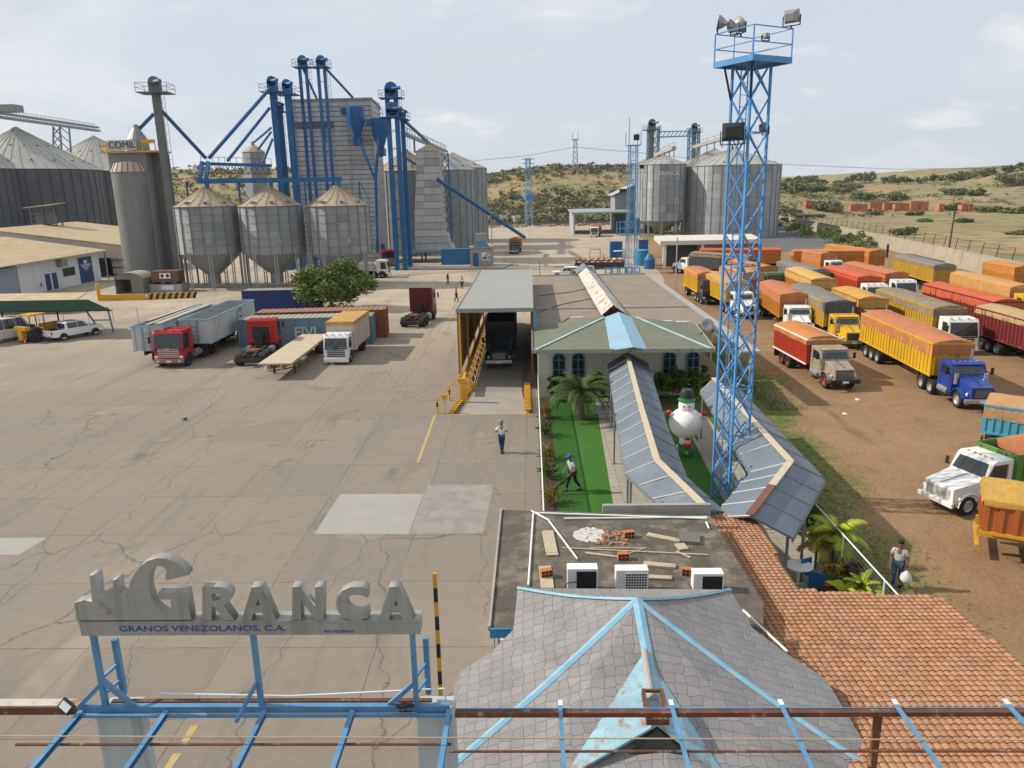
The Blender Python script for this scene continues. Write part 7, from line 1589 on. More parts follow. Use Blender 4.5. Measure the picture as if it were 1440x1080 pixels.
# right edge trucks
rigid('sky blue box truck with an orange tarp cut by the right edge', (23.1, 38.6), radians(12), 0.1+9, BP['blue'], TP['tan'], CP['white'], 'flat', seed=32, W=2.4, zb=1.35, zt=2.75, drop=.75, rim='dark', name='box_truck', axles=2).location = Vector((23.2, 37.3, 0))+Vector((cos(radians(-38)), sin(radians(-38)), 0))*9
bpy.context.view_layer.update()
for o in COL.objects:
    if o.get('label', '').startswith('sky blue box truck'): o.rotation_euler.z = radians(-38)
# white bonneted truck in front right
wf = G(1300, 727); rzw = radians(198)
w_ = thing('bonneted_truck', 'white bonneted truck with green box and orange tarp, nose pointing left at the right edge', 'truck', (0,0,0), rzw)
def place_nose(t, nose, x0, rz): t.location = Vector((nose[0], nose[1], 0))-Vector((cos(rz), sin(rz), 0))*x0
cab_bonnet(w_, 3.55, CP['white'], hood=1.75, w=2.2, hw=2.15, rim='pale', big=True, stack=False, visor=False, grille=mat('white_grille', (.55,.55,.54), .5), bump=CP['white'])
box_body(w_, 6.5, 2.4, 1.3, 2.95, BP['green'], .5)
q = MB(); tarp_mesh(q, 5.2, 2.4, 3.02, .5, 33, .25, -1.3); q.build('tarp', TP['salmon'], w_, smooth=35, norm=False)
part(lambda q: (q.b2(-6.4,2.5,-.5,-.36,.75,1.05), q.b2(-6.4,2.5,.36,.5,.75,1.05)), 'chassis', CHAS, w_)
for s_ in (-1, 1): wheel(w_, -4.8, s_*.9, .52, 'dark', True)
w_.scale = (.82,)*3; place_nose(w_, (16.95, 30.0), 2.95, rzw)
# orange box with golden tarp in the near right corner
o_ = thing('box_trailer', 'rust-orange box trailer with golden tarp in the right corner before the white truck', 'trailer', (16.75, 26.6, 0), radians(152))
box_body(o_, 7, 2.3, 1.15, 2.35, BP['rust'], .45, rail=YEL)
q = MB(); tarp_mesh(q, 7.05, 2.3, 2.45, .26, 34, .3, .03); q.build('tarp', TP['gold'], o_, smooth=35, norm=False)
part(lambda q: (q.b2(-6.8,.1,-.6,-.45,.75,1.1), q.b2(-6.8,.1,.45,.6,.75,1.1), q.b2(.0,.12,-1.1,1.1,.45,.6)), 'chassis', YEL, o_)
for s_ in (-1, 1):
    for x in (-2.2, -3.4): wheel(o_, x, s_*.85, .5, 'dark', True)
# ------------------------------------------------------------------ yard vehicles
def rz_between(pa, pb): return atan2(pb[1]-pa[1], pb[0]-pa[0])
# red tractor + white open trailer
pa, pb = G(357, 420, 3.5), G(292, 448, 3.5); rz = rz_between(pa, pb); L = 12.0
hx = Vector((cos(rz), sin(rz), 0)); left = Vector((-sin(rz), cos(rz), 0))
DWHITE = mat('dusty_white_trailer', (.50,.52,.52), .6, var=.1, scale=.8, col2=(.36,.34,.30), lo=.58, hi=.75, streak=.4); LRAIL = mat('light_blue_rail', (.22,.42,.55), .5)
def open_trailer(label, fr, rz, seed, rolled=False):
    left = Vector((-sin(rz), cos(rz), 0)); org = Vector((fr[0], fr[1], 0))-left*1.25
    t = thing('grain_trailer', label, 'trailer', org, rz, 'white open-topped grain trailers')
    box_body(t, 12, 2.5, 1.35, 3.4, DWHITE, .75, rail=LRAIL, ribw=.07)
    q = MB()
    for k in range(14): q.bar((-.5-k*.85,-1.2,3.38),(-.5-k*.85,1.2,3.38),.07); 
    for y in (-.6, 0, .6): q.bar((-.1,y,3.32),(-11.9,y,3.32),.05)
    q.build('top_bows', STEEL, t)
    if rolled:
        q = MB(); q.bar((-.2,.9,3.55),(-11,.75,3.55),.5,.16); q.bar((-.1,.1,3.53),(-10,.2,3.6),.3,.1); q.bar((-2,-.8,3.53),(-11,-.6,3.55),.35,.1); q.build('rolled_cover', mat('rolled_grey_cover', (.42,.39,.34), .8, var=.2), t, bevel=.03)
    part(lambda q: q.b2(-11.9,-.1,-1.18,1.18,1.4,2.6), 'grain_load', mat('dull_grain', (.25,.22,.17), .95, var=.2, bump=.05), t)
    part(lambda q: (q.b2(-11.8,-.2,-.55,-.42,.95,1.3), q.b2(-11.8,-.2,.42,.55,.95,1.3)), 'chassis', CHAS, t)
    for k in range(3):
        for s_ in (-1, 1): wheel(t, -10.8+k*1.2, s_*.9, .5, 'dark', True)
    for s_ in (-1, 1): part(lambda q: q.b2(-2.2,-2.05,s_*.8-.07,s_*.8+.07,.1,1.3), 'landing_leg', CHAS, t)
    part(lambda q: ([q.bar((.09, y, 1.3),(.09,y,3.3),.05) for y in (-.3,.3)], [q.bar((.09,-.3,1.4+k*.35),(.09,.3,1.4+k*.35),.04) for k in range(5)]), 'ladder', STEEL, t)
    return t
gt1 = open_trailer('white open-topped grain trailer coupled to the red tractor', pb, rz, 1)
curve_mesh('logo', None, .012, mat('teal_logo', (.05,.24,.36), .5), gt1, Matrix.Translation((-7.2, 1.285, 2.45)) @ frame((0,0,0), (-1,0,0), (0,0,1)), text='G', size=2.0, offset=.05, shear=.3)
pc = G(226, 457, 3.5); gt2 = open_trailer('white open-topped grain trailer without a tractor, left of the coupled one', pc, rz-.02, 2, True)
def tractor(label, nose, rz, paint, ck='flat', group=None, top=None, h=3.1, name='tractor_unit', emblem=None):
    t = thing(name, label, 'truck', (0,0,0), rz, group); place_nose(t, nose, 2.3, rz)
    cab_flat(t, 2.3, paint, h=h, w=2.45, L=2.0, z0=.85, rim='dark', grille=CHROME, lower=mat('grey_bumper', (.30,.16,.15), .5) if paint is CP['red'] else None, wr=.52)
    part(lambda q: (q.b2(-4.3,.5,-.5,-.34,.7,1.0), q.b2(-4.3,.5,.34,.5,.7,1.0), [q.b2(-3.9+k*.9,-3.75+k*.9,-.34,.34,.72,.95) for k in range(5)], q.b2(-4.4,-4.3,-1.1,1.1,.5,.75)), 'frame', CHAS, t)
    part(lambda q: (q.lathe([(.05,1.1),(.5,1.1),(.52,1.16),(.05,1.17)], 16, (-2.6,0,0)), q.b2(-3.2,-2.0,-.45,.45,1.0,1.1)), 'fifth_wheel', RUST, t)
    for x in (-3.3, -2.0):
        for s_ in (-1, 1): wheel(t, x, s_*.95, .52, 'dark', True)
        part(lambda q: q.tube((x,-.8,.52),(x,.8,.52),.1), 'axle', CHAS, t)
    for s_ in (-1, 1): part(lambda q: q.tube((-1.2,s_*.95,.75),(-.1,s_*.95,.75),.3,12), 'fuel_tank', STEEL, t, smooth=40)
    part(lambda q: (q.tube((.15,-.5,1.0),(.15,-.5,2.2),.12), q.b2(-.1,.25,-.2,.5,1.0,1.9)), 'air_intake', DARK, t)
    part(lambda q: q.b2(.285,.30,-.7,.75,1.5,h-.55), 'rear_recess', BLACK, t)
    part(lambda q: [q.b2(.45+k*.16,.53+k*.16,-1.1,1.1,h-.02,h+.03) for k in range(7)], 'roof_ribs', paint, t)
    if emblem: curve_mesh('emblem', None, .02, CHROME, t, Matrix.Translation((2.345,0,1.62)) @ frame((0,0,0), (0,1,0), (0,0,1)), text=emblem, size=.24, offset=.01)
    return t
front = Vector((pb.x, pb.y, 0))-left*1.25
tractor('red flat-nosed tractor with a chrome grille coupled to the white grain trailer', (G(240, 518).x, G(240, 518).y), radians(-90), CP['red'], emblem='JAC')
r2 = rz_between(G(352, 520), G(388, 490))
t_ = tractor('red tractor unit seen from behind without a trailer, beside the flatbed', (0,0), r2, CP['red'])
rear = G(350, 517); t_.location = Vector((rear.x, rear.y, 0))+Vector((cos(r2), sin(r2), 0))*4.3
# flatbed trailer
DECK = mat('bleached_plank_deck', (.47,.40,.29), .85, var=.14, scale=1.5, col2=(.32,.24,.16), lo=.55, hi=.72)
pa, pb2, pc2 = G(450, 465, 1.3), G(386, 511, 1.3), None; rzf = rz_between(pa, pb2); Lf = 12.0
ft = thing('flatbed_trailer', 'empty flatbed trailer with a bleached plank deck between red tractor and white box truck', 'trailer', (pb2.x, pb2.y, 0), rzf)
part(lambda q: [q.b2(-Lf*(k+1)/12, -Lf*k/12-.015, -1.25, 1.25, 1.18, 1.29) for k in range(12)], 'plank_deck', DECK, ft)
part(lambda q: (q.b2(-Lf,0,-.55,-.4,.8,1.17), q.b2(-Lf,0,.4,.55,.8,1.17), q.b2(-Lf,0,-1.28,-1.255,1.1,1.28), q.b2(-Lf,0,1.255,1.28,1.1,1.28)), 'chassis', mat('tan_side_rail', (.40,.32,.2), .8), ft)
for s_ in (-1, 1): part(lambda q: q.b2(-2.3,-2.15,s_*.8-.07,s_*.8+.07,.0,1.17), 'landing_leg', CHAS, ft)
for k in range(2):
    for s_ in (-1, 1): wheel(ft, -Lf+1.3+k*1.2, s_*.9, .5, 'dark', True)
q = MB(); v = G(374, 522); q.tube(v+Vector((0,0,.28)), v+Vector((2.4,2.2,.28)), .17, 12); tag(center(q.build('drum_roller', GALV3)), 'short pale steel pipe lying under the front of the flatbed', 'pipe')
# box truck JAC
nose = G(474, 513); rzj = rz_between(G(495, 480), G(473, 513))+.0
rzj = radians(-90.5)
jc = thing('box_truck', 'white flat-nosed box truck with a pale box and rusty yellow roof edge', 'truck', (0,0,0), rzj); place_nose(jc, (nose.x, nose.y), 2.0, rzj)
cab_flat(jc, 2.0, CP['white'], h=2.45, w=2.05, L=1.65, z0=.62, rim='white', wr=.42, lower=CP['white'])
PINKB = mat('dusty_pink_box', (.50,.44,.39), .6, var=.08, scale=.8, streak=.35, col2=(.36,.29,.22), lo=.6, hi=.75)
part(lambda q: q.b2(-5.6,.25,-1.15,1.15,.95,3.2), 'cargo_box', PINKB, jc, bevel=.02)
part(lambda q: (q.b2(-5.65,.3,-1.19,-1.14,2.95,3.24), q.b2(-5.65,.3,1.14,1.19,2.95,3.24), q.b2(.26,.33,-1.19,1.19,2.95,3.24), q.b2(-5.7,-5.61,-1.19,1.19,2.95,3.24), q.b2(-5.64,.29,-1.16,1.16,3.205,3.26)), 'roof_edge', mat('rusty_yellow_roof', (.46,.27,.07), .7, var=.15, scale=.8, col2=(.33,.18,.07), lo=.52, hi=.7), jc)
for s_ in (-1, 1): part(lambda q: [q.bar((-5.5+k*.95, s_*1.16, 1.0),(-5.5+k*.95, s_*1.16, 2.95),.05) for k in range(7)], 'box_side_ribs', PINKB, jc)
part(lambda q: (q.b2(-5.5,1.2,-.4,-.28,.6,.9), q.b2(-5.5,1.2,.28,.4,.6,.9)), 'chassis', CHAS, jc)
for s_ in (-1, 1): wheel(jc, -3.7, s_*.82, .42, 'dark', True)
curve_mesh('emblem', None, .02, DARK, jc, Matrix.Translation((2.055,0,1.36)) @ frame((0,0,0), (0,1,0), (0,0,1)), text='JAC', size=.22, offset=.012)
# containers
def container(label, a, rz, L, m_, H=2.6, W=2.44, text=None, roof=None, group='shipping containers'):
    t = thing('shipping_container', label, 'container', a, rz, group)
    def cor(q, p, u, n_, Lx, z0, z1):
        k = int(Lx/.28); st_ = Lx/k
        P = []
        for i in range(k):
            for f, d in ((0,0),(.3,0),(.4,-.036),(.85,-.036)): P.append((i*st_+f*st_, d))
        P.append((Lx, 0)); V_ = []
        for (s_, d) in P: b = Vector(p)+Vector(u)*s_+Vector(n_)*d; V_ += [b+Vector((0,0,z0)), b+Vector((0,0,z1))]
        q.add(V_, [(2*i, 2*i+2, 2*i+3, 2*i+1) for i in range(len(P)-1)])
    q = MB(); cor(q, (0,0,0), (1,0,0), (0,-1,0), L, .12, H-.1); cor(q, (0,W,0), (1,0,0), (0,1,0), L, .12, H-.1); cor(q, (L,0,0), (0,1,0), (1,0,0), W, .12, H-.1); cor(q, (0,0,0), (0,1,0), (-1,0,0), W, .12, H-.1); q.build('corrugated_wall', m_, t)
    q = MB()
    for x in (.06, L-.06):
        for y in (.06, W-.06): q.b2(x-.08,x+.08,y-.08,y+.08,0,H)
    for y in (.03, W-.03): q.b2(.14,L-.14,y-.06,y+.06,0,.14); q.b2(.14,L-.14,y-.06,y+.06,H-.12,H-.01)
    for x in (.03, L-.03): q.b2(x-.06,x+.06,.14,W-.14,0,.14); q.b2(x-.06,x+.06,.14,W-.14,H-.12,H-.01)
    q.build('corner_frame', m_, t)
    q = MB(); k = int(L/.5)
    for i in range(k): q.b2(.1+i*(L-.2)/k, .1+(i+.6)*(L-.2)/k, .1, W-.1, H-.06, H-.012)
    q.b2(.1,L-.1,.1,W-.1,H-.09,H-.05); q.build('roof_sheet', roof or m_, t)
    if text:
        curve_mesh('lettering', None, .012, mat('faded_white_letter', (.42,.46,.48), .7), t, Matrix.Translation((text[1],-.02,text[2])) @ frame((0,0,0), (1,0,0), (0,0,1)), text=text[0], size=text[3], offset=.03)
    return t
CBL = mat('weathered_blue_container', (.12,.22,.29), .65, var=.18, scale=.8, col2=(.20,.20,.17), lo=.52, hi=.68, streak=.4); CRD = mat('rusty_red_container', (.24,.085,.045), .7, var=.18, scale=.8, col2=(.14,.06,.04), lo=.55, hi=.7, streak=.4); CNV = mat('navy_container', (.012,.03,.14), .55, var=.15, scale=.8, streak=.3); CBR = mat('bright_blue_container', (.035,.17,.38), .55, var=.15, scale=.8, streak=.3); TANR = mat('tan_container_roof', (.36,.32,.25), .75, var=.14, scale=.8, col2=(.26,.2,.14), lo=.55, hi=.7)
ca, cb_ = G(337, 489), G(538, 483); rzc = rz_between(ca, cb_)
container('weathered light blue shipping container with white letters behind the red tractor', (ca.x, ca.y, .004), rzc, 12.2, CBL, text=('EIVI', 6.1, 1.25, 1.3), roof=TANR)
v = Vector((ca.x+.7, ca.y+2.9, .004)); container('rusty red shipping container right behind the light blue one', v, rzc, 12.2, CRD, H=2.75, roof=mat('rusty_container_roof', (.30,.16,.10), .8, var=.15))
v = G(362, 441); container('navy blue shipping container half hidden behind the acacia tree', (v.x-2, v.y+1, .004), .02, 9, CNV, H=2.6, roof=TANR)
v = G(618, 373.5); container('bright blue corrugated container beside the guard hut', (v.x+.4, v.y, .12), .04, 6.0, CBR, H=2.9)
# dark red tractor facing away
nv = G(578, 462); rzd = radians(84); dk = tractor('dark maroon tractor unit facing away near the containers', (0,0), rzd, CP['maroon'], h=3.3); dk.location = Vector((nv.x, nv.y, 0))+Vector((cos(rzd), sin(rzd), 0))*4.3
part(lambda q: q.b2(.28,.34,-1.25,1.25,1.0,3.6), 'rear_deflector', CP['maroon'], dk)
# trucks near the mill
nv = G(549, 391); semi('white truck with a light tank waiting under the hopper bins, nose to the right', (nv.x-2.4, nv.y-0.2), radians(0), 6, BP['white'], None, CP['white'], 'flat', zt=2.4, seed=40, axles=1, group=None, name='tank_truck').location = Vector((nv.x-2.7, nv.y+1.2, 0))
nv = G(543, 375); rt_ = tractor('red cab tractor parked behind the white truck by the bins', (nv.x+.6, nv.y), radians(-70), CP['red'])
nv = G(724, 357.5); dt = rigid('loaded orange dump truck with dark bonneted cab facing the camera on the far yard', (nv.x-1.2, nv.y+3.6), radians(-93), 6, BP['orange'], TP['orange'], CP['dark'], seed=41, rim='dark', zt=3.0, drop=.2, name='dump_truck')
nv = G(838, 333); rigid('far orange truck waiting before the loading canopy', (nv.x-1.4, nv.y), radians(-100), 7, BP['rust'], TP['red'], CP['white'], 'flat', seed=42, rim='dark', name='box_truck')
for i, px_ in enumerate((682, 708, 728)):
    v = G(px_, 316); semi('small pale trailer parked at the far fence, %s of three' % ('left', 'middle', 'right')[i], (v.x-1.2, v.y), radians(-92+6*i), 8, BP['white'], None, None, seed=43+i, zt=3.3, axles=2, group='pale trailers at the far fence', name='parked_trailer')
# truck on the weighbridge
rigid('dark dump truck standing on the weighbridge under the roof', (-3.75, 60.4), radians(-90), 7.5, BP['charcoal'], None, CP['dark'], seed=46, rim='dark', zt=3.2, name='dump_truck')
# ------------------------------------------------------------------ small vehicles
def car(label, loc, rz, paint, kind_='suv', name='parked_car', cat='car', group=None, glassdark=GLASS):
    t = thing(name, label, cat, loc, rz, group); w = 1.8; hw = w/2
    if kind_ == 'pickup':
        low = [(2.65,.45),(2.65,.85),(2.55,1.0),(1.35,1.10),(-2.6,1.12),(-2.65,.55),(-2.5,.42)]; cab = [(1.35,1.08),(.55,1.72),(.2,1.78),(-.95,1.78),(-1.15,1.7),(-1.25,1.08)]; wx = (1.7,-1.55)
    elif kind_ == 'van':
        low = [(2.5,.4),(2.5,1.15),(2.3,1.25),(-2.6,1.3),(-2.65,.5),(-2.5,.4)]; cab = [(2.3,1.22),(1.75,2.15),(1.4,2.3),(-2.5,2.35),(-2.62,2.2),(-2.62,1.22)]; wx = (1.6,-1.5); w = 1.9; hw = .95
    else:
        low = [(2.3,.4),(2.3,.82),(2.2,.95),(1.1,1.05),(-2.2,1.08),(-2.25,.5),(-2.1,.38)]; cab = [(1.1,1.02),(.4,1.62),(.1,1.68),(-1.6,1.68),(-1.9,1.6),(-2.2,1.05)]; wx = (1.45,-1.35)
    part(lambda q: q.prism(low, (0,-hw,0), (1,0,0), (0,0,1), (0,w,0)), 'body', paint, t, bevel=.06)
    def cabf(q):
        n_ = len(cab); zt_ = max(z for _, z in cab); zl = min(z for _, z in cab); f = lambda z: hw-.04-.16*(z-zl)/(zt_-zl)
        P = [(x,-f(z),z) for x, z in cab]+[(x,f(z),z) for x, z in cab]; q.add(P, [tuple(range(n_-1,-1,-1)), tuple(range(n_,2*n_))]+[(i,(i+1)%n_,n_+(i+1)%n_,n_+i) for i in range(n_)])
    part(cabf, 'cabin', paint, t, bevel=.05)
    (xa, za), (xb, zb_) = cab[0], cab[1]; g0, g1 = Vector((xa-.04,0,za+.06)), Vector((xb+.03,0,zb_-.04))
    part(lambda q: plate_poly(q, [(g0.x,-hw+.16,g0.z),(g0.x,hw-.16,g0.z),(g1.x,hw-.26,g1.z),(g1.x,-hw+.26,g1.z)], .03), 'windshield', glassdark, t)
    (xr, zr), (xs2, zs2) = cab[-1], cab[-2]
    part(lambda q: plate_poly(q, [(xr,hw-.2,zr+.08),(xr,-hw+.2,zr+.08),(xs2-.02,-hw+.28,zs2-.08),(xs2-.02,hw-.28,zs2-.08)], .03), 'rear_window', glassdark, t)
    zl, zt_ = cab[0][1]+.06, max(z for _, z in cab)-.12
    xs_f = xa-.30; xs_b = (-1.05 if kind_ == 'pickup' else cab[-2][0]+.2); n_ = 2 if kind_ == 'pickup' else (4 if kind_ == 'van' else 3)
    for s_ in (-1, 1):
        for k in range(n_):
            x0 = xs_f-(xs_f-xs_b)*k/n_-.04; x1 = xs_f-(xs_f-xs_b)*(k+1)/n_+.04; top = x0-.45 if k == 0 else x0
            yb_, yt_2 = s_*(hw-.05), s_*(hw-.165)
            part(lambda q: plate_poly(q, [(x0,yb_,zl),(x1,yb_,zl),(x1,yt_2,zt_),(top,yt_2,zt_)][::s_], .025), 'side_window', glassdark, t)
        for x in wx: wheel(t, x, s_*(hw-.10), .36, small=True); part(lambda q: q.prism([(x+.44*cos(pi*k/8), .36+.44*sin(pi*k/8)) for k in range(9)], (0,s_*(hw-.03),0), (1,0,0), (0,0,1), (0,s_*.045,0)), 'wheel_arch', DARK, t)
        part(lambda q: q.box((low[1][0]-.02, s_*(hw-.28), .78), (.1,.34,.16)), 'headlight', HEADLAMP, t, bevel=.02)
        part(lambda q: q.box((low[-2][0]+.05, s_*(hw-.12), .88), (.12,.2,.3)), 'tail_light', REDLAMP, t, bevel=.02)
        part(lambda q: q.box((xa-.35, s_*(hw+.08), zl+.08), (.1,.2,.14)), 'mirror', paint, t, bevel=.03)
    for xb_, zb3 in ((low[0][0]+.03,.5),(low[-2][0]-.03,.55)): part(lambda q: q.box((xb_,0,zb3), (.12,w*.96,.17)), 'bumper', DARK if kind_ != 'pickup' else CHROME, t, bevel=.03)
    if kind_ == 'pickup': part(lambda q: q.b2(-2.5,-1.32,-hw+.12,hw-.12,1.10,1.135), 'truck_bed', DARK, t)
    part(lambda q: q.box((low[-2][0]-.095,0,.62), (.012,.4,.13)), 'number_plate', WHITE, t)
    return t
v = G(110, 473); car('white double-cab pickup parked under the carport end, tail to the camera', (v.x, v.y-.6, 0), radians(62), CP['white'], 'pickup', 'pickup_truck', 'pickup')
v = G(6, 480); car('white van cut by the left edge under the carport', (v.x, v.y, 0), radians(60), mat('off_white_van', (.60,.58,.54), .4, var=.08), 'van', 'white_van', 'van')
for lab, px_, py_, k, m_ in (('white car parked behind the office roof, leftmost of three', 797, 390, 'suv', CP['white']), ('silver car parked behind the office roof, rightmost of three', 818, 389, 'suv', mat('silver_car', (.35,.36,.37), .3, .3)), ('grey-green car behind the office roof, low between the other two', 811, 394, 'suv', mat('grey_green_car', (.26,.29,.28), .3, .2))):
    v = G(px_, py_); car(lab, (v.x, v.y, 0), radians(175), m_, k, group='cars behind the office')
v = G(58, 478); tr2 = thing('farm_tractor', 'yellow farm tractor with a canopy between white van and pickup', 'tractor', (v.x, v.y, 0), radians(65))
FY = mat('machine_yellow', (.50,.26,.02), .5, var=.15, col2=(.15,.1,.05), lo=.6, hi=.75)
part(lambda q: (q.b2(.2,2.1,-.4,.4,.9,1.6), q.b2(-1.4,.2,-.6,.6,.8,1.3)), 'body', FY, tr2, bevel=.05); part(lambda q: q.slab([(-1.3,-.8,2.7),(.3,-.8,2.75),(.3,.8,2.75),(-1.3,.8,2.7)], .12), 'canopy', FY, tr2); part(lambda q: [q.bar((x,y,1.2),(x,y,2.65),.07) for x in (-1.2,.2) for y in (-.65,.65)], 'canopy_post', DARK, tr2)
part(lambda q: (q.b2(-1.9,-1.4,-.9,.9,1.25,1.6), q.b2(-2.0,-1.5,-.3,.3,.3,1.2), [q.bar((-2.0,y,.1),(-1.4,y*.6,1.1),.08) for y in (-.6,.6)]), 'rear_hitch', FY, tr2); part(lambda q: q.b2(-1.0,-.5,-.3,.3,1.3,1.7), 'seat', BLACK, tr2, bevel=.05)
for s_ in (-1, 1): wheel(tr2, -.9, s_*.85, .75, 'dark'); wheel(tr2, 1.6, s_*.65, .45, 'dark')
# scrap and tanks behind the office
def cyl(label, x, y, r, h, m_, cone=0.0, name='water_tank'):
    q = MB(); q.lathe([(r*.98,0),(r,.1),(r,h),(r*.93,h+.08),(r*.35,h+cone),(.05,h+cone+.05)], 24, (x, y, 0)); return tag(center(q.build(name, m_, smooth=35)), label, 'tank')
TANKB = mat('blue_plastic_tank', (.035,.25,.47), .45, var=.1); TANKD = mat('dark_blue_plastic_tank', (.02,.13,.33), .45, var=.1)
v = G(903, 374); cyl('open light blue cylindrical water tank beside the light mast', v.x, v.y+1, 1.25, 2.7, TANKB); v = G(910.5, 378); cyl('darker blue domed water tank in front of the light blue one', v.x+.3, v.y, .95, 1.6, TANKD, .9)
v = G(866, 362); q = MB(); q.b2(v.x-1.2,v.x+1.2,v.y-.8,v.y+.8,0,3.2); tag(center(q.build('blue_box_tank', DBLUE, bevel=.05)), 'square blue tank behind the scrap machinery', 'tank')
v = G(904, 362); q = MB(); q.b2(v.x-.9,v.x+.9,v.y-.8,v.y+.8,0,3.4); q.b2(v.x-1.1,v.x+1.1,v.y-1,v.y+1,3.4,3.5); tag(center(q.build('blue_cabinet', DBLUE, bevel=.03)), 'upright blue cabinet behind the water tanks', 'cabinet')
R_ = random.Random(8); v = G(843, 378)
sc = thing('harvester_header', 'rusty scrap machine with a yellow frame standing behind the office', 'machine', (v.x, v.y+1, 0))
part(lambda q: (q.b2(-4.2,4.2,-.8,.8,.5,1.0), [q.bar((-4+k*.8,-.8,1),(-4+k*.8,.8,1.9+R_.uniform(-.2,.3)),.1) for k in range(11)], q.bar((-4.2,-.9,1.4),(4.2,-.9,1.4),.15)), 'frame', RUST, sc); part(lambda q: [q.tube((-4+k*1.1,-.4,1.2),(-3.3+k*1.1,.6,1.6),.18) for k in range(7)], 'reel', FY, sc); part(lambda q: (q.bar((-1.6,0,1),(-1.6,0,3.3),.12), q.bar((.2,0,1),(.2,0,3.3),.12), q.bar((-1.6,0,3.3),(.2,0,3.3),.12)), 'yellow_frame', FY, sc); part(lambda q: q.b2(-4.3,4.3,-1.05,-.85,.2,.9), 'dark_skirt', CHAS, sc)
for s_ in (-1, 1): wheel(sc, s_*2.5, -.9, .45, 'dark')
v = G(870, 372); fl = thing('forklift', 'small white-roofed forklift among the scrap behind the office', 'forklift', (v.x, v.y, 0), .3)
part(lambda q: q.b2(-1.1,.9,-.55,.55,.35,1.2), 'body', WHITE, fl, bevel=.08); part(lambda q: q.slab([(-.9,-.6,2.5),(.7,-.6,2.5),(.7,.6,2.5),(-.9,.6,2.5)], .1), 'roof', WHITE, fl); part(lambda q: [q.bar((x,y,1.1),(x,y,2.4),.07) for x in (-.8,.6) for y in (-.5,.5)], 'roof_post', DARK, fl); part(lambda q: [q.bar((1.0,y,.1),(1.0,y,2.8),.1) for y in (-.35,.35)], 'mast', STEEL, fl)
for s_ in (-1, 1): wheel(fl, .5, s_*.5, .35, small=True); wheel(fl, -.7, s_*.5, .3, small=True)
for i in range(5):
    x_ = 11.3+i*1.05; y_ = 111.5+.5*(i % 2); rk = thing('blue_rack', 'blue tubular rack standing behind the office, %s from the left' % ('first','second','third','fourth','fifth')[i], 'rack', (x_, y_, 0), 0, 'blue racks behind the office')
    part(lambda q: ([q.bar((a,b,0),(a,b,2.2),.09) for a in (-.4,.4) for b in (-.4,.4)], [q.bar((-.4,-.4,z),(.4,-.4,z),.07) for z in (.4,1.0,1.6,2.2)], [q.bar((-.4,.4,z),(.4,.4,z),.07) for z in (.4,1.3,2.2)]), 'rack_frame', BLUE, rk)
v = G(949, 438); q = MB(); q.tube((v.x, v.y, 0), (v.x, v.y, 1.8), .09, 8); q.tube((v.x, v.y, 1.8), (v.x, v.y, zat(949, 334, v.y)), .07, 8); tag(center(q.build('flag_pole', GALV3)), 'thin grey pole at the edge of the dirt lot left of the lattice tower', 'pole')
# ================================================================== BACKGROUND
WALLM = mat('boundary_wall_block', (.40,.345,.265), .9, var=.12, scale=.4, streak=.35, col2=(.28,.24,.18), lo=.52, hi=.7)
bw = thing('boundary_wall', 'long pale block boundary wall behind the tarped trucks', 'wall', (66, 106, 0))
W0 = [(44,20),(66,106),(80,200),(88,262),(90,300)]
for (x0, y0), (x1, y1) in zip(W0, W0[1:]):
    q = MB(); q.bar((x0,y0,1.35), (x1,y1,1.35), .22, 2.7); q.build('wall_run', WALLM, bw, world=True)
q = MB()
for (x0, y0), (x1, y1) in zip(W0, W0[1:]):
    n_ = int(hypot(x1-x0, y1-y0)/4)
    for i in range(n_): q.box((x0+(x1-x0)*i/n_, y0+(y1-y0)*i/n_, 1.42), (.34,.34,2.86), .2)
    q.bar((x0,y0,2.76),(x1,y1,2.76),.3,.1)
q.build('wall_piers', WALLM, bw, world=True)
q = MB(); R_ = random.Random(12)
for (x0, y0), (x1, y1) in zip(W0[1:], W0[2:]):
    n_ = int(hypot(x1-x0, y1-y0)/5)
    for i in range(n_): x_, y_ = x0+(x1-x0)*i/n_, y0+(y1-y0)*i/n_; q.bar((x_, y_, 2.8), (x_+.3, y_, 4.6), .08)
    for z_ in (3.4,4.0,4.5): q.bar((x0,y0,z_),(x1,y1,z_),.025)
q.build('barbed_wire', DARK, bw, world=True)
for i, (px_, py_) in enumerate(((1172, 362), (1247, 362), (1273, 357))):
    v = G(px_, py_); q = MB(); q.b2(v.x-.15,v.x+.15,v.y-.15,v.y+.15,0,2.4); tag(center(q.build('gate_post', DARK)), 'short dark post before the boundary wall, %s one' % ('left','middle','right')[i], 'post')
# bushes along the wall foot
for i, (px_, py_, r_) in enumerate(((1118,330,2.6),(1134,335,2.2),(1166,341,2.8),(1180,345,2.0),(1200,348,2.4),(1216,352,2.2),(1108,322,2.8))):
    v = G(px_, py_); tree('wall_bush', 'dark green bush at the foot of the boundary wall, number %s from the silos' % ('two','three','four','five','six','seven','one')[i], (v.x, v.y, 0), (r_*1.1, r_*.9, r_*.7), r_*.6, 900, .3, L_AC, 70+i, 'bushes along the boundary wall', .1, 12, 'bush', 3)
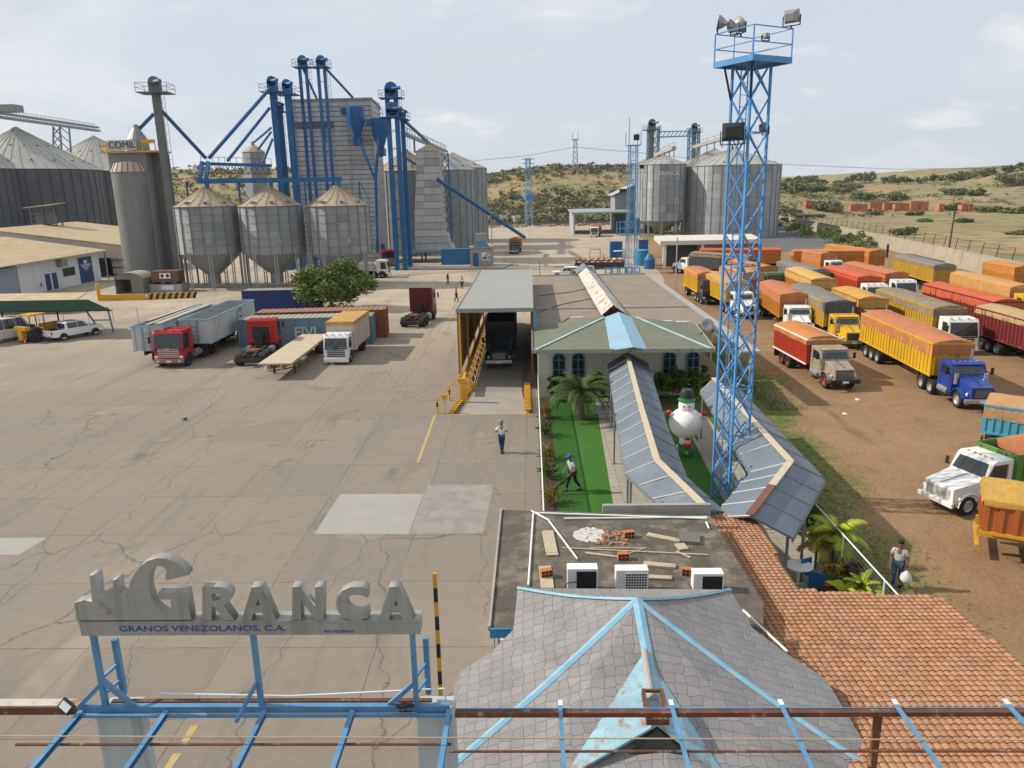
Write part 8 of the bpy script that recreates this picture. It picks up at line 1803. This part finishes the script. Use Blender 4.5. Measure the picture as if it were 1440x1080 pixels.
# field trees and bushes
FT = [(1270,330,5.5,2.6,'dark bushy tree standing in the dry field beyond the boundary wall'),(1163,297,6,3.4,'big olive tree left of the brick ruins'),(1338,296,4.5,2.4,'olive tree between the last brick walls of the ruin'),(1140,273,8,3.5,'wide dark tree on the slope left of the ruins'),(1186,272,7,3.6,'round dark tree above the left end of the ruins'),(1259,282,6,2.8,'low broad bush right behind the brick ruins'),(1105,272,9,4,'dark tree clump nearest the big silo on the slope'),(1340,273,5,2.2,'small bush on the slope above the right ruins'),(1372,275,4,2,'small bush on the right slope, lower left of the hilltop'),(1212,281,5,2.5,'pale bush above the ruins towards the left'),(1420,262,10,4.5,'large dark tree group at the right edge of the slope'),(1300,312,3,1.2,'low green shrub in the field before the ruins'),(1355,313,4,1.5,'low shrub patch right of the pole in the field'),(1116,300,3,1.5,'small shrub near the silo in the dry field'),(1391,298,6,2,'green scrub right of the last brick wall'),(1430,300,6,2,'green scrub at the right edge of the field'),(1230,302,3.5,1.3,'low scrub touching the ruin walls'),(1285,303,4,1.4,'low scrub in front of the ruin walls at right'),(1431,330,4,1.6,'green scrub near the wall at the right edge'),(1150,306,3,1.2,'tiny shrub before the left ruin wall')]
def ground_hit(px_, py_):
    d = ray(px_, py_); s_ = 60.0
    while s_ < 2200:
        p_ = C0+d*s_
        if p_.z <= max(0, hill(p_.x, p_.y)): return Vector((p_.x, p_.y, max(0, hill(p_.x, p_.y))))
        s_ += 1.5
    return C0+d*700
for i, (px_, py_, r_, h_, lab) in enumerate(FT):
    v = ground_hit(px_, py_); k = v.y/330
    tree('field_tree', lab, (v.x, v.y, v.z-.2), (r_*k, r_*k*.85, h_*k*.72), h_*k*.55, 1900, .62*k, L_DRY if i % 3 == 1 else L_SCRUB, 90+i, 'trees and bushes of the field', .2*k, 16, 'tree', 4)
# skyline trees right
for i, (px_, py_, r_, h_) in enumerate(((1197,258,5,5),(1212,258,6,6.5),(1222,258,6,6.5),(1249,258,5,5),(1262,259,4,4),(1275,258,5,4),(1312,256,4,4.5),(1330,256,7,4),(1345,255,7,4.5),(1356,253,8,5),(1378,250,7,4),(1395,246,6,4),(1416,243,6,4),(1436,240,7,4.5),(1098,262,6,4),(1114,261,7,5),(1128,261,7,5),(1140,260,6,5.5),(1156,260,5,3),(1180,260,6,3),(1296,258,5,3.5))):
    v = ground_hit(px_, py_); 
    if v.y > 1200: v = A(px_, py_, 640); v.z = hill(v.x, v.y)
    k = v.y/480
    tree('skyline_tree', 'small tree on the right skyline, the one %s' % ['left of the tall feathery pair','first of the tall feathery pair','second of the tall feathery pair','right of the tall feathery pair','far right of the pair in a gap','low and round past the gap','spindly and alone','starting the rising clump','second in the rising clump','third in the rising clump','under the bare slope','beside the bare slope','above the bare slope','at the picture edge','touching the silo','second from the silo','third from the silo','fourth from the silo','low after the silo group','low before the pair','low in the long gap'][i], (v.x, v.y, v.z-.3), (r_*k*.8, r_*k*.7, h_*k*.6), h_*k*.5, 800, .7*k, L_DRY if i < 4 else L_SCRUB, 130+i, 'trees on the right skyline', .15*k, 12)
# hill scrub: one mass of small leafy clumps
q = MB(); R_ = random.Random(21); cnt = 0
def scrub(x, y, s_, n_=26):
    z = hill(x, y)
    leafcloud(q, R_, (x, y, z+s_*.3), (s_, s_, s_*.62), n_, s_*.32, 4)
for i in range(8000):
    x, y = R_.uniform(-230, 420), R_.uniform(300, 620)
    d = noise.fractal(Vector((x*.012, y*.012, 9.0)), 1.0, 2.0, 4)
    if x > 110:
        if y < 350 and R_.random() < .6: continue
        if d < .18 and R_.random() < .97: continue
    elif d < -.08 and R_.random() < .85: continue
    s_ = R_.uniform(1.2, 2.6)*(1 if x < 110 else .8)
    scrub(x, y, s_, 16); cnt += 1
    if cnt > 3000: break
for i in range(900):
    x, y = R_.uniform(-60, 112), R_.uniform(306, 372); scrub(x, y, R_.uniform(1.8, 3.4), 26)
for i in range(420):
    x = R_.uniform(-70, 105); y = R_.uniform(400, 440); scrub(x, y, R_.uniform(1.8, 3.2), 26)
for i in range(320):
    x, y = R_.uniform(-230, -70), R_.uniform(330, 520); scrub(x, y, R_.uniform(2, 4), 24)
kind(tag(q.build('hill_scrub', L_DRY, norm=False), 'grey-green scrub covering the hills behind the yard', 'scrub'), 'stuff')
q = MB()
for i in range(700):
    x, y = R_.uniform(-80, 330), R_.uniform(305, 560)
    d = noise.fractal(Vector((x*.02, y*.02, 4.0)), 1.0, 2.0, 4)
    if d > .05: scrub(x, y, R_.uniform(1.4, 3.0)*(1 if x < 110 else .8), 22)
kind(tag(q.build('green_scrub', L_SCRUB, norm=False), 'greener scrub dotted over the hills and the dry field', 'scrub'), 'stuff')
# brick ruins
BRK = mat('raw_clay_brick', (.47,.18,.09), .9, var=.2, scale=.3, col2=(.30,.10,.05), lo=.5, hi=.7)
ru = [(1133,1147,293,282,'left lone wall'),(1176,1186,299,288,'small stub'),(1196,1220,297,287,'low double wall'),(1223,1240,298,283,'stepped wall'),(1228,1239,300,292,'front stub'),(1243,1258,296,284,'wall behind the stub'),(1258,1278,297,285,'long wall left of the doorway'),(1280,1305,297,283,'tallest wall with dark doorway'),(1320,1327,298,286,'narrow pillar wall'),(1352,1368,298,286,'last wall at right')]
for i, (xa, xb, yb_, yt_2, lab) in enumerate(ru):
    a = ground_hit(xa, yb_); b = A(xb, yb_, a.y); h_ = A(xa, yt_2, a.y).z-a.z
    r_ = thing('brick_ruin', 'unfinished orange brick wall in the dry field, '+lab, 'ruin', (a.x, a.y, a.z-.3), 0, 'brick ruins in the dry field')
    w_ = b.x-a.x; dp = 3.5
    q = MB(); q.b2(0,w_*.42,0,.3,0,h_+.3); q.b2(w_*.62,w_,0,.3,0,h_*.92+.3); q.b2(w_*.42,w_*.62,0,.3,h_*.72,h_+.1); q.b2(0,.3,.3,dp,0,h_*.9); q.b2(w_-.3,w_,.3,dp,0,h_*.8); q.b2(.3,w_-.3,dp,dp+.3,0,h_*.7); q.build('brick_wall', BRK, r_)
# wooden pole
v = G(1327, 366); v.x += .6
up = thing('utility_pole', 'dark wooden utility pole with a crossarm standing by the boundary wall', 'pole', (v.x, v.y, 0)); zt_ = zat(1334, 290, v.y)
PWD = mat('dark_red_pole_wood', (.09,.045,.03), .9)
q = MB(); q.tube((0,0,0),(.35,0,zt_),.17,8,.12); q.build('pole_shaft', PWD, up); q = MB(); q.bar((-.9,0,zt_-.7),(1.6,0,zt_-.7),.12); [q.tube((x_,0,zt_-.64),(x_,0,zt_-.4),.06) for x_ in (-.8,.0,.8,1.5)]; q.build('crossarm', PWD, up)
for lab, pts in (('thin cable drooping over the dirt lot to the right edge', [(1060,470),(1180,520),(1300,545),(1440,560)]),):
    pass
# far yard edge: low block wall, rubble line
fw = thing('far_wall', 'low grey fence wall along the far edge of the yard', 'wall', (5, 302, 0))
q = MB(); q.b2(-60, 76, 301, 301.4, 0, 1.1); q.build('wall_base', mat('purple_grey_wall', (.20,.17,.16), .9, var=.15), fw, world=True)
q = MB(); [q.b2(-60+i*4, -59.9+i*4, 301.1, 301.3, 1.1, 3.6) for i in range(34)]; [q.bar((-60,301.2,z_),(76,301.2,z_),.03) for z_ in (1.8,2.6,3.5)]; q.build('fence_wire', DARK, fw, world=True)
q = MB(); 
for i in range(260): x_ = R_.uniform(-40, 40); s_ = R_.uniform(.3,1.1); q.box((x_, R_.uniform(290, 299), s_*.3), (s_*1.6, s_, s_*.8), R_.uniform(0,3))
kind(tag(q.build('rubble', mat('pale_rubble', (.34,.29,.24), .95, var=.3, scale=1)), 'line of pale rubble along the far yard edge', 'rubble'), 'stuff')
# lighting columns in the yard
for lab, px_, py_, yt in (('thin grey lamp pole right of the guard hut', 692.5, 376, 286), ('thin grey pole at the yard beside the office cars', 759, 391, 366)):
    v = G(px_, py_); q = MB(); q.tube((v.x, v.y, 0), (v.x, v.y, zat(px_, yt, v.y)), .07, 8); tag(center(q.build('thin_pole', STEEL)), lab, 'pole')
# grass tufts on the lot verge, litter
q = MB(); R_ = random.Random(31)
for i in range(14000):
    y = R_.uniform(17, 66); w_ = 3.2+2.0*noise.noise(Vector((0, y*.2, 1))); x = (11.0 if y < 45 else 14.6)+abs(R_.gauss(0, 1))*w_*.4
    if R_.random() < max(0, (32-y)/22): continue
    h_ = R_.uniform(.03, .09); a_ = R_.uniform(0, 6.28); d = Vector((cos(a_)*.04, sin(a_)*.04, 0)); t_ = Vector((-sin(a_)*R_.uniform(.08,.2), cos(a_)*R_.uniform(.08,.2), h_)); p_ = Vector((x, y, 0)); q.add([p_-d, p_+d, p_+t_], [(0,1,2)])
kind(tag(q.build('verge_grass', leafmat('verge_grass_blade', (.075,.125,.02), (.16,.18,.05)), norm=False), 'ragged green grass verge between the buildings and the dirt lot', 'grass'), 'stuff')
for lab, px_, py_ in (('scrap of white litter on the dirt lot', 1188, 583), ('second scrap of white litter towards the upper right of the lot', 1206, 563)):
    v = G(px_, py_); q = MB(); q.add([v+Vector(p_) for p_ in ((-.16,-.1,.02),(.14,-.12,.05),(.17,.1,.02),(-.1,.13,.08),(.0,.0,.14))], [(0,1,4),(1,2,4),(2,3,4),(3,0,4)]); tag(center(q.build('litter', WHITE)), lab, 'litter')
for lab, px_, py_ in (('dark bird on the concrete yard', 260, 591), ):
    v = G(px_, py_); q = MB(); ell(q, (0,0,.10), (.14,.06,.06), 10, 8); ell(q, (.13,0,.16), (.045,.04,.045), 8, 6); q.add([(-.1,.02,.11),(-.28,.05,.12),(-.28,-.05,.12),(-.1,-.02,.11)], [(0,1,2,3)]); q.tube((.17,0,.16),(.22,0,.15),.012,6,.003); q.tube((0,.02,0),(0,.02,.08),.008,5); q.tube((0,-.02,0),(0,-.02,.08),.008,5)
    b_ = q.build('bird', BLACK, smooth=True); b_.location = v; tag(b_, lab, 'bird')
# ================================================================== AIR
hz = MB(); hz.b2(-1800, 2000, -90, 2800, -14, 95)
hm = bpy.data.materials.new('air_haze'); hm.use_nodes = True; t = hm.node_tree; t.nodes.clear()
po = t.nodes.new('ShaderNodeOutputMaterial'); pv_ = t.nodes.new('ShaderNodeVolumePrincipled')
pv_.inputs['Color'].default_value = (.80, .86, .93, 1); pv_.inputs['Density'].default_value = .00009; pv_.inputs['Anisotropy'].default_value = .2
t.links.new(pv_.outputs[0], po.inputs['Volume'])
kind(hz.build('haze', hm), 'stuff')
